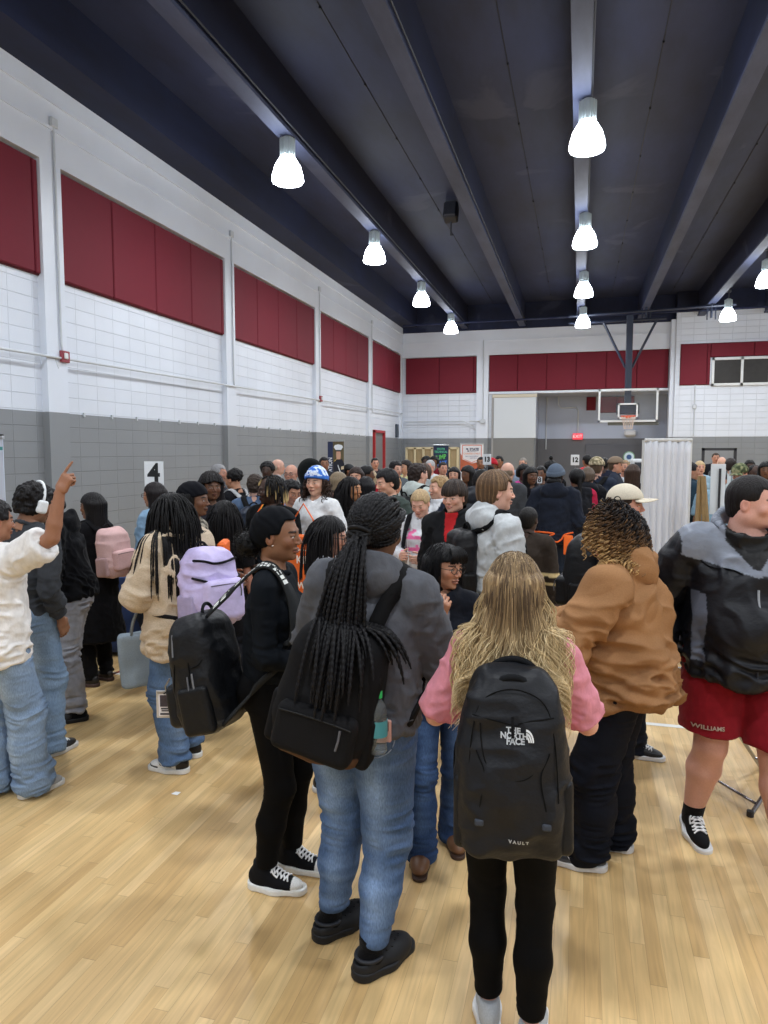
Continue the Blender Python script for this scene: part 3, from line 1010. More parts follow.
# ---- head, in its own frame: x right, y forward, z up, crown at .117, chin at -.108
def head_sdf(P, fine=True, nw=1.0, fat=0.0, neck=True):
    d = ell(P, (0, -.012, .030), (.075, .094, .087))
    d = smin(d, ell(P, (0, .020, -.020), (.060 + fat * .6, .068, .078)), .03)
    d = smin(d, ell(P, (0, .042, -.080), (.030 + fat, .034, .026)), .028)
    for s in (-1, 1):
        d = smin(d, ell(P, (s * (.041 + fat), .002, -.060), (.020 + fat * .5, .030, .026)), .03)
        if fine:
            d = smin(d, ell(P, (s * .041, .058, -.022), (.020 + fat * .5, .020, .020)), .018)
    if neck:
        d = smin(d, cone(P, (0, -.018, -.05), (0, -.035, -.175), .050 * nw + fat * .5, .056 * nw + fat * .6), .03)
    if fine:
        d = smin(d, cone(P, (-.030, .078, .024), (.030, .078, .024), .009, .009), .014)
        for s in (-1, 1):
            d = smax(d, -(ell(P, (s * .031, .097, .003), (.017, .015, .012))), .012)
        for s in (-1, 1):
            d = np.minimum(d, ell(P, (s * .0305, .0735, .003), (.0128, .0128, .0128)))
            d = smin(d, ell(P, (s * .0305, .0765, .0095), (.0155, .0118, .0052)), .004)
            d = smin(d, ell(P, (s * .0305, .0755, -.0065), (.0145, .0112, .0040)), .004)
        d = smin(d, cone(P, (0, .084, .014), (0, .105, -.024), .0055, .0088), .011)
        for s in (-1, 1):
            d = smin(d, ell(P, (s * .0115, .096, -.029), (.0078, .010, .0072)), .006)
        d = smin(d, ell(P, (0, .0850, -.0535), (.023, .0125, .0062)), .006)
        d = smin(d, ell(P, (0, .0835, -.0655), (.019, .0125, .0072)), .006)
        d = smax(d, -ell(P, (0, .099, -.0597), (.022, .010, .0016)), .004)
        d = smin(d, ell(P, (0, .072, -.090), (.014, .012, .012)), .016)
    else:
        d = smin(d, cone(P, (0, .080, .008), (0, .098, -.026), .008, .011), .012)
    for s in (-1, 1):
        e = ell(P, (s * .076, -.010, -.006), (.010, .019, .030))
        if fine:
            e = smax(e, -ell(P, (s * .087, -.005, -.003), (.007, .011, .019)), .004)
        d = smin(d, e, .007)
    return d

def face_color(P, skin, lips, brow=(25, 18, 15), iris=(40, 26, 18), beard=None, smile=0, closed=False, stub=None):
    c = np.tile(np.array(lin(skin), F32), (len(P), 1))
    x, y, z = P.T
    ax = np.abs(x)
    front = y > .045
    def put(m, rgb, a=1.0):
        c[m] = c[m] * (1 - a) + np.array(lin(rgb), F32) * a
    # warmer cheeks, nose, ears
    w = np.exp(-(((ax - .042) / .02) ** 2 + ((z + .025) / .02) ** 2)) * front
    w = w + np.exp(-((ax / .012) ** 2 + ((z + .024) / .012) ** 2)) * front + (ax > .074) * (np.abs(z) < .04) * .6
    sk = np.array(lin(skin), F32)
    warm = np.minimum(sk * V3(1.08, .78, .74), 1)
    c[:] = c * (1 - .55 * np.clip(w, 0, 1)[:, None]) + warm * .55 * np.clip(w, 0, 1)[:, None]
    if beard is not None:
        m = front & (z < -.036) & ~((ax < .024) & (z > -.074) & (z < -.046)) & (ax < .07)
        m |= (y > -.005) & (z < -.045) & (z > -.115) & (y < .06)
        put(m, beard, .8)
    if stub is not None:
        m = (y > .0) & (z < -.042) & (z > -.11)
        put(m, stub, .25)
    m = front & (((ax / .0235) ** 2 + ((z + .0597) / .0125) ** 2) < 1)
    put(m, lips, .6)
    m = front & (ax < .0215) & (np.abs(z + .0597 + (ax * ax) * 0) < .0017)
    put(m, (60, 25, 25), .8)
    bz = .0245 - ((ax - .030) / .03) ** 2 * .006
    m = (y > .04) & (ax > .013) & (ax < .049) & (np.abs(z - bz) < .0042)
    put(m, brow, .85)
    e = np.sqrt((ax - .0305) ** 2 + (y - .0735) ** 2 + (z - .003) ** 2)
    eye = (e < .0137) & (y > .0765) & (z < .0062) & (z > -.0024) & (np.abs(ax - .0305) < .0112)
    if closed:
        m = (y > .06) & (np.abs(ax - .0305) < .012) & (np.abs(z + .001) < .0018)
        put(m, (40, 25, 22), .8)
    else:
        put(eye, (205, 196, 190))
        put(eye & (np.abs(ax - .0305) < .0052), iris)
        lid = (y > .062) & (np.abs(ax - .0305) < .0145) & (np.abs(z - (.0085 - ((ax - .0305) / .014) ** 2 * .005)) < .0017)
        put(lid, (35, 24, 22), .85)
    m = front & (np.abs(ax - .0085) < .004) & (y > .088) & (z < -.0335) & (z > -.039)
    put(m, (60, 30, 26), .6)
    return c

# ---- hand, in its own frame: y along the fingers, x towards the thumb, z out of the back of the hand
FING = [(.030, .088, .078, .0082), (.0105, .092, .086, .0085), (-.0095, .088, .080, .0082), (-.0285, .080, .063, .0072)]
HPOSE = {
    'relax': ([(25, 30, 20)] * 4, (.75, .62, -.35)),
    'point': ([(6, 6, 4), (75, 85, 55), (80, 85, 55), (82, 85, 55)], (.55, .55, -.62)),
    'grip': ([(55, 62, 35), (58, 64, 35), (60, 64, 35), (62, 62, 35)], (.55, .45, -.75)),
    'fist': ([(78, 88, 60)] * 4, (.35, .6, -.75)),
    'flat': ([(6, 8, 5)] * 4, (.72, .72, -.1)),
    'hold': ([(40, 40, 25), (42, 42, 25), (46, 44, 25), (50, 46, 25)], (.7, .6, -.5)),
}
def hand_segs(pose):
    cur, th = HPOSE[pose]
    out = []
    for (x, y0, L, r), cu in zip(FING, cur):
        p = V3(x, y0, 0)
        a = 0
        for j, fr in enumerate((.46, .30, .24)):
            a += math.radians(cu[j])
            sp = x * .9
            q = p + V3(sp * fr * .5, math.cos(a), -math.sin(a)) * (L * fr)
            out.append((p, q, r * (1 - .08 * j), r * (.94 - .1 * j)))
            p = q
    t = nrm(V3(*th))
    b = V3(.024, .012, -.006)
    k = b + t * .040
    t2 = nrm(t + V3(-.25, .35, -.1))
    out.append((b, k, .0125, .0100))
    out.append((k, k + t2 * .030, .0100, .0088))
    out.append((k + t2 * .030, k + t2 * .030 + nrm(t2 + V3(-.2, .2, -.1)) * .020, .0088, .0075))
    return out

def hand_sdf(P, segs):
    d = rbox(P, (0, .050, 0), (.040, .045, .0135), .013)
    d = smin(d, cone(P, (0, -.05, 0), (0, .016, 0), .026, .025, 1.0), .02)
    d = smin(d, ell(P, (.024, .030, -.008), (.016, .028, .014)), .012)
    for i, (a, b, ra, rb) in enumerate(segs):
        d = smin(d, cone(P, a, b, ra, rb), .004 if i % 3 else .007)
    return d

class Fig:
    """one standing person; built 1.70 m tall around the origin, facing +y, then turned, scaled and placed"""
    def __init__(s, loc, heading, height=1.7, female=False, w=1.0, lean=0, side=0, twist=0, hyaw=0, hpitch=0, hroll=0,
                 rh=None, lh=None, rpose='relax', lpose='relax', relb=None, lelb=None, rdir=None, ldir=None, rnrm=None, lnrm=None,
                 rf=(.095, 0, 8), lf=(-.095, 0, -8), lift=(0, 0), belly=0, fat=0, q=2, headz=0):
        s.loc = np.array([loc[0], loc[1], 0.0]); s.S = height / 1.70; s.hd = math.radians(heading)
        s.female = female; s.w = w; s.q = q; s.belly = belly; s.fat = fat
        c, n = math.cos(-s.hd), math.sin(-s.hd)
        s.R = np.array([[c, -n, 0], [n, c, 0], [0, 0, 1]])
        s.TR = (rotm(twist, 0, 0) @ rotm(0, lean, side)).astype(F32)
        s.piv = V3(0, 0, .93)
        s.sw = (.158 if female else .178) * (1 + (w - 1) * .75)
        s.sh = [s.tb(V3(s.sw, -.005, 1.375)), s.tb(V3(-s.sw, -.005, 1.375))]
        s.HR = (s.TR @ rotm(hyaw, hpitch, hroll)).astype(F32)
        s.npiv = s.tb(V3(0, -.012, 1.475 + headz))
        s.hc = s.npiv + s.HR @ V3(0, .018, .108)
        rh = (.24 * w ** .7, .03, .84) if rh is None else rh
        lh = (-.24 * w ** .7, .03, .84) if lh is None else lh
        relb = (.35, -.7, -.2) if relb is None else relb
        lelb = (-.35, -.7, -.2) if lelb is None else lelb
        s.wr = [V3(*rh), V3(*lh)]
        s.el = [ik(s.sh[0], s.wr[0], .285, .255, relb), ik(s.sh[1], s.wr[1], .285, .255, lelb)]
        s.hfr = []
        s.hpose = [rpose, lpose]
        for i, (dr, nr) in enumerate(((rdir, rnrm), (ldir, lnrm))):
            y = nrm(s.wr[i] - s.el[i]) if dr is None else nrm(V3(*dr))
            z = (V3(1, 0, 0) if i == 0 else V3(-1, 0, 0)) if nr is None else V3(*nr)
            z = nrm(z - y * float(z @ y))
            x = np.cross(z, y) if i == 0 else np.cross(y, z)
            s.hfr.append(np.stack([x, y, z], 1).astype(F32))
        s.hip = [V3(.082 * (1 + (w - 1) * .5), 0, .90), V3(-.082 * (1 + (w - 1) * .5), 0, .90)]
        s.ft = [rf, lf]
        s.lift = lift
        s.an = []; s.kn = []; s.fM = []
        for i, f in enumerate((rf, lf)):
            a = math.radians(f[2])
            dr = V3(math.sin(a), math.cos(a), 0)
            an = V3(f[0], f[1], .085 + lift[i])
            s.an.append(an)
            s.kn.append(ik(s.hip[i], an, .425, .40, dr + V3(0, .2, 0)))
            pch = math.radians(f[3]) if len(f) > 3 else 0
            Rz = np.array([[math.cos(a), math.sin(a), 0], [-math.sin(a), math.cos(a), 0], [0, 0, 1]])
            Rx = np.array([[1, 0, 0], [0, math.cos(pch), math.sin(pch)], [0, -math.sin(pch), math.cos(pch)]])
            s.fM.append(((Rz @ Rx).astype(F32), V3(f[0], f[1], lift[i])))
        s.bags = []
        s.root = None

    # frames
    def tb(s, p): return (s.TR @ (np.asarray(p, F32) - s.piv)) + s.piv         # torso frame -> body
    def tT(s, P): return (P - s.piv) @ s.TR + s.piv                            # body points -> torso frame
    def fT(s, P): return (P - s.piv) @ s.TR.T + s.piv                          # torso frame points -> body
    def toH(s, P): return (P - s.hc) @ s.HR
    def fromH(s, P): return P @ s.HR.T + s.hc
    def foot(s, i, P): return (P @ s.fM[i][0].T) + s.fM[i][1]
    def world(s, P): return (np.asarray(P, np.float64) * s.S) @ s.R.T + s.loc
    def wdir(s, v): return s.R @ np.asarray(v, float)

    # distance fields
    def d_torso(s, P, o=0.0, low=True):
        Q = s.tT(P)
        w = s.w; f = s.female
        d = ell(Q, (0, -.005, 1.27), ((.138 if f else .155) * w + o, (.100 if f else .108) * w + o, .165))
        d = smin(d, ell(Q, (0, .0, 1.09), ((.118 if f else .132) * w + o, .092 * w + o, .14)), .06)
        if low:
            d = smin(d, ell(Q, (0, -.005, .94), ((.158 if f else .148) * w + o, .112 * w + o, .125)), .06)
        k = s.sw - .035
        d = smin(d, cone(Q, (-k, -.008, 1.385), (k, -.008, 1.385), .047 * w + o, .047 * w + o), .05)
        for sg in (-1, 1):
            d = smin(d, cone(Q, (0, -.02, 1.455), (sg * .12, -.012, 1.405), .032 + o * .6, .032 + o), .03)
            if f:
                d = smin(d, ell(Q, (sg * .070, .078 * w, 1.245), (.060 * w + o, .052 * w + o, .060)), .035)
        if s.belly:
            d = smin(d, ell(Q, (0, .055 * w, 1.06), (.135 * w + o, (.075 + s.belly) * w + o, .15)), .06)
        return d

    def d_seat(s, P, o=0.0):
        w = s.w
        d = 9.0
        for sg in (-1, 1):
            d = smin(d, ell(P, (sg * .072 * w, -.055 * w, .905), (.082 * w + o, (.085 if s.female else .072) * w + o, .09)), .03)
        return d

    def d_arm(s, i, P, r=(.046, .039, .038, .026), upto=1.0):
        w = s.w
        e = s.el[i]
        d = cone(P, s.sh[i], e, r[0] * w, r[1] * w)
        wr = e + (s.wr[i] - e) * upto
        m = e + (wr - e) * .3
        d = smin(d, cone(P, e, m, r[1] * w, r[2] * w * 1.04), .01)
        d = smin(d, cone(P, m, wr, r[2] * w * 1.04, r[3] * (1 + (w - 1) * .4)), .01)
        return d

    def d_leg(s, i, P, r=(.086, .056, .054, .036)):
        w = s.w
        k = s.kn[i]
        d = cone(P, s.hip[i], k, r[0] * w, r[1] * (1 + (w - 1) * .7))
        u = s.an[i] - k
        m = k + u * .33 + V3(0, -.012, 0)
        d = smin(d, cone(P, k, m, r[1] * .95 * (1 + (w - 1) * .7), r[2] * w), .02)
        d = smin(d, cone(P, m, s.an[i], r[2] * w, r[3] * (1 + (w - 1) * .3)), .02)
        return d

    def d_neck(s, P):
        c = s.hc + s.HR @ V3(0, -.018, -.05)
        b = s.tb(V3(0, -.022, 1.40))
        return cone(P, b, c, .058 * (1 + (s.w - 1) * .5) + s.fat * .6, .052 * (1 + (s.w - 1) * .4) + s.fat * .5)

    def d_body(s, P, sa=0.0, st=0.0, sl=0.0):
        d = s.d_torso(P) + st
        d = smin(d, s.d_neck(P), .035)
        d = smin(d, s.d_seat(P) + st, .03)
        for i in (0, 1):
            d = smin(d, s.d_leg(i, P) + sl, .03)
        for i in (0, 1):
            d = smin(d, s.d_arm(i, P) + sa, .022)
        return d

    def put(s, name, V, Q, kind, rgb, parent=None, frame='body'):
        """mesh in the body frame placed in the world under this figure"""
        W = s.world(V) - s.loc
        return np_mesh(name, W, Q, kind, rgb, parent or s.root)

    def start(s, label, group=None):
        s.root = thing('person', label, 'person', s.loc, group)
        return s

    def hs(s, a): return {0: a[0], 1: a[1], 2: a[2]}[s.q]

    def body(s, skin, lips=None, sleeve='long', shorts=False, barefeet=False, nails=None, **fk):
        lips = tuple(int(v * k) for v, k in zip(skin, (.86, .62, .60))) if lips is None else lips
        h = s.hs((.008, .013, .022))
        sa = .004 if sleeve == 'long' else 0.0
        fn = lambda P: smin(s.d_body(P, sa, .006, 0.0 if shorts else .008), s.d_feet(P), .015)
        V, Q = surf(fn, *s.bounds(P_only='body'), h)
        sk = np.array(lin(skin), F32)
        C = np.tile(sk, (len(V), 1))
        parts = [(V, Q, C)]
        hh = s.hs((.0034, .0055, .011))
        HV, HQ = surf(lambda P: head_sdf(P, s.q < 2, 1 + (s.w - 1) * .45, s.fat), (-.11, -.14, -.17), (.11, .14, .135), hh)
        HC = face_color(HV, skin, lips, **fk)
        parts.append((s.fromH(HV), HQ, HC))
        hz = s.hs((.0034, .005, .009))
        for i in (0, 1):
            sg = hand_segs(s.hpose[i])
            AV, AQ = surf(lambda P: hand_sdf(P, sg), (-.06, -.03, -.10), (.085, .20, .03), hz)
            AC = np.tile(sk, (len(AV), 1))
            if i == 1: pass
            if np.linalg.det(s.hfr[i]) < 0: AQ = AQ[:, ::-1]
            parts.append((AV @ s.hfr[i].T + s.wr[i], AQ, AC))
        n = 0; VV = []; QQ = []; CC = []
        for v, f, c in parts:
            VV.append(v); QQ.append(f + n); CC.append(c); n += len(v)
        return s.put('body', np.concatenate(VV), np.concatenate(QQ), 'skin', np.concatenate(CC))

    def d_feet(s, P):
        d = 9.0
        for i in (0, 1):
            M, o = s.fM[i]
            L = (P - o) @ M
            e = smin(ell(L, (0, -.03, .045), (.032, .045, .045)), ell(L, (0, .06, .032), (.038, .09, .030)), .03)
            d = np.minimum(d, e) if np.ndim(d) else e
        return d

    def bounds(s, P_only=None, pad=.06):
        pts = [s.sh[0], s.sh[1], s.el[0], s.el[1], s.wr[0], s.wr[1], s.kn[0], s.kn[1], s.an[0], s.an[1], s.hc]
        pts = np.array(pts)
        w = s.w
        lo = pts.min(0) - .12 * w - pad; hi = pts.max(0) + .12 * w + pad
        lo[0] = min(lo[0], -.24 * w); hi[0] = max(hi[0], .24 * w)
        lo[1] = min(lo[1], -.26 * w); hi[1] = max(hi[1], .27 * w)
        lo[2] = -.02
        if P_only == 'body': hi[2] = max(s.hc[2] - .03, s.wr[0][2] + .06, s.wr[1][2] + .06, s.el[0][2] + .08, s.el[1][2] + .08)
        return lo, hi

    # ---------------- garments
    def d_top(s, P, g):
        Q = s.tT(P)
        o = g.get('off', .014)
        hem = g.get('hem', .86)
        w = s.w
        d = s.d_torso(P, o, low=False)
        rx0, ry0 = (.150 * w + o, .112 * w + o)
        rx1, ry1 = g.get('skirt', (.172, .130))
        rx1 = rx1 * w + o * .5; ry1 = ry1 * w + o * .5 + s.belly * .5
        z = Q[:, 2]
        t = np.clip((1.30 - z) / (1.30 - hem), 0, 1)
        t = t ** g.get('tp', 1.0)
        rx = rx0 + (rx1 - rx0) * t; ry = ry0 + (ry1 - ry0) * t
        yc = g.get('yc', -.004) * t
        k0 = np.sqrt((Q[:, 0] / rx) ** 2 + ((Q[:, 1] - yc) / ry) ** 2)
        d2 = (k0 - 1) * np.minimum(rx, ry)
        d2 = smax(d2, z - 1.30, .04)
        d = smin(d, d2, .05)
        if g.get('seat', True) and hem < .93:
            d = smin(d, s.d_seat(P, o + .006), .03)
        d = smax(d, hem + g.get('hemwave', .006) * np.sin(Q[:, 0] * 23 + Q[:, 1] * 17 + s.loc[0] * 9) - z, .012)
        # opening at the neck
        nb = g.get('neck', .064)
        nk = cone(Q, (0, .0, 1.435), (0, .02, 1.62), nb * (1 + (w - 1) * .5) + s.fat * .6, nb + .01)
        sl = g.get('sleeve', 1.0)
        r = g.get('arm', (.058, .050, .046, .036))
        for i in (0, 1):
            if sl > 0:
                e = s.el[i]; sh = s.sh[i]
                if sl <= .5:
                    end = sh + (e - sh) * (sl * 2)
                    a = cone(P, sh, end, r[0] * w, r[1] * w * 1.05)
                    u = nrm(e - sh)
                    a = smax(a, (P - end) @ u, .008)
                else:
                    fr = (sl - .5) * 2
                    wr = e + (s.wr[i] - e) * fr
                    a = cone(P, sh, e, r[0] * w, r[1] * w)
                    m = e + (wr - e) * .55
                    a = smin(a, cone(P, e, m, r[1] * w, r[2] * w), .02)
                    a = smin(a, cone(P, m, wr, r[2] * w, r[3]), .015)
                    u = nrm(wr - e)
                    a = smax(a, (P - wr) @ u - .004, .008)
                d = smin(d, a, g.get('kpit', .03))
        d = smax(d, -nk, .008)
        # rib or collar around the neck
        col = g.get('collar', 'crew')
        if col:
            R = nb * (1 + (w - 1) * .5) + s.fat * .6
            cz = 1.452
            q = Q - V3(0, -.012, cz)
            q2 = q.copy(); q2[:, 2] += q[:, 1] * .42
            rad = np.sqrt(q2[:, 0] ** 2 + (q2[:, 1] * 1.0) ** 2)
            if col == 'crew':
                d = smin(d, np.sqrt((rad - R - .002) ** 2 + (q2[:, 2] * .7) ** 2) - .006, .008)
            elif col == 'stand':
                d = smin(d, np.maximum(np.abs(rad - R - .012) - .006, np.abs(q2[:, 2] - .018) - .030), .008)
            elif col == 'hood':
                hs_ = g.get('hoodsize', 1.0)
                h1 = ell(Q, (0, -.085 - .03 * (hs_ - 1), 1.425), (.125 * hs_, .062 * hs_, .075 * hs_))
                h1 = smin(h1, np.sqrt((rad - R - .022) ** 2 + (q2[:, 2] * .75 + .004) ** 2) - .026, .03)
                h1 = smax(h1, -ell(Q, (0, -.055, 1.475), (.075, .045, .045)), .02)
                h1 = smax(h1, -nk, .01)
                d = smin(d, h1, .012)
        return d

    def top(s, g, name='shirt', parent=None):
        h = s.hs((.0068, .012, .020))
        lo, hi = s.bounds()
        lo[2] = min(g.get('hem', .86), s.wr[0][2], s.wr[1][2]) - .06
        hi[2] = s.tb(V3(0, 0, 1.52))[2] + .05
        V, Q = surf(lambda P: s.d_top(P, g), lo, hi, h)
        N = vnormals(V, Q)
        A = g.get('fold', .006)
        if s.q < 2 and A:
            V = V + N * ((s.folds(V, g) + .35) * A * 1.35)[:, None]
            if s.q == 0: pass
        s.topfn = lambda P: s.d_top(P, g)
        T = s.tT(V)
        C = g['paint'](T, V, s) if 'paint' in g else np.tile(np.array(lin(g['col']), F32), (len(V), 1))
        return s.put(name, V, Q, g.get('kind', 'cotton'), C, parent)

    def folds(s, V, g):
        sd = g.get('seed', 1.7) + s.loc[0] * 3.1
        f = g.get('freq', 1.0)
        T = s.tT(V)
        wv = np.stack([vn(V * 3.1 + sd), vn(V * 3.3 + sd + 9), vn(V * 2.9 + sd + 21)], 1) * .10
        n1 = vn((V + wv) * V3(13, 13, 9) * f + sd)
        n2 = vn((V + wv) * V3(20, 20, 34) * f + sd + 5)
        # pull lines round the elbows and the waist
        m = np.zeros(len(V), F32)
        for i in (0, 1):
            m += np.exp(-(((V - s.el[i]) ** 2).sum(1)) / .09 ** 2)
            m += .7 * np.exp(-(((V - s.wr[i]) ** 2).sum(1)) / .08 ** 2)
            m += .6 * np.exp(-(((V - (s.sh[i] - V3(0, 0, .09))) ** 2).sum(1)) / .09 ** 2)
        m = np.clip(m + .8 * np.exp(-((T[:, 2] - g.get('hem', .86) - .08) / .10) ** 2), 0, 1.4)
        r = 1 - np.abs(n2) * 2.2
        n3 = 1 - np.abs(vn((V + wv * 1.4) * V3(11, 11, 15) * f + sd + 13)) * 2.6
        return (n1 * .8 + np.clip(r, -.6, 1) * m * 1.3 + np.clip(n3, -.4, 1) * .7)

    def d_pants(s, P, g):
        w = s.w
        r = g.get('leg', (.100, .075, .070, .066))
        o = g.get('off', .010)
        fl = g.get('len', .055)
        d = ell(P, (0, -.005, .95), ((.160 if s.female else .152) * w + o, .115 * w + o + s.belly * .3, .115))
        d = smin(d, s.d_seat(P, o * .7), .03)
        L = 9.0
        for i in (0, 1):
            k = s.kn[i]; a = s.an[i]
            e = cone(P, s.hip[i] + V3(0, -.005, 0), k, r[0] * w, r[1] * w)
            u = a - k
            m = k + u * .45 + V3(0, -.014, 0)
            bot = a + nrm(u) * .04
            e = smin(e, cone(P, k, m, r[1] * w, r[2] * w), .03)
            e = smin(e, cone(P, m, bot, r[2] * w, r[3]), .03)
            if g.get('bunch'):
                e = smin(e, cone(P, a + V3(0, .01, .0), a + V3(0, .03, .05), r[3] * 1.05, r[3] * 1.0), .02)
            e = smax(e, (fl + s.lift[i]) - P[:, 2] - (P[:, 1] - a[1]) * g.get('slant', .12), .008)
            L = e if i == 0 else smin(L, e, .014)
        d = smin(d, L, .03)
        d = smax(d, P[:, 2] - g.get('waist', 1.03), .01)
        return d

    def pants(s, g, name='trousers', parent=None):
        h = s.hs((.0068, .012, .020))
        lo, hi = s.bounds()
        hi[2] = g.get('waist', 1.03) + .03
        V, Q = surf(lambda P: s.d_pants(P, g), lo, hi, h)
        A = g.get('fold', .006)
        if s.q < 2 and A:
            N = vnormals(V, Q)
            sd = g.get('seed', 4.2) + s.loc[0] * 2.3
            wv = np.stack([vn(V * 5 + sd), vn(V * 5 + sd + 9), vn(V * 4 + sd + 21)], 1) * .045
            n2 = vn((V + wv) * V3(9, 9, 38) + sd)
            n1 = vn((V + wv) * V3(16, 16, 7) + sd + 3)
            kz = .5 * (s.kn[0][2] + s.kn[1][2])
            z = V[:, 2]
            m = .9 * np.exp(-((z - kz) / .10) ** 2) + g.get('stack', 1.0) * np.exp(-((z - .10) / .11) ** 2) + .8 * np.exp(-((z - .84) / .06) ** 2) + .15
            r = np.clip(1 - np.abs(n2) * 2.4, -.7, 1)
            V = V + N * ((r * m * 1.3 + n1 * .6) * A)[:, None]
        C = g['paint'](V, s) if 'paint' in g else np.tile(np.array(lin(g['col']), F32), (len(V), 1))
        return s.put(name, V, Q, g.get('kind', 'denim'), C, parent)

    # ---------------- shoes
    def shoes(s, col=(30, 30, 34), sole=(225, 225, 222), kind='leather', style='sneaker', paint=None, lace=(235, 235, 235), high=False, name='sneaker', label=None):
        h = s.hs((.0042, .008, .014))
        for i in (0, 1):
            sx = 1 if i == 0 else -1
            def outline(L, g=0.0):
                a = cone(L * V3(1, 1, 0), (0, -.045, 0), (sx * .004, .045, 0), .036 + g, .040 + g)
                return smin(a, cone(L * V3(1, 1, 0), (sx * .002, .05, 0), (-sx * .004, .150, 0), .042 + g, .034 + g), .03)
            def upper(L):
                if style == 'croc':
                    e = smin(ell(L, (0, -.040, .035), (.044, .050, .055)), ell(L, (0, .075, .035), (.058, .105, .052)), .04)
                    e = smax(e, -ell(L, (0, -.030, .085), (.038, .055, .058)), .01)
                    return smax(e, .012 - L[:, 2], .005)
                if style == 'slide':
                    e = ell(L, (0, .065, .030), (.056, .062, .058))
                    e = smax(e, -ell(L, (0, .065, .020), (.044, .2, .043)), .008)
                    return smax(e, .012 - L[:, 2], .005)
                if style == 'boot':
                    e = smin(ell(L, (0, -.022, .06), (.046, .058, .06)), ell(L, (0, .075, .042), (.052, .100, .048)), .05)
                    e = smin(e, cone(L, (0, -.012, .07), (0, -.015, .15), .046, .052), .03)
                    return smax(e, np.maximum(.01 - L[:, 2], L[:, 2] - .155), .006)
                e = smin(ell(L, (0, -.028, .055), (.038, .055, .055)), ell(L, (0, .090, .036), (.042, .085, .034)), .045)
                e = smin(e, cone(L, (0, .055, .050), (0, .0, .088), .034, .036), .03)
                if high:
                    e = smin(e, cone(L, (0, -.012, .06), (0, -.016, .125), .040, .042), .02)
                top = .125 if high else .100
                e = smax(e, L[:, 2] - top - L[:, 1] * (-.15), .006)
                return smax(e, .012 - L[:, 2], .005)
            V, Q = surf(upper, (-.075, -.11, 0), (.075, .21, .17), h)
            if style == 'croc' and s.q == 0:
                pass
            C = np.tile(np.array(lin(col), F32), (len(V), 1))
            if paint is not None: C = paint(V, sx, C)
            W = s.foot(i, V)
            pr = s.put({'croc': 'clog', 'slide': 'slide', 'boot': 'boot'}.get(style, name), W, Q, kind, C)
            if label: pr['label'] = label
            th = .030 if style != 'boot' else .022
            V, Q = surf(lambda L: smax(smax(outline(L, .006 if style != 'croc' else .012), L[:, 2] - th - .01 * np.clip(-L[:, 1] * 6, 0, 1), .005), .001 - L[:, 2], .004), (-.08, -.12, -.01), (.08, .215, .06), h)
            s.put('sole', s.foot(i, V), Q, 'rubber', np.array(lin(sole), F32), pr)
            if s.q == 0 and style == 'sneaker' and lace is not None:
                paths = []
                for k in range(5):
                    y0 = .035 + .016 * k; z0 = .092 - .0085 * k
                    for sg in (-1, 1):
                        pts = [V3(sg * .020, y0 - .008, z0 - .004), V3(sg * .008, y0, z0 + .006), V3(-sg * .008, y0 + .004, z0 + .006), V3(-sg * .020, y0 + .012, z0 - .006)]
                        paths.append(pts)
                for sg in (-1, 1):
                    paths.append([V3(0, .03, .10), V3(sg * .02, .035, .108), V3(sg * .035, .05, .095), V3(sg * .03, .065, .075)])
                paths = [spline(np.array(p_), 9) for p_ in paths]
                paths = np.array(paths, F32); sh_ = paths.shape; q_ = paths.reshape(-1, 3)
                for _ in range(6):
                    dd_ = upper(q_) - .0035
                    q_ = q_ + grad(upper, q_) * (-dd_)[:, None]
                paths = q_.reshape(sh_)
                LV, LQ = tubes(paths, .0040, 5)
                s.put('laces', s.foot(i, LV), LQ, 'cotton', np.array(lin(lace), F32), pr)
            if style == 'croc' and s.q == 0:
                hp = []
                for (x, y) in ((-.03, .06), (-.01, .06), (.012, .06), (.032, .06), (-.02, .085), (.0, .085), (.02, .085), (-.012, .11), (.01, .11), (-.03, .035), (.03, .035)):
                    zz = .035 + .052 * math.sqrt(max(0, 1 - (x / .058) ** 2 - ((y - .075) / .105) ** 2))
                    hp.append([V3(x, y, zz - .004), V3(x * 1.01, y, zz + .0012)])
                LV, LQ = tubes(np.array(hp), .0052, 8)
                s.put('vent_holes', s.foot(i, LV), LQ, 'rubber', np.array(lin((8, 9, 12)), F32), pr)
                st = [[V3(math.cos(t) * .047, -.040 - math.sin(t) * .052 + .02, .070 - .0 * t) for t in np.linspace(-.4, math.pi + .4, 14)]]
                LV, LQ = tubes(np.array(st), .007, 6)
                s.put('heel_strap', s.foot(i, LV), LQ, 'rubber', np.array(lin(tuple(min(255, int(v * 1.3) + 8) for v in col)), F32), pr)

    # ---------------- hair
    def hair_field(s, P, style, t=.016, L=.2):
        """P in the head frame"""
        x, y, z = P[:, 0], P[:, 1], P[:, 2]
        sc = ell(P, (0, -.014, .030), (.075 + t, .094 + t, .087 + t))
        if style in ('short', 'buzz', 'fringe', 'fluffy'):
            d = sc
            d = smin(d, ell(P, (0, -.055, -.030), (.058 + t * .7, .045 + t, .065)), .03)
            hf = .052 if style != 'fringe' else .012
            cut = np.minimum(y - .045 - (z - .02) * .12, (hf + .02 * np.clip(np.abs(x) / .06, 0, 1)) - z)
            d = smax(d, cut, .008)
            d = smax(d, np.minimum(np.abs(x) * 0 + y + .012 + (z + .0) * .2, -.0 - z + .012), .008)   # clear of the ears and cheeks
            d = smax(d, -.072 - z, .012)
            return d
        if style == 'bald':
            d = smax(ell(P, (0, -.03, .0), (.076, .080, .07)), z - .045, .01)
            d = smax(d, y + .01, .01)
            return smax(d, -.06 - z, .01)
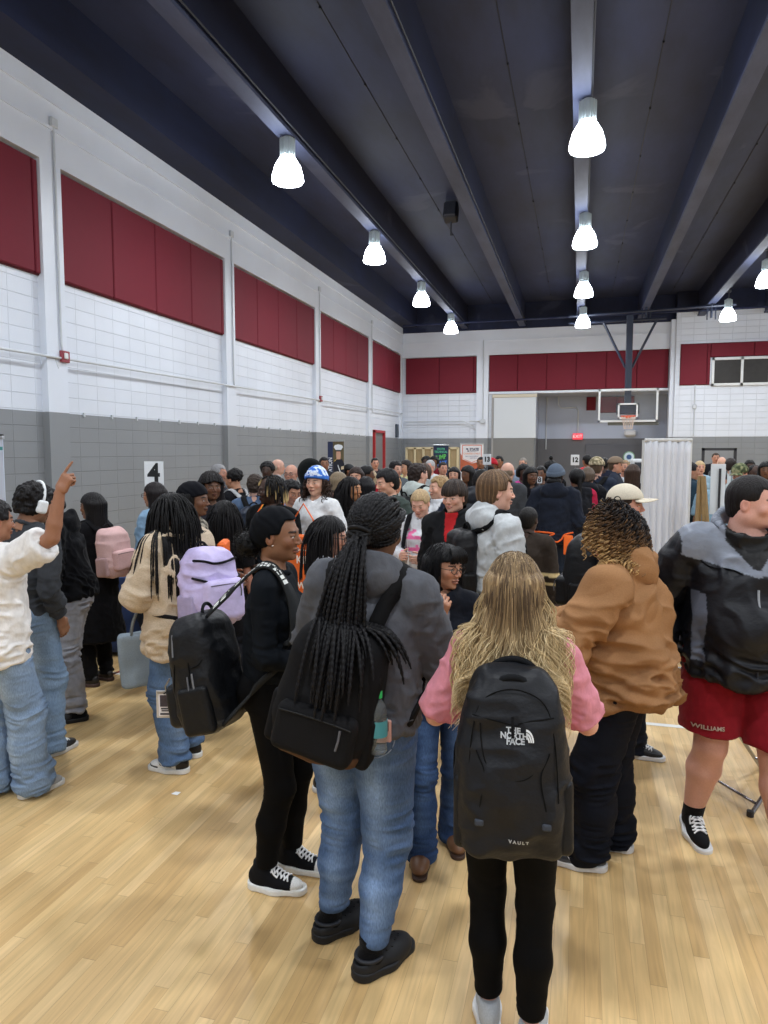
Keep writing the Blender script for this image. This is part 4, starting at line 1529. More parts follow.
        if style == 'afro':
            R = .105 + t
            d = ell(P, (0, -.035, .045), (R, R * 1.02, R * .95))
            cut = np.minimum(y - .050, .058 - z)
            d = smax(d, cut, .015)
            return smax(d, np.minimum(y + .01, .0 - z), .012)
        if style in ('long', 'bob', 'locs', 'wavy'):
            d = sc
            # curtain behind and at the sides
            zb = -L
            q = P - V3(0, -.045, 0)
            wd = .088 + t * .6 + (.02 if style == 'wavy' else 0) * np.clip(-z / L, 0, 1)
            dp = .070 + t
            rr = np.sqrt((q[:, 0] / wd) ** 2 + (q[:, 1] / dp) ** 2)
            c2 = (rr - 1) * min(dp, .088)
            c2 = smax(c2, z - .05, .03)
            c2 = smax(c2, zb + np.abs(x) * .25 - z, .02)
            d = smin(d, c2, .03)
            cut = np.minimum(y - .040 - np.clip(-z, 0, 1) * .0, .055 - z - .25 * np.abs(x))
            d = smax(d, cut, .010)
            d = smax(d, np.minimum(y - .028, .03 - z), .01)
            return d
        if style in ('bun', 'pony', 'sleek'):
            d = sc
            cut = np.minimum(y - .050 - (z - .02) * .1, .060 - z)
            d = smax(d, cut, .008)
            d = smax(d, np.minimum(y + .006, .015 - z), .010)
            d = smax(d, -.070 - z, .012)
            if style == 'bun':
                d = smin(d, ell(P, (0, -.105, .085), (.045, .045, .042)), .012)
            elif style == 'pony':
                d = smin(d, cone(P, (0, -.105, .03), (0, -.135, -.10 - L * .4), .028, .022), .02)
            return d
        return sc

    def hair(s, style, col, t=.016, L=.2, streak=None, sa=.5, bumps=None, name='hair', tip=None):
        h = s.hs((.0042, .0065, .012))
        lo = (-.19, -.24, -max(.12, L + .03)); hi = (.19, .13, .21)
        V, Q = surf(lambda P: s.hair_field(P, style, t, L), lo, hi, h)
        if len(V) == 0: return None
        N = vnormals(V, Q)
        b = bumps if bumps is not None else {'afro': .010, 'fluffy': .009, 'fringe': .004, 'short': .003, 'buzz': .0008, 'locs': .006, 'wavy': .007}.get(style, .003)
        az = np.arctan2(V[:, 0], V[:, 1] + .03)
        if style in ('afro', 'fluffy', 'buzz', 'bun'):
            n = vn(V * 75 + 3) * .6 + vn(V * 38) * .7
        else:
            n = vn(np.stack([az * 11 + 4, V[:, 2] * 5, az * 0 + 1.5], 1)) + .6 * vn(np.stack([az * 26, V[:, 2] * 9, az * 0 + 7.5], 1))
        V = V + N * (n * b)[:, None]
        C = np.tile(np.array(lin(col), F32), (len(V), 1))
        if streak is not None:
            m = np.clip(vn(np.stack([az * 14, V[:, 2] * 3, az * 0 + 2.2], 1)) * 1.6 + .1, 0, 1) * sa
            C = C * (1 - m[:, None]) + np.array(lin(streak), F32) * m[:, None]
        if tip is not None:
            m = np.clip((-.02 - V[:, 2]) / .12, 0, 1)[:, None]
            C = C * (1 - m) + np.array(lin(tip), F32) * m
        return s.put(name, s.fromH(V), Q, 'hair', C)

    def d_all(s, P):
        """what falling hair rests on"""
        d = s.topfn(P) if getattr(s, 'topfn', None) else s.d_torso(P)
        d = np.minimum(d, s.d_neck(P))
        Hd = head_sdf(s.toH(P), False)
        d = np.minimum(d, Hd)
        for b in s.bags: d = np.minimum(d, b(P))
        return d

    def scalp_roots(s, n, zmin=-.03, face=.055, rng=None, off=.004):
        """random points on the scalp, head frame"""
        rng = rng or RNG
        out = []
        while sum(len(o) for o in out) < n:
            v = nrm(rng.normal(size=(n * 3, 3)))
            p = v * V3(.075 + off, .094 + off, .087 + off) + V3(0, -.014, .030)
            ok = (p[:, 2] > zmin + np.where(p[:, 1] > .0, .05, 0)) & ~((p[:, 1] > .03) & (p[:, 2] < .062)) & (p[:, 1] < face + .04 * (p[:, 2] > .07))
            out.append(p[ok])
        return np.concatenate(out)[:n].astype(F32)

    def fall(s, roots, dirs, length, seg, r, grav=.35, wav=0.0, curl=None, rng=None, pullto=None, clear=.004):
        """strands growing from roots (body frame) and settling on the figure"""
        rng = rng or RNG
        n = len(roots)
        P = roots.astype(F32).copy()
        D = nrm(dirs.astype(F32))
        st = (np.asarray(length, F32) / seg)
        out = [P.copy()]
        ph = rng.uniform(0, 6.28, n)
        for k in range(seg):
            g = V3(0, 0, -1)
            if pullto is not None:
                g = pullto
            D = nrm(D * (1 - grav) + g * grav)
            Dn = D
            if wav:
                Dn = nrm(D + np.stack([np.sin(ph + k * 1.1), np.cos(ph * 1.3 + k * .9), 0 * ph], 1) * wav)
            P = P + Dn * (st[:, None] if np.ndim(st) else st)
            for _ in range(2):
                d = s.d_all(P) - (r + clear)
                m = d < 0
                if m.any():
                    gq = grad(s.d_all, P[m])
                    P[m] += gq * (-d[m])[:, None]
            nd = nrm(P - out[-1])
            D = nrm(D * .5 + nd * .5)
            out.append(P.copy())
        return np.stack(out, 1)

    def faceclear(s, P):
        """keeps only the strands that leave the face free"""
        n, m, _ = P.shape
        H = s.toH(P.reshape(-1, 3)).reshape(n, m, 3)
        bad = ((H[:, :, 1] > .045) & (H[:, :, 2] < .045) & (H[:, :, 2] > -.14) & (np.abs(H[:, :, 0]) < .074)).any(1)
        return P[~bad], ~bad

    # ---------------- things worn or carried
    def strap(s, pts, width, name, rgb, parent, kind='canvas', th=.004, loc=None, lift=.006, paint=None, onto=None, bodyframe=False):
        """flat webbing laid over the clothes through the given points (torso frame)"""
        pts = np.array(pts, F32)
        if not bodyframe: pts = s.fT(pts)
        pts = spline(pts, 40)
        fn = onto or s.d_all_noh
        for _ in range(4):
            d = fn(pts) - lift
            m = d < 0
            if m.any():
                pts[m] += grad(fn, pts[m]) * (-d[m])[:, None]
            q = pts.copy(); q[1:-1] = pts[1:-1] * .5 + (pts[2:] + pts[:-2]) * .25; pts = q
        d = fn(pts) - lift
        m = d < 0
        if m.any(): pts[m] += grad(fn, pts[m]) * (-d[m])[:, None]
        N = grad(fn, pts, .01)
        T = np.gradient(pts, axis=0); T = nrm(T)
        B = nrm(np.cross(T, N)); N = np.cross(B, T)
        w = np.broadcast_to(np.asarray(width, F32), (len(pts),))[:, None]
        a = pts + B * w / 2; b = pts - B * w / 2
        V = np.stack([a, b, b + N * th, a + N * th], 1).reshape(-1, 3)
        n = len(pts)
        i = np.arange(n - 1)[:, None] * 4
        k = np.arange(4)[None]
        Q = np.stack([i + k, i + (k + 1) % 4, i + 4 + (k + 1) % 4, i + 4 + k], -1).reshape(-1, 4)
        Q = np.concatenate([Q, [[3, 2, 1, 0]], [[4 * n - 4, 4 * n - 3, 4 * n - 2, 4 * n - 1]]])
        W = s.world(V) - (s.loc if loc is None else loc)
        return np_mesh(name, W, Q, kind, np.array(lin(rgb), F32), parent, smooth=False)

    def d_all_noh(s, P):
        d = s.topfn(P) if getattr(s, 'topfn', None) else s.d_torso(P)
        return d

def spline(p, n):
    p = np.asarray(p, F32)
    m = len(p)
    q = np.concatenate([[2 * p[0] - p[1]], p, [2 * p[-1] - p[-2]]])
    t = np.linspace(0, m - 1 - 1e-4, n)
    i = t.astype(int); f = (t - i)[:, None]
    a, b, c, d = q[i], q[i + 1], q[i + 2], q[i + 3]
    return (.5 * ((2 * b) + (-a + c) * f + (2 * a - 5 * b + 4 * c - d) * f * f + (-a + 3 * b - 3 * c + d) * f ** 3)).astype(F32)
# ================================================================== THINGS WORN OR CARRIED, HAIR STRANDS
def mesh_in(fig, name, V, Q, kind, rgb, parent, loc):
    """body-frame mesh parented to a thing that stands at loc"""
    return np_mesh(name, fig.world(V) - np.asarray(loc), Q, kind, rgb, parent)

def lc(rgb): return np.array(lin(rgb), F32)

def strand_obj(fig, name, paths, rad, rgb, kind='strand', sides=4, parent=None):
    V, Q = tubes(paths, rad, sides)
    rgb = np.asarray(rgb, F32)
    if rgb.ndim == 2:      # one colour per strand
        rgb = np.repeat(rgb, paths.shape[1] * sides, 0)
    elif rgb.ndim == 3:
        rgb = np.repeat(rgb.reshape(-1, 3), sides, 0)
    return fig.put(name, V, Q, kind, rgb, parent)

def resample(paths, m):
    return np.stack([spline(p, m) for p in paths])

def hat(fig, style, col, t=.020, name=None, paint=None, band=None, parent=None, tilt=0, kind='knit', fold=.0015):
    h = fig.hs((.0042, .0065, .012))
    tl = math.tan(math.radians(tilt))
    def fn(P):
        x, y, z = P.T
        if style == 'beanie':
            d = ell(P, (0, -.016, .034), (.075 + t, .094 + t, .090 + t * 1.35))
            cutz = .030 + y * (.22 + tl)
            d = smax(d, cutz - z, .006)
            cuff = smax(smax(ell(P, (0, -.016, .034), (.082 + t, .101 + t, .090 + t * 1.4)), cutz - .004 - z, .006), z - cutz - .045, .006)
            return smin(d, cuff, .004)
        if style == 'wrap':
            d = ell(P, (0, -.016, .032), (.075 + t, .095 + t, .088 + t))
            d = smin(d, ell(P, (0, -.07, -.005), (.06, .05, .05)), .03)
            d = smax(d, np.minimum(y - .045 - (z - .06) * .3, .075 - z + 0 * x), .006)
            d = smax(d, np.minimum(y + .005 + z * .2, .012 - z), .006)
            return smax(d, -.055 - z, .008)
        if style == 'durag':
            d = ell(P, (0, -.016, .032), (.075 + t, .095 + t, .088 + t))
            d = smax(d, .020 + y * .30 - z, .006)
            return d
        if style == 'cap':
            d = ell(P, (0, -.012, .040), (.078 + t, .098 + t, .082 + t * 1.1))
            cutz = .042 + y * .06
            d = smax(d, cutz - z, .004)
            q = P.copy(); q[:, 2] = z - (.046 - x * x * 3.0)
            b = smax(ell(q, (0, .105, 0), (.078, .085, .012)), np.abs(q[:, 2]) - .0045, .003)
            b = smax(b, .06 - y, .004)
            return np.minimum(d, b)
        if style == 'hood':
            d = ell(P, (0, -.025, .015), (.105 + t, .125 + t, .125 + t))
            d = smin(d, ell(P, (0, -.05, -.10), (.11, .10, .10)), .05)
            d = smax(d, -ell(P, (0, .085, -.01), (.075, .10, .100)), .02)
            return d
    lo = (-.14, -.18, -.20); hi = (.14, .22, .19)
    V, Q = surf(fn, lo, hi, h)
    N = vnormals(V, Q)
    if style in ('wrap', 'durag'):
        V = V + N * (np.sin((V[:, 1] * .8 + V[:, 2] * .9) * 150 + vn(V * 20) * 3) * .0011)[:, None]
    elif style == 'beanie':
        az = np.arctan2(V[:, 0], V[:, 1])
        V = V + N * (np.sin(az * 46) * .0010)[:, None]
    C = np.tile(lc(col), (len(V), 1))
    if band is not None:
        m = V[:, 2] < .030 + V[:, 1] * (.22 + tl) + .046
        C[m] = lc(band)
    if paint is not None: C = paint(V, C)
    nm = name or {'beanie': 'beanie', 'wrap': 'head_wrap', 'durag': 'durag', 'cap': 'baseball_cap', 'hood': 'hood'}[style]
    return fig.put(nm, fig.fromH(V), Q, kind, C, parent)

def glasses(fig, col=(20, 20, 22), r=.0019):
    ps = []
    for sx in (-1, 1):
        t = np.linspace(0, 2 * np.pi, 21)
        ps.append(np.stack([sx * .032 + .0225 * np.cos(t) * (1 + .12 * np.sin(t)), .101 - .004 * np.abs(np.cos(t)), .002 + .0175 * np.sin(t)], 1))
    V, Q = tubes(np.array(ps, F32), r, 6)
    o = fig.put('eyeglasses', fig.fromH(V), Q, 'leather', lc(col))
    t2 = []
    for sx in (-1, 1):
        t2.append([V3(sx * .054, .098, .006), V3(sx * .070, .080, .008), V3(sx * .077, .04, .008), V3(sx * .079, -.005, .006)])
    t2.append([V3(-.0095, .101, .004), V3(-.003, .104, .006), V3(.003, .104, .006), V3(.0095, .101, .004)])
    V, Q = tubes(np.array(t2, F32), r, 6)
    fig.put('temples', fig.fromH(V), Q, 'leather', lc(col), o)

def headphones(fig, col=(225, 228, 230)):
    t = np.linspace(-.15, math.pi + .15, 24)
    p = np.stack([.092 * np.cos(t), 0 * t - .005, .035 + .103 * np.sin(t)], 1)
    V, Q = tubes(p[None].astype(F32), .0085, 8)
    o = fig.put('headphones', fig.fromH(V), Q, 'rubber', lc(col))
    h = fig.hs((.004, .006, .01))
    for sx in (-1, 1):
        V, Q = surf(lambda P: rbox(P, (sx * .092, -.005, -.006), (.018, .032, .040), .017), (-.13, -.06, -.07), (.13, .06, .06), h)
        fig.put('ear_cup', fig.fromH(V), Q, 'rubber', lc(col), o)

def backpack(fig, label, size=(.32, .20, .48), at=(0, -.13, 1.16), tilt=0, yaw=0, roll=0, col=(28, 30, 36), pcol=None, strap=(26, 27, 30), kind='nylon',
             pocket=True, bottom=None, straps=(1, 1), group=None, taper=.22, sag=.012, low=0.0, quilt=False, pz=-.20, ph=.26, handle=True, detail=None, fold=.008, sidep=True, strapw=.055, q=None, arch=False):
    """a backpack hanging on the figure's back; everything on it is a part of the bag"""
    w, d, hh = size
    R = fig.TR @ rotm(yaw, tilt, roll)
    o = fig.tb(V3(*at))
    loc = fig.world(o[None])[0]
    root = thing('backpack', label, 'backpack', (loc[0], loc[1], loc[2] - hh / 2 * fig.S), group)
    rl = np.array([loc[0], loc[1], loc[2] - hh / 2 * fig.S])
    toL = lambda P: (P - o) @ R
    frL = lambda P: P @ R.T + o
    sd = at[0] * 7 + w * 13 + fig.loc[0]
    def main(L):
        z = L[:, 2] / (hh / 2)
        k = 1 - taper * np.clip(z, 0, 1.2) ** 2 - .06 * np.clip(-z, 0, 1) ** 2
        q = L / np.stack([k, .5 + .5 * k, np.ones_like(k)], 1)
        e = rbox(q, (0, -d / 2, 0), (w / 2, d / 2, hh / 2), min(w, d) * .36)
        e = smin(e, ell(q, (0, -d * .62, -hh * .15), (w * .46, d * .50, hh * .34)), .04)
        return e
    def pock(L):
        e = rbox(L, (0, -d * 1.04, pz * hh / .5 * .5), (w * .40, .045, ph * hh / 2 * 1.2), .03)
        return e
    h = fig.hs((.0065, .011, .018))
    V, Q = surf(main, (-w * .6, -d * 1.35, -hh * .56), (w * .6, .05, hh * .56), h)
    N = vnormals(V, Q)
    if fig.q < 2:
        n = vn(V * V3(12, 12, 9) + sd) + .5 * vn(V * V3(22, 22, 18) + sd)
        r = 1 - np.abs(vn(V * V3(9, 9, 15) + sd + 4)) * 2.2
        V = V + N * ((n * .6 + np.clip(r, -.4, 1) * .6) * fold)[:, None] + V3(0, 0, -1) * (sag * np.clip(-V[:, 1] / d, 0, 1) ** 2)[:, None]
    C = np.tile(lc(col), (len(V), 1))
    if bottom is not None:
        m = V[:, 2] < -hh * .5 + .055
        C[m] = lc(bottom)
    bagV, bagQ = V, Q
    mesh_in(fig, 'main_compartment', frL(V), Q, kind, C, root, rl)
    fig.bags.append(lambda P: main(toL(P)))
    if pocket:
        V, Q = surf(pock, (-w * .6, -d * 1.6, -hh * .56), (w * .6, .05, hh * .56), h)
        if len(V):
            N = vnormals(V, Q)
            V = V + N * (vn(V * V3(14, 14, 12) + sd + 7) * fold * .6)[:, None]
            po = mesh_in(fig, 'front_pocket', frL(V), Q, kind, lc(pcol or col), root, rl)
            if fig.q < 2:
                zt = pz * hh + ph * hh / 2 * 1.0
                zp = np.array([[V3(x, -d * 1.04 - .046 - .0 * x, zt - .01 - (x / w) ** 2 * .03) for x in np.linspace(-w * .36, w * .36, 12)]], F32)
                ZV, ZQ = tubes(zp, .003, 5)
                mesh_in(fig, 'zipper', frL(ZV), ZQ, 'rubber', lc(tuple(int(v * .5) for v in (pcol or col))), po, rl)
                zp = np.array([[V3(w * .26, -d * 1.04 - .050, zt - .02), V3(w * .27, -d * 1.04 - .056, zt - .05), V3(w * .262, -d * 1.04 - .054, zt - .085)]], F32)
                ZV, ZQ = tubes(zp, .0042, 6)
                mesh_in(fig, 'zipper_pull', frL(ZV), ZQ, 'canvas', lc((92, 92, 96)), po, rl)
    if arch and fig.q < 2:
        zz = np.linspace(-math.pi * .08, math.pi * 1.08, 26)
        p = np.stack([w * .40 * np.cos(zz), 0 * zz, hh * .10 + hh * .28 * np.sin(zz)], 1)
        p[:, 1] = -d * 1.02
        p = p.astype(F32)
        for _ in range(4):
            dd = main(p) - .002
            p += grad(main, p) * (-dd)[:, None]
        ZV, ZQ = tubes(p[None], .0034, 5)
        mesh_in(fig, 'zipper', frL(ZV), ZQ, 'rubber', lc((10, 10, 12)), root, rl)
    if handle:
        t = np.linspace(0, math.pi, 12)
        p = np.stack([.045 * np.cos(t), 0 * t - d * .22, hh / 2 - .012 + .045 * np.sin(t)], 1).astype(F32)
        HV, HQ = tubes(p[None], .008, 6)
        mesh_in(fig, 'handle', frL(HV), HQ, 'canvas', lc(strap), root, rl)
    if sidep and fig.q < 2:
        for sx in (-1, 1):
            V, Q = surf(lambda L: rbox(L, (sx * w * .47, -d * .48, -hh * .27), (.026, d * .34, hh * .20), .022), (-w * .75, -d, -hh * .56), (w * .75, .05, hh * .1), h)
            mesh_in(fig, 'side_pocket', frL(V), Q, kind, lc(tuple(int(v * .85) for v in col)), root, rl)
    for i, sx in enumerate((1, -1)):
        if not straps[i]: continue
        top = fig.tT(frL(V3(sx * w * .22, -.01, hh * .46))[None])[0]
        bot = fig.tT(frL(V3(sx * w * .40, -.02, -hh * .40))[None])[0]
        k = fig.sw * .62
        pts = [top, V3(sx * k, -.055, 1.44), V3(sx * k * 1.03, .03, 1.45), V3(sx * k * 1.12, .12, 1.33), V3(sx * k * 1.25, .14, 1.20), V3(sx * fig.sw * 1.02, .10, 1.08 - low), V3(sx * fig.sw * 1.05, -.02, 1.00 - low), bot]
        wd = np.interp(np.linspace(0, 1, 40), [0, .1, .55, .65, 1], [strapw, strapw, strapw * .95, .026, .024])
        fig.strap(pts, wd, 'shoulder_strap', strap, root, 'canvas', th=.009, loc=rl, lift=.007)
    return dict(root=root, loc=rl, fr=frL, V=frL(bagV), Q=bagQ, size=size, R=R, o=o, main=main, to=toL)

def bag_line(fig, bp, pts, r=.0026, col=(10, 11, 14), name='seam', lift=.001, n=30, sides=5):
    p = spline(np.array([V3(*q) for q in pts]), n)
    for _ in range(8):
        dd = bp['main'](p) - lift; p = p + grad(bp['main'], p) * (-dd)[:, None] * .9
    V, Q = tubes(p[None], r, sides)
    return mesh_in(fig, name, bp['fr'](V), Q, 'canvas', lc(col), bp['root'], bp['loc'])

def bag_text(fig, bp, txt, size, pos, **k):
    """lettering pressed on the face of a bag; pos = x, z on the bag's outer side (x to the reader's right)"""
    fr = bp['fr']
    W = fig.world(bp['V']) - bp['loc']
    bvh = BVHTree.FromPolygons([tuple(map(float, p)) for p in W], [tuple(map(int, f)) for f in bp['Q']])
    o = fig.world(fr(V3(pos[0], -bp['size'][1] * 1.3, pos[1])[None]))[0] - bp['loc']
    x = fig.wdir(bp['R'] @ V3(1, 0, 0)); y = fig.wdir(bp['R'] @ V3(k.pop('slant', 0), 0, 1))
    return text_mesh(txt, size, frameM(o, x, y), k.pop('name', 'lettering'), k.pop('mat', ('print', (225, 228, 230))), bp['root'], bvh=bvh, push=.0042, **k)

def chest_text(fig, obj, txt, size, pos, name='lettering', col=(230, 230, 230), sx=1.0, bold=0.0, back=False, rot=0):
    """print on a garment: pos = x, z in the torso frame"""
    me = obj.data
    bvh = BVHTree.FromPolygons([v.co[:] for v in me.vertices], [p.vertices[:] for p in me.polygons])
    s = -1 if back else 1
    o = fig.world(fig.tb(V3(pos[0], s * .22, pos[1]))[None])[0] - fig.loc
    x = fig.wdir(fig.TR @ V3(-s, 0, 0)); y = fig.wdir(fig.TR @ V3(math.sin(rot), 0, math.cos(rot)))
    return text_mesh(txt, size, frameM(o, x, y), name, ('print', col), obj, bvh=bvh, push=.004, sx=sx, bold=bold)

def handpt(fig, i, p):
    """point in a hand's own frame to the world"""
    return fig.world((fig.hfr[i] @ V3(*p) + fig.wr[i])[None])[0]

def hand_frame(fig, i, p=(0, .09, -.03)):
    o = handpt(fig, i, p)
    X = fig.wdir(fig.hfr[i] @ V3(1, 0, 0)); Y = fig.wdir(fig.hfr[i] @ V3(0, 1, 0))
    return o, X, Y, np.cross(X, Y) * (1 if np.linalg.det(fig.hfr[i]) > 0 else 1)

def phone(fig, i, label, col=(25, 25, 28)):
    o, X, Y, Z = hand_frame(fig, i, (.0, .075, -.030))
    t = thing('phone', label, 'phone', o)
    M = frameM((0, 0, 0), X, Y)
    MB().box((-.036, -.072, -.004), (.036, .072, .004), .003).xf(M).build('case', ('leather', col), t)
    MB().box((-.033, -.069, -.0055), (.033, .069, -.0035)).xf(M).build('screen', plain('phone_screen', (70, 80, 96), .1), t)
    return t

def paper(fig, i, label, w=.2, h=.26, col=(232, 232, 230), lines=True, kind='paper_sheet', tilt=0, off=(0, .10, -.025)):
    o, X, Y, Z = hand_frame(fig, i, off)
    t = thing(kind, label, 'paper', o)
    M = frameM((0, 0, 0), X, Y) @ Matrix.Rotation(math.radians(tilt), 4, 'Z')
    n = 8
    m = MB()
    vs = []
    for s_ in (0, .0012):
        for a in range(n + 1):
            for b in range(2):
                u = a / n
                vs.append((-w / 2 + w * u, h * (b - .35), .02 * math.sin(u * 3.1) + s_))
    fs = []
    k = (n + 1) * 2
    for a in range(n):
        fs.append((a * 2, a * 2 + 1, a * 2 + 3, a * 2 + 2)); fs.append((k + a * 2, k + a * 2 + 2, k + a * 2 + 3, k + a * 2 + 1))
    m.add(vs, fs).xf(M).build('sheet', plain('paper_white', col, .8), t)
    if lines:
        m = MB()
        for j in range(7):
            z0 = h * (-.25 + j * .12)
            for a in range(n):
                u0, u1 = a / n, (a + 1) / n
                if u0 < .08 or u1 > .94: continue
                q = [(-w / 2 + w * u0, z0, .02 * math.sin(u0 * 3.1) + .0018), (-w / 2 + w * u1, z0, .02 * math.sin(u1 * 3.1) + .0018), (-w / 2 + w * u1, z0 + h * .035, .02 * math.sin(u1 * 3.1) + .0018), (-w / 2 + w * u0, z0 + h * .035, .02 * math.sin(u0 * 3.1) + .0018)]
                m.add(q, [(0, 1, 2, 3)])
        m.xf(M).build('printed_lines', plain('ink', (40, 42, 50), .8), t)
    return t

def place(x, ytop, D):
    """ground position and standing height of a figure whose crown is seen at x, ytop"""
    p = pix(x, ytop, D)
    return (p[0], p[1]), p[2]
# ================================================================== THE PEOPLE NEAREST TO US
import time as _t
_t0 = _t.time()
def jeans_paint(col, fade, back=False):
    c0 = lc(col); c1 = lc(fade)
    def f(V, s):
        x, y, z = V.T
        m = np.zeros(len(V), F32)
        for i in (0, 1):
            ux = x - (s.hip[i][0] * .5 + s.kn[i][0] * .5)
            m = np.maximum(m, np.exp(-(ux / .045) ** 2) * np.exp(-((z - .66) / .22) ** 2))
            ux = x - s.kn[i][0]
            m = np.maximum(m, .8 * np.exp(-(ux / .04) ** 2) * np.exp(-((z - .30) / .16) ** 2))
        m = m * (.75 + .3 * vn(V * V3(24, 24, 9)))
        m = np.clip(m + .22 * vn(V * V3(7, 7, 40)), 0, 1)[:, None]
        return c0 * (1 - m) + c1 * m
    return f

def belt_details(fig, col, seam=(150, 150, 160)):
    """back pockets and waistband of a pair of jeans"""
    pass

# ---- woman with the long black twists, grey top, blue jeans
(lx, ly), hz = place(368, 492, 2.53)
A = Fig((lx - .042, ly + .03), 6, height=hz / 1.012, female=True, w=1.17, q=0, hyaw=8, hpitch=4, lean=3, side=4.5,
        rh=(.10, .30, 1.13), lh=(-.10, .30, 1.10), relb=(.85, -.75, -.5), lelb=(-.9, -.6, -.5), rpose='hold', lpose='hold',
        rf=(.080, -.065, 26), lf=(-.140, .06, 30), headz=0)
A.start('woman with long black rope twists, grey henley top, blue jeans and black clogs')
A.body((104, 70, 50))
A.gt = dict(kind='cotton', col=(84, 86, 92), off=.014, hem=.90, skirt=(.186, .140), sleeve=.96, arm=(.066, .056, .050, .038), collar='hood', fold=.006)
A.shirt = A.top(A.gt, 'henley_top')
def _jp(V, s):
    c = jeans_paint((74, 98, 136), (138, 166, 206))(V, s)
    return c
A.pants(dict(kind='denim', leg=(.110, .073, .062, .047), off=.014, len=.105, paint=_jp, fold=.0055, stack=.7), 'jeans')
A.shoes(col=(28, 31, 37), sole=(30, 33, 38), kind='rubber', style='croc')
for i in (0, 1):
    V, Q = surf(lambda L: smin(smin(ell(L, (0, -.03, .045), (.037, .050, .050)), ell(L, (0, .06, .032), (.041, .094, .034)), .03), cone(L, (0, -.012, .05), (0, -.014, .15), .041, .043), .02), (-.08, -.1, 0), (.08, .2, .14), .006)
    A.put('sock', A.foot(i, V), Q, 'knit', lc((18, 18, 21)))
# back pocket outline
for sx in (1, -1):
    cx = sx * .088 * 1.17
    pp = []
    for (u, v) in ((-.068, .05), (-.068, -.06), (0, -.092), (.068, -.06), (.068, .05), (-.068, .05)):
        pp.append(V3(cx + u, -.12, .915 + v))
    pp = spline(np.array(pp), 50)
    gp = dict(leg=(.110, .073, .062, .047), off=.014, len=.105)
    fnp = lambda P: A.d_pants(P, gp)
    for _ in range(6):
        d = fnp(pp) - .003; pp = pp + grad(fnp, pp) * (-d)[:, None]
    V, Q = tubes(pp[None], .0022, 5)
    A.put('back_pocket_stitching', V, Q, 'denim', lc((150, 168, 200)))
AB = backpack(A, 'black backpack with front pocket and brown leather base under the black twists', size=(.345, .17, .46), at=(-.040, -.115, 1.045), roll=8, tilt=2, yaw=-8, col=(23, 23, 26),
              bottom=(86, 62, 46), kind='canvas', pz=-.26, ph=.30, fold=.006, straps=(1, 1), strap=(20, 20, 22), sidep=True)
# bottle in the side pocket
b = AB['fr'](V3(.180, -.100, -.055)[None])[0]
bw_ = A.world(b[None])[0]
bt = thing('water_bottle', 'clear plastic water bottle with green cap in the side pocket of the black backpack', 'bottle', (bw_[0], bw_[1], bw_[2] - .06))
cl, t_, b_ = nt('clear_plastic'); b_.inputs['Base Color'].default_value = (.80, .9, .93, 1); b_.inputs['Transmission Weight'].default_value = .9; b_.inputs['Roughness'].default_value = .06; b_.inputs['IOR'].default_value = 1.25
MB().lathe((0, 0, 0), [(0, -.04), (.030, -.04), (.033, -.03), (.031, 0), (.033, .01), (.031, .05), (.033, .06), (.031, .09), (.033, .10), (.026, .125), (.013, .145), (.013, .16), (0, .16)], 20).build('bottle_body', cl, bt, smooth=True)
MB().lathe((0, 0, .150), [(0, 0), (.0165, 0), (.0165, .022), (.014, .026), (0, .026)], 18).build('cap', plain('green_cap', (48, 178, 92), .4), bt, smooth=True)
MB().lathe((0, 0, 0), [(.0325, .02), (.034, .02), (.034, .075), (.0325, .075)], 20).build('label_band', plain('bottle_label', (70, 150, 160), .5), bt, smooth=True)
# phone in the back pocket
p = A.world(V3(.150, -.170, .948)[None])[0]
ph_ = thing('phone', 'phone in a pink patterned case sticking out of the jeans back pocket', 'phone', p)
MB().box((-.036, -.006, -.05), (.036, .006, .028), .004).build('case', plain('pink_case', (196, 150, 140), .5), ph_)
MB().box((-.028, -.008, -.01), (.028, -.005, .022), .001).build('picture', plain('case_art', (120, 84, 70), .5, var=.6, bscale=200), ph_)
# hair: twists gathered in a tie at the back and falling over the bag
rt = A.scalp_roots(150, zmin=-.05, rng=np.random.default_rng(3), off=.003)
tie = V3(-.004, -.128, -.030)
paths = []
rngA = np.random.default_rng(5)
ncov = len(rt)
for i, r0 in enumerate(rt):
    t = np.linspace(0, 1, 16)[:, None]
    jit = V3(*(rngA.normal(size=3) * .012)) * V3(1, .3, 1)
    p = r0 * (1 - t) + (tie + jit) * t
    c0 = V3(0, -.014, .030)
    q = p - c0
    k = np.sqrt(((q / V3(.083, .102, .095)) ** 2).sum(1, keepdims=True))
    p = np.where(k < 1, c0 + q / np.maximum(k, .2), p)
    lift_ = (.010 + .006 * rngA.random()) * np.sin(np.pi * np.clip(t, 0, 1))
    p = p + nrm(p - c0) * lift_
    paths.append(p)
P1 = A.fromH(np.concatenate(paths).astype(F32)).reshape(ncov, 16, 3)
sel = rngA.permutation(ncov)
dirs = np.stack([rngA.normal(size=ncov) * .26 + .02, -np.abs(rngA.normal(size=ncov)) * .30 - .55, -.6 + rngA.normal(size=ncov) * .2], 1).astype(F32)
L_ = rngA.uniform(.40, .62, ncov)
P2 = A.fall(P1[:, -1], dirs @ A.TR.T, L_, 26, .009, grav=.17, rng=rngA, pullto=nrm(V3(-.10, -.02, -1)), clear=.003)
fan = np.linspace(0, 1, P2.shape[1]) ** .75
P2 = P2 + (rngA.uniform(-.060, .050, ncov)[:, None, None] * fan[None, :, None]) * V3(1, 0, 0) + (rngA.uniform(0, .035, ncov)[:, None, None] * fan[None, :, None]) * V3(0, -1, 0)
full = np.concatenate([P1[:, :-1], P2], 1)
RS = resample(full, 150)
u = np.arange(150)
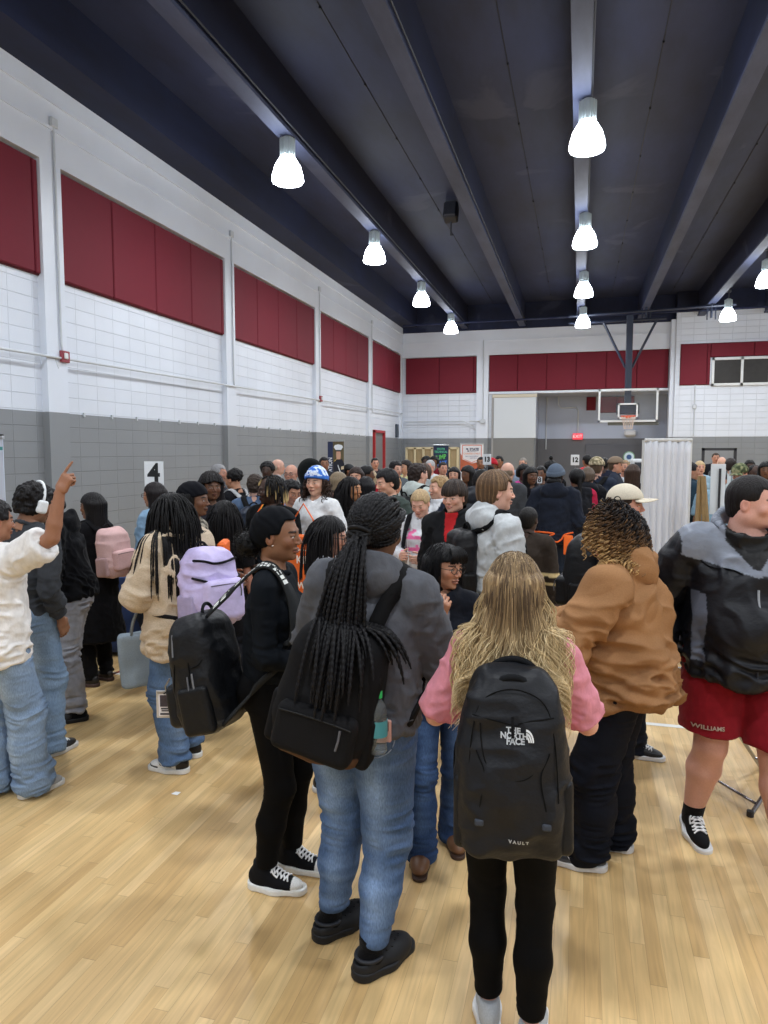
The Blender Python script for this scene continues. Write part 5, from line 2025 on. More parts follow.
rad = .0066 * (1 + .26 * np.sin(u * 1.9))[None] * np.ones((ncov, 1))
rad[:, :8] *= np.linspace(.7, 1, 8); rad[:, -10:] *= np.linspace(1, .45, 10)
A.hair('sleek', (12, 11, 13), t=.008, bumps=.002, name='hair')
strand_obj(A, 'twists', RS, rad, lc((20, 19, 23)) * RNG.uniform(.75, 1.35, (ncov, 1)), sides=6)
# second layer: loose loops over the tie
tt = np.linspace(0, 2 * np.pi, 30)
lp = np.stack([tie[0] + .040 * np.cos(tt), tie[1] + .008 - .020 * np.abs(np.sin(tt)), tie[2] + .006 + .030 * np.sin(tt) * .5], 1)
V, Q = tubes(np.stack([lp, lp + V3(0, -.004, .016), lp + V3(0, -.002, -.014)]).astype(F32), .0085, 7)
A.put('hair_tie', A.fromH(V), Q, 'strand', lc((18, 17, 20)))

# ---- woman in black in profile
(lx, ly), hz = place(272, 510, 3.02)
Bf = Fig((lx - .015, ly + .03), 84, height=hz / 1.0, female=True, w=1.0, q=0, lean=2, hyaw=2, hpitch=-1,
        rh=(.10, .26, 1.04), lh=(-.10, .26, 1.05), relb=(.55, -1, -.6), lelb=(-.55, -1, -.6), rpose='hold', lpose='hold',
        rf=(.085, -.02, 4), lf=(-.085, .05, 8))
Bf.start('woman in profile in black long-sleeved top, leggings, head wrap and canvas sneakers')
Bf.body((132, 92, 68), lips=(126, 68, 60))
Bf.gt = dict(kind='stretch', col=(20, 26, 34), off=.008, hem=.97, skirt=(.165, .118), sleeve=1.0, arm=(.052, .043, .040, .030), collar='crew', fold=.003, seat=False)
Bf.shirt = Bf.top(Bf.gt, 'long_sleeved_top')
Bf.pants(dict(kind='stretch', leg=(.096, .064, .062, .042), off=.008, len=.11, col=(12, 12, 15), fold=.0015, waist=1.06, slant=0), 'leggings')
def capri(V, sx, C):
    toe = V[:, 1] > .128
    C[toe] = lc((225, 225, 222))
    return C
Bf.shoes(col=(20, 22, 28), sole=(226, 226, 222), kind='canvas', high=True, paint=capri)
hat(Bf, 'wrap', (14, 18, 25), t=.014, kind='stretch')
hb = surf(lambda P: ell(P, (0, -.134, -.040), (.058, .056, .058)), (-.1, -.22, -.12), (.1, -.05, .05), .0042)
N = vnormals(*hb); V = hb[0] + N * ((vn(hb[0] * 90) * .6 + vn(hb[0] * 40)) * .006)[:, None]
Bf.put('hair_bun', Bf.fromH(V), hb[1], 'hair', lc((14, 12, 13)))
# frizz on the bun
rr = nrm(np.random.default_rng(2).normal(size=(260, 3))).astype(F32)
pp = []
for v in rr:
    a = V3(0, -.138, -.040) + v * .056
    s_ = nrm(np.cross(v, V3(.3, .2, .9)))
    pp.append([a, a + v * .012 + s_ * .006, a + v * .014 - s_ * .005, a + v * .022 + s_ * .003])
V, Q = tubes(np.array(pp, F32), .0012, 3)
Bf.put('bun_frizz', Bf.fromH(V), Q, 'strand', lc((16, 14, 15)))
V, Q = surf(lambda P: ell(P, (.080, .004, -.034), (.004, .004, .004)), (.07, -.01, -.045), (.09, .015, -.02), .0018)
Bf.put('earring', Bf.fromH(V), Q, 'metal', lc((235, 232, 225)))
BB = backpack(Bf, 'black backpack slung low on one white-printed strap behind the woman in profile', size=(.32, .22, .52), at=(.07, -.185, 1.00), roll=-3, tilt=-16, yaw=6, col=(22, 25, 31),
              bottom=(60, 62, 64), kind='nylon', pz=-.22, ph=.30, fold=.013, straps=(0, 0), strap=(24, 25, 28), arch=True)
for k in range(4):
    z0 = .15 - .10 * k
    bag_line(Bf, BB, [(.165, -.02, z0 + .02), (.165, -.05, z0), (.16, -.085, z0 - .008)], r=.0030)
bag_line(Bf, BB, [(.14, -.04, .24), (.165, -.09, .10), (.165, -.10, -.08), (.155, -.09, -.22)], r=.0032, name='zipper')
bag_line(Bf, BB, [(.12, -.10, .22), (.15, -.16, .08), (.14, -.20, -.06), (.13, -.19, -.2)], r=.0030, name='zipper')
bag_line(Bf, BB, [(.165, -.085, .02), (.168, -.088, -.03), (.17, -.086, -.09)], r=.0048, col=(120, 122, 126), name='zipper_pull', lift=.007)
bag_line(Bf, BB, [(.165, -.110, .01), (.168, -.112, -.03), (.17, -.112, -.08)], r=.0044, col=(96, 98, 104), name='zipper_pull', lift=.007)
bag_line(Bf, BB, [(.13, -.15, .19), (.14, -.155, .15), (.145, -.16, .10)], r=.0048, col=(110, 112, 116), name='zipper_pull', lift=.007)
tp = Bf.tT(BB['fr'](V3(.05, -.02, .24)[None]))[0]
bt_ = Bf.tT(BB['fr'](V3(.12, -.02, -.22)[None]))[0]
st = Bf.strap([tp, V3(.10, -.07, 1.435), V3(.105, .02, 1.455), V3(.115, .11, 1.33), V3(.15, .13, 1.20), V3(.17, .06, 1.06), bt_],
         np.interp(np.linspace(0, 1, 40), [0, .6, .7, 1], [.058, .058, .028, .026]), 'shoulder_strap', (46, 48, 50), BB['root'], 'canvas', th=.010, loc=BB['loc'], lift=.009)
# white lettering-like print along the strap
me = st.data
vs = np.array([v.co[:] for v in me.vertices]).reshape(-1, 4, 3)
rngp = np.random.default_rng(9)
m = MB()
for k in range(1, 17):
    a0, b0, n0 = vs[k, 3], vs[k, 2], vs[k, 2] - vs[k, 1]
    a1, b1 = vs[k + 1, 3], vs[k + 1, 2]
    nn = n0 / (np.linalg.norm(n0) + 1e-9) * .0008
    for (u0, u1) in ((.08, .30), (.34, .52), (.56, .70)):
        if rngp.random() < .22: continue
        u1b = u1 + rngp.uniform(-.08, .12)
        q = [a0 + (b0 - a0) * u0, a0 + (b0 - a0) * u1b, a1 + (b1 - a1) * u1b, a1 + (b1 - a1) * u0]
        q[2] = q[1] + (q[2] - q[1]) * .72; q[3] = q[0] + (q[3] - q[0]) * .72
        m.add([x + nn for x in q], [(0, 1, 2, 3)])
m.build('strap_print', ('print', (216, 218, 214)), st)
# badge hanging from the bag
bp_ = Bf.world(BB['fr'](V3(.02, -.34, -.115)[None]))[0]
bd = thing('id_badge', 'clear plastic badge holder with a small picture card clipped to the black backpack', 'badge', bp_)
bx_ax = cR * .96
MB().box((-.045, -.002, -.062), (.045, .002, .062), .002).xf(frameM((0, 0, 0), cR, (0, 0, 1)) @ Matrix.Rotation(math.radians(90), 4, 'X')).build('holder', plain('badge_clear', (196, 190, 182), .25), bd)
Mb = frameM((0, 0, 0), cR, (0, 0, 1))
MB().box((-.034, -.052, .0025), (.036, .048, .0035)).xf(Mb).build('card', plain('badge_card', (226, 222, 226), .6), bd)
MB().box((-.028, -.010, .0040), (.026, .042, .0046)).xf(Mb).build('picture', plain('badge_picture', (86, 76, 88), .6, var=.8, bscale=70), bd)
MB().box((-.024, -.022, .0040), (.022, -.016, .0046)).box((-.022, -.031, .0040), (.020, -.026, .0046)).box((-.028, -.047, .0040), (.026, -.039, .0046)).xf(Mb).build('printed_lines', plain('ink', (60, 56, 66), .8), bd)
MB().box((-.040, .050, .003), (.042, .062, .008), .002).tube([(0, .06, .004), (.0, .085, .01), (.02, .12, .012)], .004, 6).xf(Mb).build('clip', plain('badge_clip', (150, 150, 152), .3, metal=.6), bd)
# chest print
chest = chest_text(Bf, Bf.shirt, '(((((', .085, (-.035, 1.27), name='chest_print', col=(206, 132, 150), bold=.001)
chest = chest_text(Bf, Bf.shirt, 'SSS', .045, (-.03, 1.26), name='chest_print', col=(190, 192, 210))

# ---- girl with long blonde hair and pink T-shirt
(lx, ly), hz = place(513, 560, 2.20)
Cf = Fig((lx, ly + .02), -2, height=hz / 1.0, female=True, w=1.0, q=0, lean=4, hpitch=6, hyaw=0,
        rh=(.12, .30, 1.10), lh=(-.16, .28, 1.10), relb=(.8, -.7, -.6), lelb=(-.7, -.8, -.6), rpose='hold', lpose='hold',
        rf=(.085, -.06, 10), lf=(-.065, .02, -8))
Cf.start('girl seen from behind with long blonde hair, pink T-shirt and black leggings')
Cf.body((214, 164, 144), lips=(190, 110, 105))
Cf.gt = dict(kind='cotton', col=(208, 136, 150), off=.016, hem=.80, skirt=(.182, .135), sleeve=.46, arm=(.060, .068, .05, .04), collar='crew', fold=.006)
Cf.shirt = Cf.top(Cf.gt, 't_shirt')
Cf.pants(dict(kind='stretch', leg=(.098, .063, .062, .042), off=.010, len=.12, col=(13, 13, 15), fold=.0015, waist=1.03, slant=0), 'leggings')
Cf.shoes(col=(176, 180, 184), sole=(226, 226, 226), kind='canvas')
CB = backpack(Cf, 'large black hiking-style backpack with white logo and small white lettering on the blonde girl', size=(.335, .20, .58), at=(.012, -.115, 1.075), tilt=3, yaw=-3, roll=-1, col=(27, 30, 37),
              kind='nylon', pocket=False, strap=(20, 21, 24), fold=.015, taper=.30, sag=.02, arch=False, q=0, handle=False)
bag_line(Cf, CB, [(-.14, -.20, -.10), (-.135, -.21, .08), (-.10, -.20, .19), (0, -.19, .235), (.10, -.20, .19), (.135, -.21, .08), (.14, -.20, -.10)], r=.0024, n=60, name='zipper')
bag_line(Cf, CB, [(-.10, -.21, .13), (-.085, -.22, .02), (-.03, -.22, -.03), (.05, -.22, -.02), (.10, -.22, .06), (.105, -.21, .15)], r=.0022, n=50)
for (r_, y_, z_) in ((.078, -.055, .245), (.060, -.135, .215)):
    t = np.linspace(0, math.pi, 18)
    p = np.stack([r_ * np.cos(t), y_ + 0 * t - .02 * np.sin(t), z_ + r_ * .80 * np.sin(t)], 1).astype(F32)
    HV, HQ = tubes(p[None], .0115, 7)
    mesh_in(Cf, 'handle', CB['fr'](HV), HQ, 'canvas', lc((24, 26, 30)), CB['root'], CB['loc'])
for (pts, nm) in (([(-.115, .05), (-.085, -.02), (-.10, -.12)], 'bungee_cord'), ([(.115, .05), (.085, -.02), (.10, -.12)], 'bungee_cord'), ([(-.145, .16), (0, .13), (.02, .135)], 'seam'), ([(.145, .16), (.06, .145), (.02, .135)], 'seam')):
    p = spline(np.array([V3(x, -.22, z) for x, z in pts]), 24)
    for _ in range(5):
        dd = CB['main'](p) - .004; p = p + grad(CB['main'], p) * (-dd)[:, None]
    HV, HQ = tubes(p[None], .0024, 5)
    mesh_in(Cf, nm, CB['fr'](HV), HQ, 'canvas', lc((12, 13, 16)), CB['root'], CB['loc'])
for x in (-.10, .10):
    V, Q = surf(lambda L: rbox(L, (x, -.205, -.165), (.014, .018, .010), .005), (x - .04, -.26, -.2), (x + .04, -.16, -.12), .003)
    mesh_in(Cf, 'tab', CB['fr'](V), Q, 'canvas', lc((62, 66, 74)), CB['root'], CB['loc'])
zp = np.array([[V3(0, -.235, .16), V3(0, -.242, .13), V3(0, -.243, .10)]], F32)
HV, HQ = tubes(zp, .005, 6)
mesh_in(Cf, 'zipper_pull', CB['fr'](HV), HQ, 'canvas', lc((14, 15, 18)), CB['root'], CB['loc'])
for k, tx in enumerate(('THE', 'NORTH', 'FACE')):
    bag_text(Cf, CB, tx, .0215, (.006 + (-.004, -.002, .002)[k], .112 - k * .0150), bold=.0009, name='logo_lettering')
# the quarter-dome beside the words
W = Cf.world(CB['V']) - CB['loc']
bvh = BVHTree.FromPolygons([tuple(map(float, p)) for p in W], [tuple(map(int, f)) for f in CB['Q']])
m = MB()
for (r0, r1) in ((.012, .020), (.023, .031), (.034, .042)):
    t = np.linspace(0, math.pi / 2, 10)
    ring = [(V3(.040 + r * math.sin(a) * .55, -.27, .080 + r * math.cos(a) * .9)) for r in (r0, r1) for a in t]
    ww = Cf.world(CB['fr'](np.array(ring))) - CB['loc']
    dr = Cf.wdir(CB['R'] @ V3(0, 1, 0)); out_ = []
    for p in ww:
        hit = bvh.ray_cast(Vector(p), Vector(dr), .6)[0]
        out_.append((np.array(hit) if hit is not None else p) - dr * .0015)
    m.add(out_, [(i, i + 1, i + 11, i + 10) for i in range(9)])
m.build('logo_mark', ('print', (225, 228, 230)), CB['root'])
bag_text(Cf, CB, 'V A U L T', .013, (.018, -.215), bold=.0006)
# blonde hair
Cf.hair('long', (118, 96, 70), t=.020, L=.26, streak=(196, 170, 128), sa=.7, bumps=.0025, name='hair')
rngC = np.random.default_rng(8)
rt = Cf.scalp_roots(2100, zmin=-.06, rng=rngC, off=.024, face=.03)
c0 = V3(0, -.014, .040)
dh = rt - c0
side = np.stack([dh[:, 0] * 1.0, dh[:, 1] * .8 - .02, 0 * dh[:, 0]], 1)
dirs = nrm(side) * .75 + V3(0, -.10, -.5)
Lc = rngC.uniform(.32, .455, len(rt))
P = Cf.fall(Cf.fromH(rt), (dirs @ Cf.HR.T), Lc, 22, .003, grav=.42, rng=rngC, clear=.002)
m_ = P.shape[1]
hx = Cf.hc[0]
P[:, :, 0] = hx + np.tanh((P[:, :, 0] - hx) * (1 + 1.2 * np.clip(np.linspace(-.3, 1, m_), 0, 1)[None]) / .20) * .195
P[:, :, 1] += (np.clip(np.linspace(-.6, 1, m_), 0, 1)[None] * rngC.uniform(-.05, .0, len(rt))[:, None])
uu = np.linspace(0, 1, m_)
ph = rngC.uniform(0, 1.2, len(rt)) + np.floor(rt[:, 0] * 30) * 1.7
amp = (np.clip(uu - .38, 0, 1) ** 1.1 * .040)
wav = np.sin(uu[None] * 19 + ph[:, None]) * amp[None]
P[:, :, 0] += wav * 1.0
P[:, :, 1] += np.cos(uu[None] * 17 + ph[:, None]) * amp[None] * .7 - amp[None] * .25
RS = resample(P, 42)
base = np.array([lc((112, 92, 68)), lc((150, 126, 92)), lc((196, 170, 126)), lc((214, 192, 150))])
ks = rngC.choice(4, len(rt), p=[.25, .30, .28, .17])
tipc = np.array([lc((182, 156, 112)), lc((206, 182, 138)), lc((214, 190, 146)), lc((226, 206, 166))])
g = np.clip(np.linspace(-.35, 1.15, 42), 0, 1)[None, :, None]
rootc = np.array([lc((84, 68, 52)), lc((100, 82, 62)), lc((128, 106, 78)), lc((150, 126, 92))])
CC = rootc[ks][:, None] * (1 - g) + tipc[ks][:, None] * g
rad = np.ones((1, 42)) * .0017 * np.interp(np.linspace(0, 1, 42), [0, .1, .8, 1], [.6, 1, 1, .3])
strand_obj(Cf, 'hair_locks', RS, rad, CC, sides=4)

# ---- curly-haired person in the tan work jacket
(lx, ly), hz = place(612, 504, 3.22)
Df = Fig((lx + .06, ly - .03), -74, height=hz / 1.02, female=False, w=1.20, q=0, lean=3, hyaw=-8, hpitch=8,
        rh=(.10, .36, 1.10), lh=(-.15, .36, 1.09), relb=(.5, -.9, -.7), lelb=(-.95, -.45, -.6), rpose='hold', lpose='hold',
        rf=(.115, .03, -10, 0), lf=(-.12, .10, -14), belly=.02)
Df.start('person with curly dark and blonde hair in a tan hooded work jacket and dark jeans')
Df.body((196, 150, 128))
def duck(T, V, s):
    C = np.tile(lc((150, 110, 74)), (len(T), 1))
    C *= (1 + .10 * vn(T * V3(9, 9, 9)))[:, None]
    C[T[:, 2] < .875] *= .86
    return C
Df.gt = dict(kind='canvas', paint=duck, off=.026, hem=.83, skirt=(.176, .180), sleeve=.97, arm=(.078, .072, .064, .048), collar='hood', hoodsize=1.0, fold=.024, freq=.8, tp=.7, yc=-.01, kpit=.010)
Df.shirt = Df.top(Df.gt, 'hooded_jacket')
Df.pants(dict(kind='denim', leg=(.102, .088, .080, .078), off=.010, len=.03, col=(21, 25, 37), fold=.009, stack=1.5, bunch=True), 'jeans')
def airm(V, sx, C):
    C[V[:, 2] < .045] = lc((70, 74, 80))
    return C
Df.shoes(col=(34, 37, 43), sole=(205, 205, 205), kind='leather', paint=airm)
# swoosh-shaped flash on the outer side of each shoe, seams and hem band of the jacket
def swoosh(fig, sides_=(-1, 1), col=(228, 230, 232), sc=1.0, kind='print'):
    for i in (0, 1):
        for sd in sides_:
            m_pts = []
            t = np.linspace(0, 1, 12)
            lowc = np.stack([-.045 + .125 * t, .048 + .0 * t - .012 * np.sin(t * 2.3) + .022 * t ** 2], 1)
            upc = np.stack([-.045 + .125 * t, .066 - .022 * np.sin(np.clip(t * 1.9, 0, math.pi)) + .006 * t], 1)
            upc[-1] = lowc[-1]
            ring = []
            for c in (lowc, upc):
                for (yy, zz) in c:
                    ring.append(V3(sd * .060, yy + .02, zz))
            ring = np.array(ring, F32)
            def up(L):
                e = smin(ell(L, (0, -.028, .055), (.038, .055, .055)), ell(L, (0, .090, .036), (.042, .085, .034)), .045)
                return smin(e, cone(L, (0, .055, .050), (0, .0, .088), .034, .036), .03)
            for _ in range(10):
                dd = up(ring) - .0022
                ring[:, 0] -= sd * dd * .8
            Q = np.array([(k, k + 1, k + 13, k + 12) for k in range(11)])
            shoe = [c_ for c_ in fig.root.children if c_.name.split('.')[0] in ('sneaker',)]
            fig.put('shoe_flash', fig.foot(i, ring), Q, kind, lc(col), shoe[i] if i < len(shoe) else None)
swoosh(Df, (-1, 1))
def seamline(fig, pts, name='seam', col=(110, 78, 46), r=.0022, fn=None, torso=True, lift=.0015, parent=None):
    p = np.array(pts, F32)
    if torso: p = fig.fT(p)
    p = spline(p, 40)
    fn = fn or fig.topfn
    for _ in range(7):
        dd = fn(p) - lift; p = p + grad(fn, p) * (-dd)[:, None]
    V, Q = tubes(p[None], r, 5)
    return fig.put(name, V, Q, 'canvas', lc(col), parent or fig.shirt)
sL = Df.sw
seamline(Df, [(-sL * .8, -.16, 1.40), (-sL * .95, -.15, 1.25), (-sL * .9, -.17, 1.10), (-sL * .8, -.2, .98)])
seamline(Df, [(-.22, .15, .885), (-.26, 0, .885), (-.22, -.18, .885), (0, -.24, .885), (.2, -.18, .885)])
seamline(Df, [(-.20, .10, 1.33), (-.16, .16, 1.33), (-.08, .2, 1.33)], name='pocket_flap', r=.004)
lab = Df.world(V3(-.155, .20, 1.26)[None])[0]
chest_text(Df, Df.shirt, 'c', .05, (-.13, 1.27), name='chest_patch', col=(196, 180, 150), bold=.004)
# curls
Df.hair('afro', (60, 44, 32), t=-.004, bumps=.012, name='hair')
rngD = np.random.default_rng(21)
def curls(fig, n, L, rr=.0105, pitch=.030, rs=.0030, col=None, off=.045, m=54, spread=.8, rng=rngD, zmin=-.10, grav=.22, zmax=9, clear=False):
    rt = fig.scalp_roots(n, zmin=zmin, rng=rng, off=off, face=.03)
    rt = rt[rt[:, 2] < zmax]; n = len(rt)
    d = nrm(rt - V3(0, -.01, .03)) * spread + V3(0, -.1, -.45)
    P = fig.fall(fig.fromH(rt), nrm(d) @ fig.HR.T, rng.uniform(L[0], L[1], n), 12, rr, grav=grav, rng=rng, clear=.002)
    if clear:
        P, ok_ = fig.faceclear(P); rt = rt[ok_]; n = len(rt)
    P = resample(P, m)
    T = nrm(np.gradient(P, axis=1))
    a = nrm(np.cross(T, V3(.2, .1, .97)[None, None])); b = np.cross(T, a)
    s = np.linspace(0, 1, m)[None] * (rng.uniform(L[0], L[1], n)[:, None] / pitch) * 6.283 + rng.uniform(0, 6.28, n)[:, None]
    R = rr * rng.uniform(.7, 1.2, n)[:, None] * np.interp(np.linspace(0, 1, m), [0, .15, 1], [.3, 1, .9])[None]
    P = P + a * (np.cos(s) * R)[:, :, None] + b * (np.sin(s) * R)[:, :, None]
    C = col(rt, P, rng)
    return strand_obj(fig, 'curls', P, rs * np.interp(np.linspace(0, 1, m), [0, .9, 1], [1, 1, .4])[None], C, sides=4), P
def ccol(rt, P, rng):
    n, m = P.shape[:2]
    dark = lc((24, 20, 22)); br = lc((104, 76, 48)); bl = lc((192, 156, 104))
    # dark crown on the left side of the head (seen at the right), blonde towards the ends and the far side
    side = np.clip(.62 + rt[:, 1] * 3.5 + rt[:, 0] * 1.0 - (rt[:, 2] - .03) * 4.0, 0, 1)
    u_ = np.linspace(0, 1, m)[None]
    k = np.clip(side[:, None] * 1.25 + (u_ - .4) * .55 + rng.normal(size=(n, 1)) * .16, 0, 1)[:, :, None]
    c = np.where(k < .5, dark + (br - dark) * k * 2, br + (bl - br) * (k * 2 - 1))
    return c
curls(Df, 900, (.10, .19), col=ccol, off=.026, spread=.85, grav=.32)
# orange thing in the hands
o, X, Y, Z = hand_frame(Df, 1, (.0, .085, -.03))
t = thing('orange_snack_pouch', 'small bright orange pouch held in the hands of the person in the tan jacket', 'pouch', o)
MB().box((-.04, -.03, -.018), (.045, .05, .018), .014).build('pouch', plain('orange_red', (226, 84, 48), .5, bump=.5, bscale=40), t)
MB().tube([(-.04, 0, .0), (-.09, .01, .0), (-.14, -.01, .03)], .004, 6).build('green_straw', plain('neon_green', (90, 205, 90), .4), t)

# ---- big fellow in red shorts at the right edge
(lx, ly), hz = place(749, 473, 3.30)
Ef = Fig((lx, ly + .02), 176, height=hz / 1.008, female=False, w=1.36, q=0, lean=2, hyaw=-58, hpitch=2,
        rh=(.345, .02, .88), lh=(-.36, .06, .90), relb=(.6, -.8, 0), lelb=(-.6, -.8, 0),
        rf=(.165, -.06, -6, 8), lf=(-.15, .24, 6), lift=(.015, 0), belly=.055, fat=.010)
Ef.start('heavyset person with short dark hair, black and grey windbreaker and red shorts')
Ef.body((206, 156, 140), lips=(176, 104, 98), shorts=True, brow=(40, 28, 24))
def wind(T, V, s):
    C = np.tile(lc((24, 27, 36)), (len(T), 1))
    yoke = (T[:, 2] > 1.285 + .25 * np.abs(T[:, 0]) - .0) & (np.abs(T[:, 0]) < s.sw + .06)
    C[yoke] = lc((118, 124, 136))
    pan = (np.abs(T[:, 0]) > .19) & (T[:, 2] < 1.20) & (T[:, 2] > .9) & (T[:, 1] > .02) & (np.abs(T[:, 0]) < .235)
    C[pan] = lc((92, 98, 112))
    vee = (T[:, 1] > .0) & (T[:, 2] > 1.315) & (np.abs(T[:, 0]) < .012 + .85 * (T[:, 2] - 1.315))
    C[vee & (T[:, 2] < 1.50) & (np.abs(T[:, 0]) < .105)] = lc((14, 14, 16))
    return C
Ef.gt = dict(kind='nylon', paint=wind, off=.024, hem=.82, skirt=(.172, .165), sleeve=.98, arm=(.066, .056, .050, .042), collar='stand', fold=.011, freq=.85, neck=.088, tp=.7)
Ef.shirt = Ef.top(Ef.gt, 'windbreaker')
def redp(V, s):
    return np.tile(lc((128, 24, 34)), (len(V), 1))
Ef.pants(dict(kind='cotton', leg=(.112, .100, .1, .1), off=.014, len=.545, paint=redp, fold=.007, slant=0), 'shorts')
Ef.shoes(col=(22, 23, 27), sole=(212, 212, 212), kind='canvas')
for i in (0, 1):
    a = Ef.an[i]
    V, Q = surf(lambda P: smax(cone(P, a + V3(0, -.005, -.03), a + (Ef.kn[i] - a) * .16, .045, .049), P[:, 2] - a[2] - .055, .005), a - .12, a + .16, .006)
    Ef.put('sock', V, Q, 'knit', lc((18, 18, 20)))
Ef.hair('short', (30, 24, 24), t=.007, bumps=.002)
zf = [(0, .3, 1.30), (.0, .3, 1.15), (0, .3, 1.0), (.0, .3, .86)]
seamline(Ef, zf, 'zipper', (60, 64, 74), .004)
seamline(Ef, [(0, .3, 1.27), (.002, .3, 1.24), (.003, .3, 1.20)], 'zipper_pull', (150, 154, 160), .006, lift=.006)
seamline(Ef, [(0, .3, 1.27), (.08, .28, 1.31), (.16, .2, 1.33), (.24, .08, 1.345)], 'yoke_seam', (16, 18, 24), .0035)
seamline(Ef, [(0, .3, 1.27), (-.08, .28, 1.31), (-.16, .2, 1.33), (-.24, .08, 1.345)], 'yoke_seam', (16, 18, 24), .0035)
short_obj = [c for c in Ef.root.children if c.name.startswith('shorts')][0]
me = short_obj.data
bvh = BVHTree.FromPolygons([v.co[:] for v in me.vertices], [p.vertices[:] for p in me.polygons])
oo = Ef.world(V3(.105, .4, .615)[None])[0] - Ef.loc
text_mesh('WILLIAMS', .027, frameM(oo, Ef.wdir(V3(-1, -.25, 0)), Ef.wdir(V3(.18, 0, 1))), 'lettering', ('print', (205, 196, 180)), short_obj, bvh=bvh, push=.002, bold=.0008)
print('heroes 1', _t.time() - _t0)
# ================================================================== THE NEXT RING OF PEOPLE
def shoe_style(fig, nm):
    if nm == 'black': fig.shoes(col=(24, 25, 29), sole=(205, 205, 203))
    elif nm == 'white': fig.shoes(col=(215, 215, 215), sole=(228, 228, 226))
    elif nm == 'grey': fig.shoes(col=(150, 152, 156), sole=(215, 215, 213))
    elif nm == 'dark': fig.shoes(col=(22, 22, 25), sole=(40, 40, 42))
    elif nm == 'boot': fig.shoes(col=(112, 78, 54), sole=(60, 44, 34), kind='leather', style='boot')

# ---- woman with glasses
(lx, ly), hz = place(440, 541, 3.25)
G = Fig((lx, ly + .02), 166, height=hz / 1.015, female=True, w=1.0, q=0, hyaw=-44, hpitch=4, hroll=-3,
        rh=(.02, .20, 1.37), rdir=(-.25, .45, .85), rnrm=(.35, .85, -.3), relb=(.8, -.2, -1), rpose='fist',
        lh=(-.10, .30, 1.12), lelb=(-.7, -.7, -.6), lpose='hold', rf=(.10, .10, 6), lf=(-.09, -.10, -6))
G.start('woman with black bob hair and glasses resting her chin on her fist, navy jacket')
G.body((176, 128, 102), lips=(140, 80, 72), brow=(20, 16, 16))
def gp_(T, V, s):
    C = np.tile(lc((26, 30, 40)), (len(T), 1))
    C[(np.abs(T[:, 0] ) < .030 + .12 * np.clip(1.44 - T[:, 2], 0, .5)) & (T[:, 1] > .03) & (V[:, 2] < 1.5)] = lc((112, 112, 118))
    return C
G.shirt = G.top(dict(kind='cotton', paint=gp_, off=.018, hem=.84, skirt=(.182, .14), sleeve=.95, arm=(.062, .054, .05, .04), collar='hood', fold=.007), 'zip_jacket')
G.pants(dict(kind='denim', leg=(.098, .072, .076, .088), off=.010, len=.03, paint=jeans_paint((44, 66, 104), (84, 112, 156)), fold=.006, stack=.8), 'flared_jeans')
G.shoes(col=(112, 78, 54), sole=(70, 50, 40), kind='leather', style='boot')
glasses(G, (22, 20, 22))
G.hair('bob', (13, 12, 15), t=.014, L=.13, bumps=.003)
rngG = np.random.default_rng(31)
rt = G.scalp_roots(520, zmin=.0, rng=rngG, off=.017, face=.0)
d = nrm(np.stack([rt[:, 0], rt[:, 1] * .7 - .01, rt[:, 0] * 0], 1)) * .7 + V3(0, 0, -.5)
P = G.fall(G.fromH(rt), d @ G.HR.T, rngG.uniform(.18, .25, len(rt)), 12, .003, grav=.45, rng=rngG, clear=.002)
P, ok_ = G.faceclear(P)
rt = rt[ok_]
strand_obj(G, 'hair_locks', resample(P, 24), .0024 * np.interp(np.linspace(0, 1, 24), [0, .8, 1], [1, 1, .3])[None], lc((16, 15, 19)) * rngG.uniform(.7, 1.5, (len(rt), 1)))
# fringe
fr = []
for k in range(70):
    x = -.055 + .11 * k / 69 + rngG.normal() * .002
    fr.append([V3(x * .6, .050, .120), V3(x * .9, .082, .104), V3(x * 1.1, .098, .074), V3(x * 1.2 - .01, .0985 - abs(x) * .25, .040 + rngG.normal() * .004)])
V, Q = tubes(resample(np.array(fr, F32), 12), .0026, 4)
G.put('fringe', G.fromH(V), Q, 'strand', lc((16, 15, 19)))
V, Q = surf(lambda P: ell(P, (-.028, .076, -.066), (.0030, .003, .0030)), (-.035, .065, -.075), (-.02, .085, -.058), .0012)
# gadget with a pink handle
o, X, Y, Z = hand_frame(G, 1, (.02, .11, -.03))
t = thing('toy_hoop', 'small round clear tin with pink tape held in front of the woman with glasses', 'toy', o + np.array([.02, .03, .06]))
m = MB().tube([(.055 * math.cos(a), 0.0, .04 * math.sin(a)) for a in np.linspace(0, 2 * math.pi, 20)], .006, 6, caps=False)
m.build('ring', plain('clear_grey', (186, 190, 196), .2), t)
MB().box((-.012, -.012, -.05), (.018, .012, .05), .004).xf(Matrix.Rotation(.5, 4, 'Y')).build('pink_tape', plain('pink_tape', (224, 120, 146), .5), t)
MB().tube([(-.04, 0, -.05), (-.09, .02, -.09), (-.10, .03, -.20)], .0035, 6).build('cable', plain('white_cable', (225, 225, 228), .5), t)

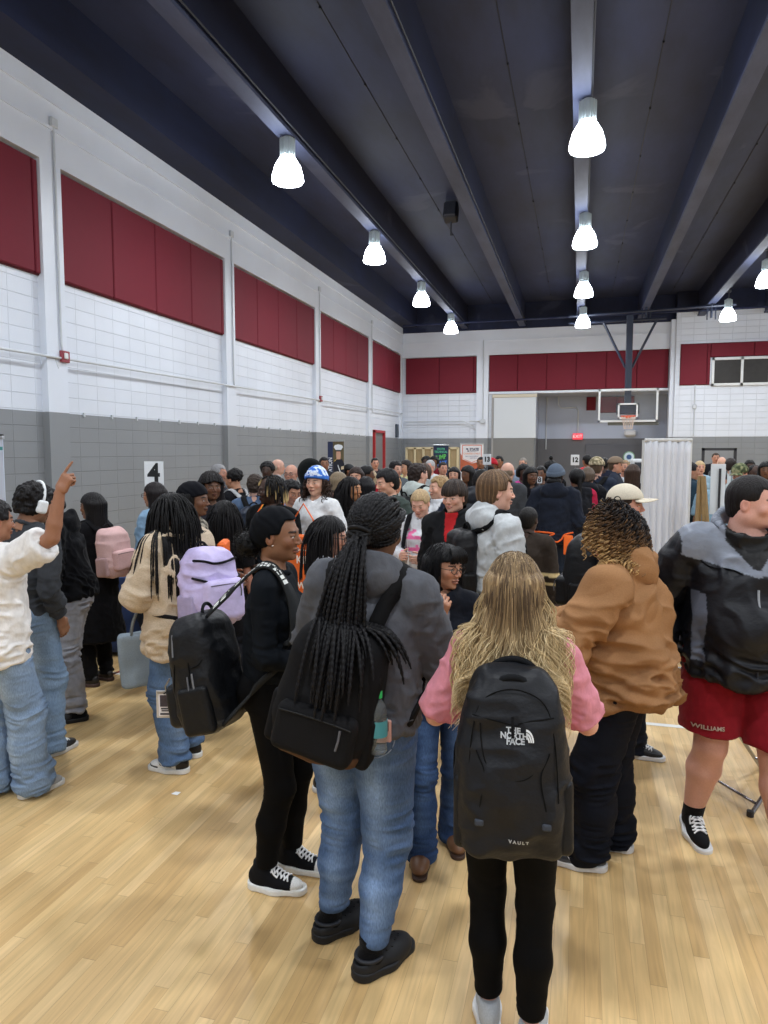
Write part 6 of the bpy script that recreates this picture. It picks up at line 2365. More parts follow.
# ---- boy at the left edge pointing up with a raised arm
(lx, ly), hz = place(-12, 498, 3.78)
H = Fig((lx, ly + .02), 14, height=hz / 1.01, female=False, w=1.02, q=0, hyaw=10, hpitch=2,
        rh=(.455, .10, 1.76), relb=(.9, .1, -.7), rpose='point', rdir=(.42, .25, .9), rnrm=(.2, -.95, .25), lh=(-.25, .05, .86), rf=(.11, .10, 8), lf=(-.10, -.02, -8))
H.start('person in white T-shirt and light jeans at left edge, arm raised and pointing')
H.body((152, 106, 80), sleeve='short')
H.shirt = H.top(dict(kind='cotton', col=(226, 224, 222), off=.020, hem=.80, skirt=(.190, .145), sleeve=.40, arm=(.078, .082, .05, .04), collar='crew', fold=.009), 't_shirt')
H.pants(dict(kind='denim', leg=(.108, .096, .094, .096), off=.012, len=.02, paint=jeans_paint((124, 146, 174), (164, 184, 206)), fold=.008, stack=1.3, bunch=True), 'jeans')
H.shoes(col=(158, 160, 162), sole=(222, 222, 220))
H.hair('fluffy', (26, 22, 24), t=.018)

# ---- person with white headphones, dark tee, light jeans
(lx, ly), hz = place(31, 480, 4.30)
I = Fig((lx - .075, ly), 4, height=hz / 1.01, female=True, w=1.0, q=0, hyaw=18, hpitch=12, side=6, rh=(.21, .06, .86), lh=(-.21, .08, .86), rf=(.10, .05, 10), lf=(-.09, -.06, -8))
I.start('person with white headphones, charcoal top and light jeans behind the raised arm')
I.body((150, 108, 84))
I.shirt = I.top(dict(kind='cotton', col=(62, 65, 70), off=.016, hem=.93, skirt=(.178, .135), sleeve=.9, arm=(.060, .052, .048, .038), fold=.006, seat=False), 'sweatshirt')
I.pants(dict(kind='denim', leg=(.108, .080, .080, .088), off=.012, len=.03, paint=jeans_paint((120, 144, 172), (158, 180, 204)), fold=.006), 'jeans')
I.shoes(col=(36, 36, 40), sole=(200, 200, 200))
I.hair('fluffy', (22, 18, 20), t=.020, bumps=.012)
headphones(I)

# ---- person in black hoodie and grey sweatpants with slides
(lx, ly), hz = place(68, 484, 5.0)
J = Fig((lx, ly), -116, height=hz / 1.01, female=False, w=1.0, q=0, hyaw=4, hpitch=24, lean=9,
        rh=(.06, .28, 1.10), lh=(-.08, .28, 1.08), relb=(.7, -.6, -.8), lelb=(-.7, -.6, -.8), rpose='hold', lpose='hold', rf=(.10, .06, 10), lf=(-.10, -.02, -8))
J.start('person in black hoodie, grey sweatpants and black slides looking down')
J.body((66, 48, 42))
J.shirt = J.top(dict(kind='cotton', col=(20, 21, 26), off=.026, hem=.90, skirt=(.190, .155), sleeve=.98, arm=(.074, .066, .058, .042), collar='hood', fold=.010, seat=False), 'hoodie')
J.pants(dict(kind='cotton', leg=(.112, .096, .084, .056), off=.020, len=.085, col=(146, 148, 156), fold=.011, stack=1.6, bunch=True), 'sweatpants')
J.shoes(col=(20, 21, 24), sole=(18, 19, 22), kind='rubber', style='slide')
for i in (0, 1):
    V, Q = surf(lambda L: smin(smin(ell(L, (0, -.03, .045), (.036, .049, .049)), ell(L, (0, .06, .032), (.040, .094, .034)), .03), cone(L, (0, -.012, .05), (0, -.014, .16), .040, .042), .02), (-.08, -.1, 0), (.08, .2, .14), .006)
    J.put('sock', J.foot(i, V), Q, 'knit', lc((24, 25, 28)))
    sl = [c for c in J.root.children if c.name.startswith('slide')][i]
    for k in range(5):
        for (yy) in (.045, .075):
            x0 = -.03 + .013 * k
            V, Q = tubes(np.array([[V3(x0, yy, .0895 - abs(x0) * .28 - abs(yy - .065) * .2), V3(x0 + .007, yy + .003, .0905 - abs(x0) * .28 - abs(yy - .065) * .2)]], F32), .0030, 4)
            J.put('strap_lettering', J.foot(i, V), Q, 'print', lc((196, 198, 202)), sl)
J.hair('short', (17, 15, 17), t=.016, bumps=.006)
# small emblem on the chest
phone(J, 0, 'dark phone held by the person in grey sweatpants')

# ---- woman with the pink backpack behind
(lx, ly), hz = place(92, 492, 5.75)
K = Fig((lx, ly), -84, height=hz / 1.01, female=True, w=.98, q=1, hyaw=-10, rh=(.10, .26, 1.08), lh=(-.10, .26, 1.06))
K.start('woman in black dress with long dark hair wearing a pink backpack')
K.body((120, 84, 64))
K.shirt = K.top(dict(kind='cotton', col=(20, 20, 24), off=.018, hem=.42, skirt=(.24, .22), sleeve=.9, fold=.006, hemwave=.012), 'black_dress')
K.pants(dict(kind='cotton', leg=(.098, .074, .07, .06), col=(20, 20, 23), len=.06), 'trousers')
K.shoes(col=(34, 26, 24), sole=(70, 50, 44))
K.hair('long', (20, 17, 20), t=.018, L=.34)
backpack(K, 'dusty pink backpack with dark straps on the woman in black', size=(.30, .19, .43), at=(0, -.125, 1.19), tilt=4, col=(204, 168, 166), strap=(24, 24, 28), kind='canvas', fold=.009, pcol=(200, 162, 160), pz=-.16, ph=.34)

# ---- girl with box braids, beige cardigan and lilac backpack
(lx, ly), hz = place(168, 490, 4.20)
L1 = Fig((lx + .05, ly + .02), -66, height=hz / 1.012, female=True, w=1.04, q=0, hyaw=-12, hpitch=16, lean=3,
         rh=(.12, .27, 1.04), lh=(-.13, .24, 1.02), relb=(.7, -.7, -.6), lelb=(-.8, -.6, -.6), rpose='hold', lpose='grip', rf=(.10, .08, -22), lf=(-.09, -.05, -26))
L1.start('girl with long black box braids in a beige cardigan and blue jeans')
L1.body((104, 72, 54))
L1.shirt = L1.top(dict(kind='knit', col=(196, 178, 154), off=.034, hem=.74, skirt=(.200, .165), sleeve=.95, arm=(.080, .076, .068, .046), fold=.013, freq=.8, hemwave=.02, kpit=.02), 'cardigan')
L1.pants(dict(kind='denim', leg=(.104, .088, .082, .084), off=.012, len=.07, paint=jeans_paint((84, 108, 142), (126, 150, 182)), fold=.008, bunch=True), 'baggy_jeans')
def panda(V, sx, C):
    C[:] = lc((226, 226, 224))
    y, z = V[:, 1], V[:, 2]
    C[(y < -.02) & (z < .085)] = lc((24, 24, 28)); C[(y > .10) & (z < .042)] = lc((24, 24, 28)); C[(z > .075) & (y < .03)] = lc((24, 24, 28))
    return C
L1.shoes(col=(226, 226, 224), sole=(228, 228, 226), paint=panda, high=True)
swoosh(L1, (-1, 1), col=(20, 20, 24))
L1B = backpack(L1, 'lilac backpack with black straps on the girl with box braids', size=(.33, .24, .47), at=(.04, -.135, 1.13), tilt=4, roll=3, yaw=0, col=(192, 180, 222), pcol=(198, 186, 226), strap=(26, 26, 30), kind='nylon', fold=.016, pz=-.16, ph=.42, q=0)
for (z0, z1) in ((.06, .03), (.16, .17)):
    p = spline(np.array([V3(-.15, -.18, z0), V3(-.05, -.3, z1 - .02), V3(.06, -.3, z1), V3(.16, -.18, z0)]), 30)
    for _ in range(6):
        dd = L1B['main'](p) - .012; p = p + grad(L1B['main'], p) * (-dd)[:, None]
    HV, HQ = tubes(p[None], .0075, 5)
    mesh_in(L1, 'compression_strap', L1B['fr'](HV), HQ, 'canvas', lc((28, 28, 34)), L1B['root'], L1B['loc'])
L1.hair('sleek', (14, 12, 14), t=.012, bumps=.004)
rngL = np.random.default_rng(17)
rt = L1.scalp_roots(210, zmin=-.02, rng=rngL, off=.012, face=.045)
d = nrm(np.stack([rt[:, 0], rt[:, 1] * .8, rt[:, 0] * 0], 1)) * .9 + V3(0, 0, -.30)
P = L1.fall(L1.fromH(rt), d @ L1.HR.T, rngL.uniform(.44, .62, len(rt)), 22, .005, grav=.30, rng=rngL, clear=.003, wav=.04)
RS = resample(P, 70)
u = np.arange(70)
strand_obj(L1, 'box_braids', RS, .0042 * (1 + .18 * np.sin(u * 2.1))[None] * np.interp(u / 69, [0, .9, 1], [1, 1, .5])[None], lc((18, 16, 18)) * rngL.uniform(.7, 1.6, (len(rt), 1)), sides=5)
# tote bag
o = handpt(L1, 1, (0, .085, -.02))
t = thing('tote_bag', 'light blue-grey tote bag hanging from the hand of the girl in beige', 'tote bag', (o[0] - .01, o[1], o[2] - .52))
V, Q = surf(lambda P: rbox(P * V3(1 - 0, 1, 1), (0, 0, .17), (.135 , .055, .17), .03), (-.16, -.08, -.02), (.16, .08, .36), .009)
V[:, 0] *= 1 + .12 * (V[:, 2] / .34)
V += vnormals(V, Q) * (vn(V * 11 + 3) * .008)[:, None]
rzt = Matrix.Rotation(math.radians(38), 3, 'Z')
V = V @ np.array(rzt).T
np_mesh('bag_body', V, Q, 'canvas', lc((142, 156, 168)), t)
hp = []
for yy in (-.04, .04):
    hp.append(spline(np.array([V3(-.07, yy, .33), V3(-.05, yy * .6, .42), V3(-.0, yy * .1, .515), V3(.05, yy * .6, .42), V3(.07, yy, .33)]) @ np.array(rzt, F32).T, 24))
V, Q = tubes(np.array(hp), .0075, 5)
np_mesh('handles', V, Q, 'canvas', lc((124, 128, 128)), t)
paper(L1, 0, 'folded white paper in the hand of the girl in beige', .12, .16)

# ---- fellow with the cap behind the tan jacket
(lx, ly), hz = place(633, 482, 4.45)
M1 = Fig((lx - .04, ly), 98, height=hz / 1.02, female=False, w=1.0, q=0, hyaw=6, rh=(.1, .28, 1.12), lh=(-.16, .26, 1.10), rf=(.1, .10, 8), lf=(-.1, -.02, -6))
M1.start('person in off-white flat-brim cap and grey T-shirt behind the tan jacket')
M1.body((204, 150, 128), sleeve='short', stub=(70, 50, 40))
M1.shirt = M1.top(dict(kind='cotton', col=(116, 122, 134), off=.020, hem=.84, sleeve=.42, arm=(.072, .076, .05, .04), fold=.006), 't_shirt')
M1.pants(dict(kind='denim', leg=(.1, .08, .076, .078), col=(30, 34, 46), len=.03), 'jeans')
M1.shoes(col=(24, 26, 32), sole=(218, 218, 220))
M1.hair('short', (60, 46, 36), t=.006)
hat(M1, 'cap', (206, 196, 176), t=.018, kind='canvas')
cap_ = [c for c in M1.root.children if c.name.startswith('baseball_cap')][0]
backpack(M1, 'black backpack on the person in the off-white cap', size=(.32, .22, .52), at=(.0, -.14, 1.13), col=(17, 19, 25), strap=(16, 17, 20), kind='nylon', pz=-.2, ph=.3)
phone(M1, 0, 'phone held by the person in the off-white cap')

# ---- tall boy in the light grey hoodie
(lx, ly), hz = place(505, 469, 4.35)
N1 = Fig((lx - .06, ly), 58, height=hz / 1.01, female=False, w=1.0, q=0, hyaw=10, hpitch=2, rh=(.2, .16, .92), lh=(-.18, .22, 1.0), relb=(.6, -.8, -.5))
N1.start('tall boy in profile with brown hair, light grey hoodie and black backpack strap')
N1.body((212, 166, 146), lips=(190, 120, 112), brow=(90, 66, 44))
N1.shirt = N1.top(dict(kind='cotton', col=(186, 190, 192), off=.026, hem=.84, skirt=(.188, .150), sleeve=.97, arm=(.072, .064, .056, .042), collar='hood', hoodsize=1.1, fold=.010), 'hoodie')
N1.pants(dict(kind='denim', leg=(.1, .08, .076, .074), col=(40, 44, 56), len=.03), 'jeans')
N1.shoes(col=(60, 60, 64))
N1.hair('short', (92, 70, 50), t=.016, streak=(150, 118, 84), sa=.5, bumps=.004)
backpack(N1, 'black backpack on the tall boy in the light grey hoodie', size=(.26, .13, .42), at=(-.02, -.14, 1.16), col=(22, 23, 27), strap=(20, 21, 24), strapw=.032)

# ---- navy hoodie and grey beanie, walking away
(lx, ly), hz = place(556, 462, 8.2)
O1 = Fig((lx, ly), 4, height=hz / 1.03, female=False, w=1.08, q=1, hyaw=14, rh=(.27, .05, .86), lh=(-.22, .16, 1.0), rf=(.10, .12, 4), lf=(-.10, -.14, -4))
O1.start('person walking away in dark navy hoodie with a grey knit beanie')
O1.body((70, 50, 42))
O1.shirt = O1.top(dict(kind='cotton', col=(36, 42, 56), off=.030, hem=.86, skirt=(.205, .165), sleeve=.98, arm=(.078, .070, .062, .046), collar='hood', hoodsize=1.2, fold=.010), 'hoodie')
O1.pants(dict(kind='denim', leg=(.112, .098, .092, .092), col=(44, 54, 72), len=.02, bunch=True), 'jeans')
O1.shoes(col=(60, 64, 70), sole=(214, 214, 214))
O1.hair('short', (14, 12, 14), t=.012)
hat(O1, 'beanie', (86, 98, 114), t=.022)
hb = surf(lambda P: ell(P, (0, -.07, -.05), (.085, .07, .06)), (-.12, -.16, -.14), (.12, .04, .04), .009)
O1.put('hair_back', O1.fromH(hb[0]), hb[1], 'hair', lc((14, 12, 14)))
cp_ = spline(O1.fT(np.array([V3(-.21, -.10, .96), V3(-.08, -.20, .97), V3(.02, -.22, .96), V3(-.03, -.22, .93), V3(.04, -.22, .87), V3(.10, -.22, .90), V3(.13, -.2, .95), V3(.20, -.11, .965)])), 40)
for _ in range(8):
    dd = O1.topfn(cp_) - .022; cp_ = cp_ + grad(O1.topfn, cp_) * (-dd)[:, None]
V, Q = tubes(cp_[None], .010, 5)
la = thing('lanyard', 'bright orange lanyard cord around the waist of the navy hoodie', 'lanyard', O1.loc + np.array([0, 0, .8]))
np_mesh('cord', O1.world(V) - np.array(la.location), Q, 'canvas', lc((240, 110, 52)), la)
bx = thing('shopping_bag', 'orange bag hanging beside the navy hoodie', 'bag', O1.world(V3(.17, -.20, .74)[None])[0])
V, Q = surf(lambda P: rbox(P, (0, 0, .1), (.05, .035, .11), .012), (-.08, -.06, -.03), (.08, .06, .24), .01)
np_mesh('bag_body', V, Q, 'canvas', lc((238, 112, 50)), bx)

# ---- boy with the red T-shirt under a black jacket
(lx, ly), hz = place(455, 478, 5.25)
Q1 = Fig((lx, ly), 192, height=hz / 1.015, female=False, w=1.02, q=0, hyaw=4, hpitch=5)
Q1.start('boy with dark brown fringe, open black jacket over a red T-shirt')
Q1.body((206, 160, 140), lips=(180, 104, 100), brow=(50, 36, 28))
def redt(T, V, s):
    C = np.tile(lc((26, 27, 31)), (len(T), 1))
    k = (np.abs(T[:, 0]) < .006 + .20 * np.clip(T[:, 2] - 1.22, 0, 1)) & (T[:, 1] > .0) & (T[:, 2] < 1.475)
    C[k] = lc((176, 34, 38))
    return C
Q1.shirt = Q1.top(dict(kind='canvas', paint=redt, off=.026, hem=.84, sleeve=.97, arm=(.070, .062, .056, .044), collar='stand', neck=.070, fold=.008), 'jacket')
Q1.pants(dict(kind='denim', leg=(.1, .084, .08, .08), col=(34, 38, 50)), 'jeans')
Q1.shoes(col=(34, 34, 38))
seamline(Q1, [(0, .3, 1.22), (.0, .3, 1.1), (0, .3, .9)], 'zipper', (70, 72, 78), .003)
chest_text(Q1, Q1.shirt, 'R', .06, (-.10, 1.17), name='chest_emblem', col=(206, 208, 212), bold=.002)
Q1.hair('fringe', (52, 40, 34), t=.022, streak=(92, 72, 58), sa=.4, bumps=.005)
print('near', _t.time() - _t0)
# ================================================================== THE CROWD
TOPS = {
 'tee': dict(kind='cotton', off=.018, hem=.85, sleeve=.42, arm=(.066, .070, .05, .04), fold=.006),
 'long': dict(kind='cotton', off=.016, hem=.85, sleeve=.96, arm=(.062, .054, .05, .040), fold=.006),
 'hoodie': dict(kind='cotton', off=.028, hem=.85, sleeve=.97, arm=(.074, .066, .058, .045), collar='hood', fold=.009),
 'puffer': dict(kind='nylon', off=.042, hem=.84, skirt=(.20, .17), sleeve=.97, arm=(.086, .080, .070, .05), collar='hood', hoodsize=1.15, fold=.012),
 'jacket': dict(kind='canvas', off=.026, hem=.84, sleeve=.97, arm=(.070, .062, .056, .044), collar='stand', fold=.008),
}
BROWN = (108, 74, 54); DARK = (74, 52, 42); TAN = (170, 122, 94); LIGHT = (208, 162, 142); MID = (140, 98, 74)
BLK = (18, 16, 18)
TAKEN = [(f_.loc[0], f_.loc[1], .10) for f_ in (A, Bf, Cf, Df, Ef, G, H, I, J, K, L1, M1, N1, O1, Q1)]
def crowd(label, x, yt, D, hd, top, col, skin=MID, hair=('short', BLK, {}), female=False, w=1.0, pants=(34, 36, 44), pk='denim', legs=None, shoes=(30, 30, 34),
          hatt=None, bag=None, pose=None, group=None, hk=None, paint=None, spec=None, glass=False, phones=False, **fk):
    q = 1 if D < 9.5 else 2
    hx = {'afro': 1.05, 'fluffy': 1.03, 'locs': 1.02}.get(hair[0] if hair else '', 1.012)
    if hatt: hx = 1.025
    best = D
    for dd in (0, .2, -.2, .4, -.4, .6, .8, 1.0, 1.2, 1.5, 1.8, 2.1):
        (px, py), hz = place(x, yt, D + dd)
        if 1.45 < hz < 1.98 and all(math.hypot(px - a, py - b) > .44 + e for (a, b, e) in TAKEN):
            break
    else:
        (px, py), hz = place(x, yt, D)
    TAKEN.append((px, py, .16 if bag else 0.0))
    P_ = dict(rh=None, lh=None)
    if pose == 'phone': P_ = dict(rh=(.06, .26, 1.14), lh=(-.14, .24, 1.10), rpose='hold', lpose='hold', relb=(.8, -.6, -.8), lelb=(-.8, -.6, -.8))
    if pose == 'cross': P_ = dict(rh=(-.08, .22, 1.14), lh=(.08, .24, 1.12), relb=(1, -.3, -.6), lelb=(-1, -.3, -.6))
    if pose == 'front': P_ = dict(rh=(.16, .24, 1.02), lh=(-.16, .24, 1.02))
    if pose == 'chin': P_ = dict(rh=(.03, .20, 1.36), rdir=(-.2, .3, .9), rnrm=(.2, .9, -.3), relb=(.7, .1, -1), rpose='hold', lh=(-.2, .16, 1.0))
    P_.update(fk)
    f = Fig((px, py), hd, height=hz / hx, female=female, w=w, q=q, **P_)
    f.start(label, group)
    t = dict(TOPS[top]); t['col'] = col
    if paint: t['paint'] = paint
    if spec: t.update(spec)
    f.body(skin, sleeve='short' if t.get('sleeve', 1) < .6 else 'long', **(hk or {}))
    nm = {'tee': 't_shirt', 'long': 'long_sleeved_shirt', 'hoodie': 'hoodie', 'puffer': 'puffer_jacket', 'jacket': 'jacket'}[top]
    f.shirt = f.top(t, nm)
    lg = legs or ((.104, .086, .080, .076) if not female else (.100, .074, .068, .060))
    f.pants(dict(kind=pk, col=pants, leg=lg, len=.045, fold=.006))
    f.shoes(col=shoes, sole=(206, 206, 204))
    if hair:
        f.hair(hair[0], hair[1], **hair[2])
    if hatt: hat(f, hatt[0], hatt[1], kind=hatt[2] if len(hatt) > 2 else 'knit')
    if glass: glasses(f, (24, 22, 22), .0022)
    if bag:
        backpack(f, bag[0], size=(.31, .19, .45), at=(0, -.13, 1.16), col=bag[1], strap=bag[2] if len(bag) > 2 else (22, 23, 26), fold=.008, q=q)
    if phones: phone(f, 0, phones)
    return f

def locs(f, n, L, col, tip=None, off=.014, r=.0055, seed=1, zmin=.0, grav=.35, face=.05, m=26):
    rng = np.random.default_rng(seed)
    rt = f.scalp_roots(n, zmin=zmin, rng=rng, off=off, face=face)
    d = nrm(np.stack([rt[:, 0], rt[:, 1] * .9, rt[:, 0] * 0], 1)) * .9 + V3(0, 0, -.25)
    P = f.fall(f.fromH(rt), d @ f.HR.T, rng.uniform(L[0], L[1], n), 12, r, grav=grav, rng=rng, clear=.002, wav=.05)
    P, ok_ = f.faceclear(P)
    n = len(P)
    RS = resample(P, m)
    C = np.repeat((lc(col) * rng.uniform(.7, 1.5, (n, 1)))[:, None], m, 1)
    if tip is not None:
        k = (rng.random(n) < .35)[:, None, None] * np.clip(np.linspace(-.6, 1.2, m), 0, 1)[None, :, None]
        C = C * (1 - k) + lc(tip) * k
    strand_obj(f, 'locs', RS, r * np.interp(np.linspace(0, 1, m), [0, .9, 1], [1, 1, .5])[None], C, sides=5)

# ---- left cluster, by the tables
f = crowd('woman with glasses in profile below the number four sign, light blue shirt', 154, 481, 5.9, -88, 'long', (120, 150, 176), TAN, ('long', (34, 26, 28), dict(t=.014, L=.16)), True, glass=True, pants=(40, 44, 56))
f = crowd('person in black durag and camouflage shirt with an orange apron edge', 193, 478, 4.95, 70, 'long', (112, 108, 98), BROWN, ('bob', BLK, dict(t=.014, L=.07)), hatt=('durag', (18, 20, 28), 'stretch'), pants=(34, 36, 44), hyaw=10, pose='front',
          paint=lambda T, V, s: np.where((vn(T * 26) > .1)[:, None], lc((70, 68, 60)), lc((150, 144, 130))) * 1.0)
ap = thing('orange_bag', 'plain orange bag with pale stripe in front of the person in the durag', 'bag', f.world(V3(-.02, .20, .95)[None])[0])
MB().box((-.12, -.03, 0), (.12, .03, .34), .015).xf(Matrix.Rotation(-f.hd, 4, 'Z')).build('bag_body', plain('apron_orange', (232, 108, 40), .7, bump=.3, bscale=14), ap)
MB().box((-.11, .03, .17), (.11, .0315, .18)).xf(Matrix.Rotation(-f.hd, 4, 'Z')).build('stripe', plain('pale', (230, 210, 190), .7), ap)
f = crowd('smiling woman with dark wavy hair behind the durag, dark top', 211, 472, 6.3, 150, 'long', (40, 38, 44), BROWN, ('wavy', (26, 20, 22), dict(t=.03, L=.16, bumps=.012)), True, hyaw=-14, pose='front')
f = crowd('woman with long straight black hair and black top near the durag', 224, 500, 4.55, -10, 'tee', (22, 22, 26), (176, 126, 108), ('long', (20, 17, 20), dict(t=.022, L=.34)), True, w=.94)
locs(f, 130, (.36, .46), (20, 17, 20), None, off=.022, r=.004, seed=4)
f = crowd('older grey-haired person in dark jacket far behind the phone holder', 219, 463, 9.4, 60, 'jacket', (52, 56, 66), (182, 132, 110), ('short', (140, 140, 142), dict(t=.010)), hyaw=30, hk=dict(brow=(110, 105, 100), stub=(120, 115, 112)), pose='front')
f = crowd('person with curly top fade holding up a phone, black top with pale strap', 235, 462, 8.2, -80, 'tee', (26, 27, 32), TAN, ('afro', BLK, dict(t=-.012)), pose='chin', hpitch=14, bag=('grey backpack with pale straps on the person with curly top', (120, 124, 128), (168, 170, 172)))
phone(f, 0, 'phone held up by the person with the curly top')
f = crowd('person with short dark hair turned away, slate blue T-shirt, dark backpack', 255, 469, 7.2, -20, 'tee', (78, 96, 122), LIGHT, ('fluffy', (62, 50, 42), dict(t=.008)), hyaw=10, bag=('dark slate backpack on the person in slate blue T-shirt', (44, 54, 70)), pose='front')
# locs with blonde tips, gold chain, orange lanyard
f = crowd('person with short black locs with blonde tips and an orange lanyard, black T-shirt', 272, 466, 5.85, 196, 'long', (19, 20, 23), DARK, ('afro', (18, 15, 15), dict(t=-.018)), w=1.1, hyaw=38, hpitch=4, hk=dict(stub=(20, 16, 15)), pose='front')
locs(f, 190, (.10, .16), (20, 16, 16), (214, 186, 128), off=.012, r=.0068, seed=6, zmin=.02, face=.09)
for (nm, rr, zl, c_, r_) in (('lanyard', .085, 1.12, (236, 104, 42), .006), ('gold_chain', .075, 1.33, (200, 160, 60), .004)):
    tt = np.linspace(0, 2 * np.pi, 40)
    z = np.where(np.sin(tt) > 0, 1.455 - (1.455 - zl) * np.sin(tt) ** 1.4 if False else 1.46 - (1.46 - zl) * np.clip(np.sin(tt), 0, 1) ** .9, 1.46 + .012 * np.abs(np.sin(tt)))
    p = np.stack([rr * np.cos(tt) * (1 + .25 * np.clip(np.sin(tt), 0, 1) * (nm == 'lanyard')), .02 + .17 * np.sin(tt), z], 1).astype(F32)
    p[:, 1] = np.where(np.sin(tt) < 0, -.01 + .075 * np.sin(tt), p[:, 1])
    p = f.fT(p)
    for _ in range(6):
        d = f.topfn(p) - .006; g_ = grad(f.topfn, p); p = p + g_ * (-np.minimum(d, .02))[:, None]
    V, Q = tubes(p[None], r_, 6)
    f.put(nm, V, Q, 'canvas' if nm == 'lanyard' else 'metal', lc(c_))
crowd('person with round black afro behind the blonde-tipped locs', 267, 457, 10.4, 170, 'hoodie', (34, 36, 42), DARK, ('afro', (14, 13, 15), dict(t=.002)))
crowd('bald pale person in light shirt behind the afro', 278, 458, 11.2, 60, 'long', (132, 136, 140), LIGHT, ('bald', (180, 160, 140), dict(t=.003)))
crowd('older person with glasses and receding hair in dark shirt, facing us', 291, 463, 8.8, 178, 'long', (40, 44, 54), (196, 146, 124), ('bald', (120, 104, 92), dict(t=.010)), glass=True, w=1.05, pose='front')
crowd('person with short black hair in light blue shirt behind the beanie', 290, 474, 6.9, 128, 'long', (136, 156, 190), (176, 126, 100), ('fluffy', (20, 18, 20), dict(t=.012)), pose='phone', hpitch=16)
f = crowd('person in a large dark hood with pale edge, seen from behind', 309, 458, 7.6, -60, 'hoodie', (24, 26, 28), DARK, None, hatt=('hood', (18, 22, 22), 'cotton'), w=1.1)
# beanie boy
f = crowd('curly-haired boy in a blue and white lettered beanie and white T-shirt', 316, 467, 6.1, 200, 'tee', (216, 218, 220), (208, 164, 140), ('wavy', (66, 50, 42), dict(t=.016, L=.10, bumps=.012)), hyaw=-14, lh=(-.16, .20, 1.12), rh=(.18, .22, 1.08))
def bpaint(V, C):
    C[:] = lc((58, 112, 200))
    n = vn(V * 48 + 5) + .5 * vn(V * 90)
    C[(n > -.05) & (V[:, 2] > .062) & (V[:, 1] > -.05)] = lc((214, 226, 240))
    return C
hat(f, 'beanie', (58, 112, 200), t=.022, paint=bpaint)
curls(f, 420, (.08, .15), rr=.012, pitch=.045, rs=.0042, off=.012, m=36, zmin=-.07, zmax=.035, clear=True, rng=np.random.default_rng(41), col=lambda rt, P, rng: np.repeat((lc((66, 50, 42)) * rng.uniform(.7, 1.5, (len(rt), 1)))[:, None], P.shape[1], 1))
hd_ = [c for c in f.root.children if c.name.startswith('beanie')][0]
me = hd_.data
bvh = BVHTree.FromPolygons([v.co[:] for v in me.vertices], [p.vertices[:] for p in me.polygons])
oo = f.world(f.fromH(V3(0, .3, .088)[None]))[0] - f.loc
text_mesh('IONS', .048, frameM(oo, f.wdir(f.HR @ V3(-1, 0, 0)), f.wdir(f.HR @ V3(0, .0, 1))), 'lettering', ('print', (236, 240, 246)), hd_, bvh=bvh, push=.002, bold=.003)
o = pix(304, 560, f.loc[1] * 0 + 5.55)
sb = thing('shopping_bag', 'orange drawstring bag with white lettering held by the boy in the beanie', 'bag', o - np.array([0, 0, .30]))
Mz = Matrix.Rotation(math.radians(-14), 4, 'Z')
MB().box((-.17, -.02, 0), (.17, .02, .50), .018).xf(Mz).build('bag_body', plain('apron_orange', (232, 108, 40), .7, bump=.3, bscale=14), sb)
for (tx, sz, z) in (('KIDS', .085, .30), ('WILL', .07, .10)):
    text_mesh(tx, sz, Mz @ frameM((.03, -.0215, z), (1, 0, 0), (0, 0, 1)), 'lettering', plain('bag_white', (236, 226, 216), .7), sb, bold=.002)
MB().box((-.15, -.0215, .375), (.15, -.02, .385)).xf(Mz).build('stripe', plain('pale', (230, 210, 190), .7), sb)
MB().tube([(-.10, 0, .49), (-.09, 0, .62), (.0, -.0, .74), (.09, 0, .62), (.10, 0, .49)], .006, 6).xf(Mz).build('cord', plain('apron_orange', (232, 108, 40), .7, bump=.3, bscale=14), sb)
# woman with long dark hair right behind the twists
f = crowd('woman with long straight black hair and glasses in pale top, close behind the twists', 327, 514, 3.95, 82, 'long', (178, 182, 188), (190, 140, 118), ('long', (22, 19, 22), dict(t=.016, L=.26)), True, w=.95, glass=True, pose='phone', hpitch=8)
locs(f, 150, (.26, .36), (22, 19, 22), None, off=.016, r=.003, seed=9)
crowd('person with short dark hair against the left wall behind the beanie', 324, 456, 12.5, 150, 'jacket', (44, 46, 54), MID, ('short', (28, 24, 26), dict(t=.008)))
crowd('woman with ash blonde hair in a dark red top', 339, 471, 8.3, 60, 'long', (122, 30, 40), LIGHT, ('bob', (128, 112, 90), dict(t=.014, L=.12)), True, pose='front')
f = crowd('woman with long black braids in black T-shirt beside the red top', 350, 476, 6.9, 160, 'tee', (24, 25, 29), (190, 136, 96), ('long', (22, 19, 22), dict(t=.016, L=.20)), True, hyaw=-60, pose='front')
locs(f, 130, (.30, .42), (24, 20, 22), None, off=.016, r=.0045, seed=12)
crowd('woman with brown hair looking at us between the dark-haired heads', 356, 466, 8.8, 176, 'long', (60, 50, 54), (196, 148, 124), ('long', (58, 42, 36), dict(t=.014, L=.2)), True)
crowd('woman with black hair gathered at the back, profile, near the red door frame', 367, 465, 9.6, 80, 'long', (38, 38, 46), BROWN, ('pony', BLK, dict(t=.018, L=.1)), True)
f = crowd('woman with straight dark hair and dark hooded jacket seen from behind', 366, 476, 7.3, -20, 'hoodie', (44, 48, 60), MID, ('long', (24, 22, 27), dict(t=.020, L=.16)), True)
crowd('person in a cap far away by the left wall', 349, 463, 13.5, 90, 'jacket', (58, 60, 66), MID, ('short', BLK, dict(t=.006)), hatt=('cap', (58, 60, 62), 'canvas'))
crowd('person with short hair raising a hand near the red door frame', 375, 457, 15.5, 150, 'long', (52, 52, 60), (196, 146, 124), ('short', (30, 26, 28), dict(t=.006)))
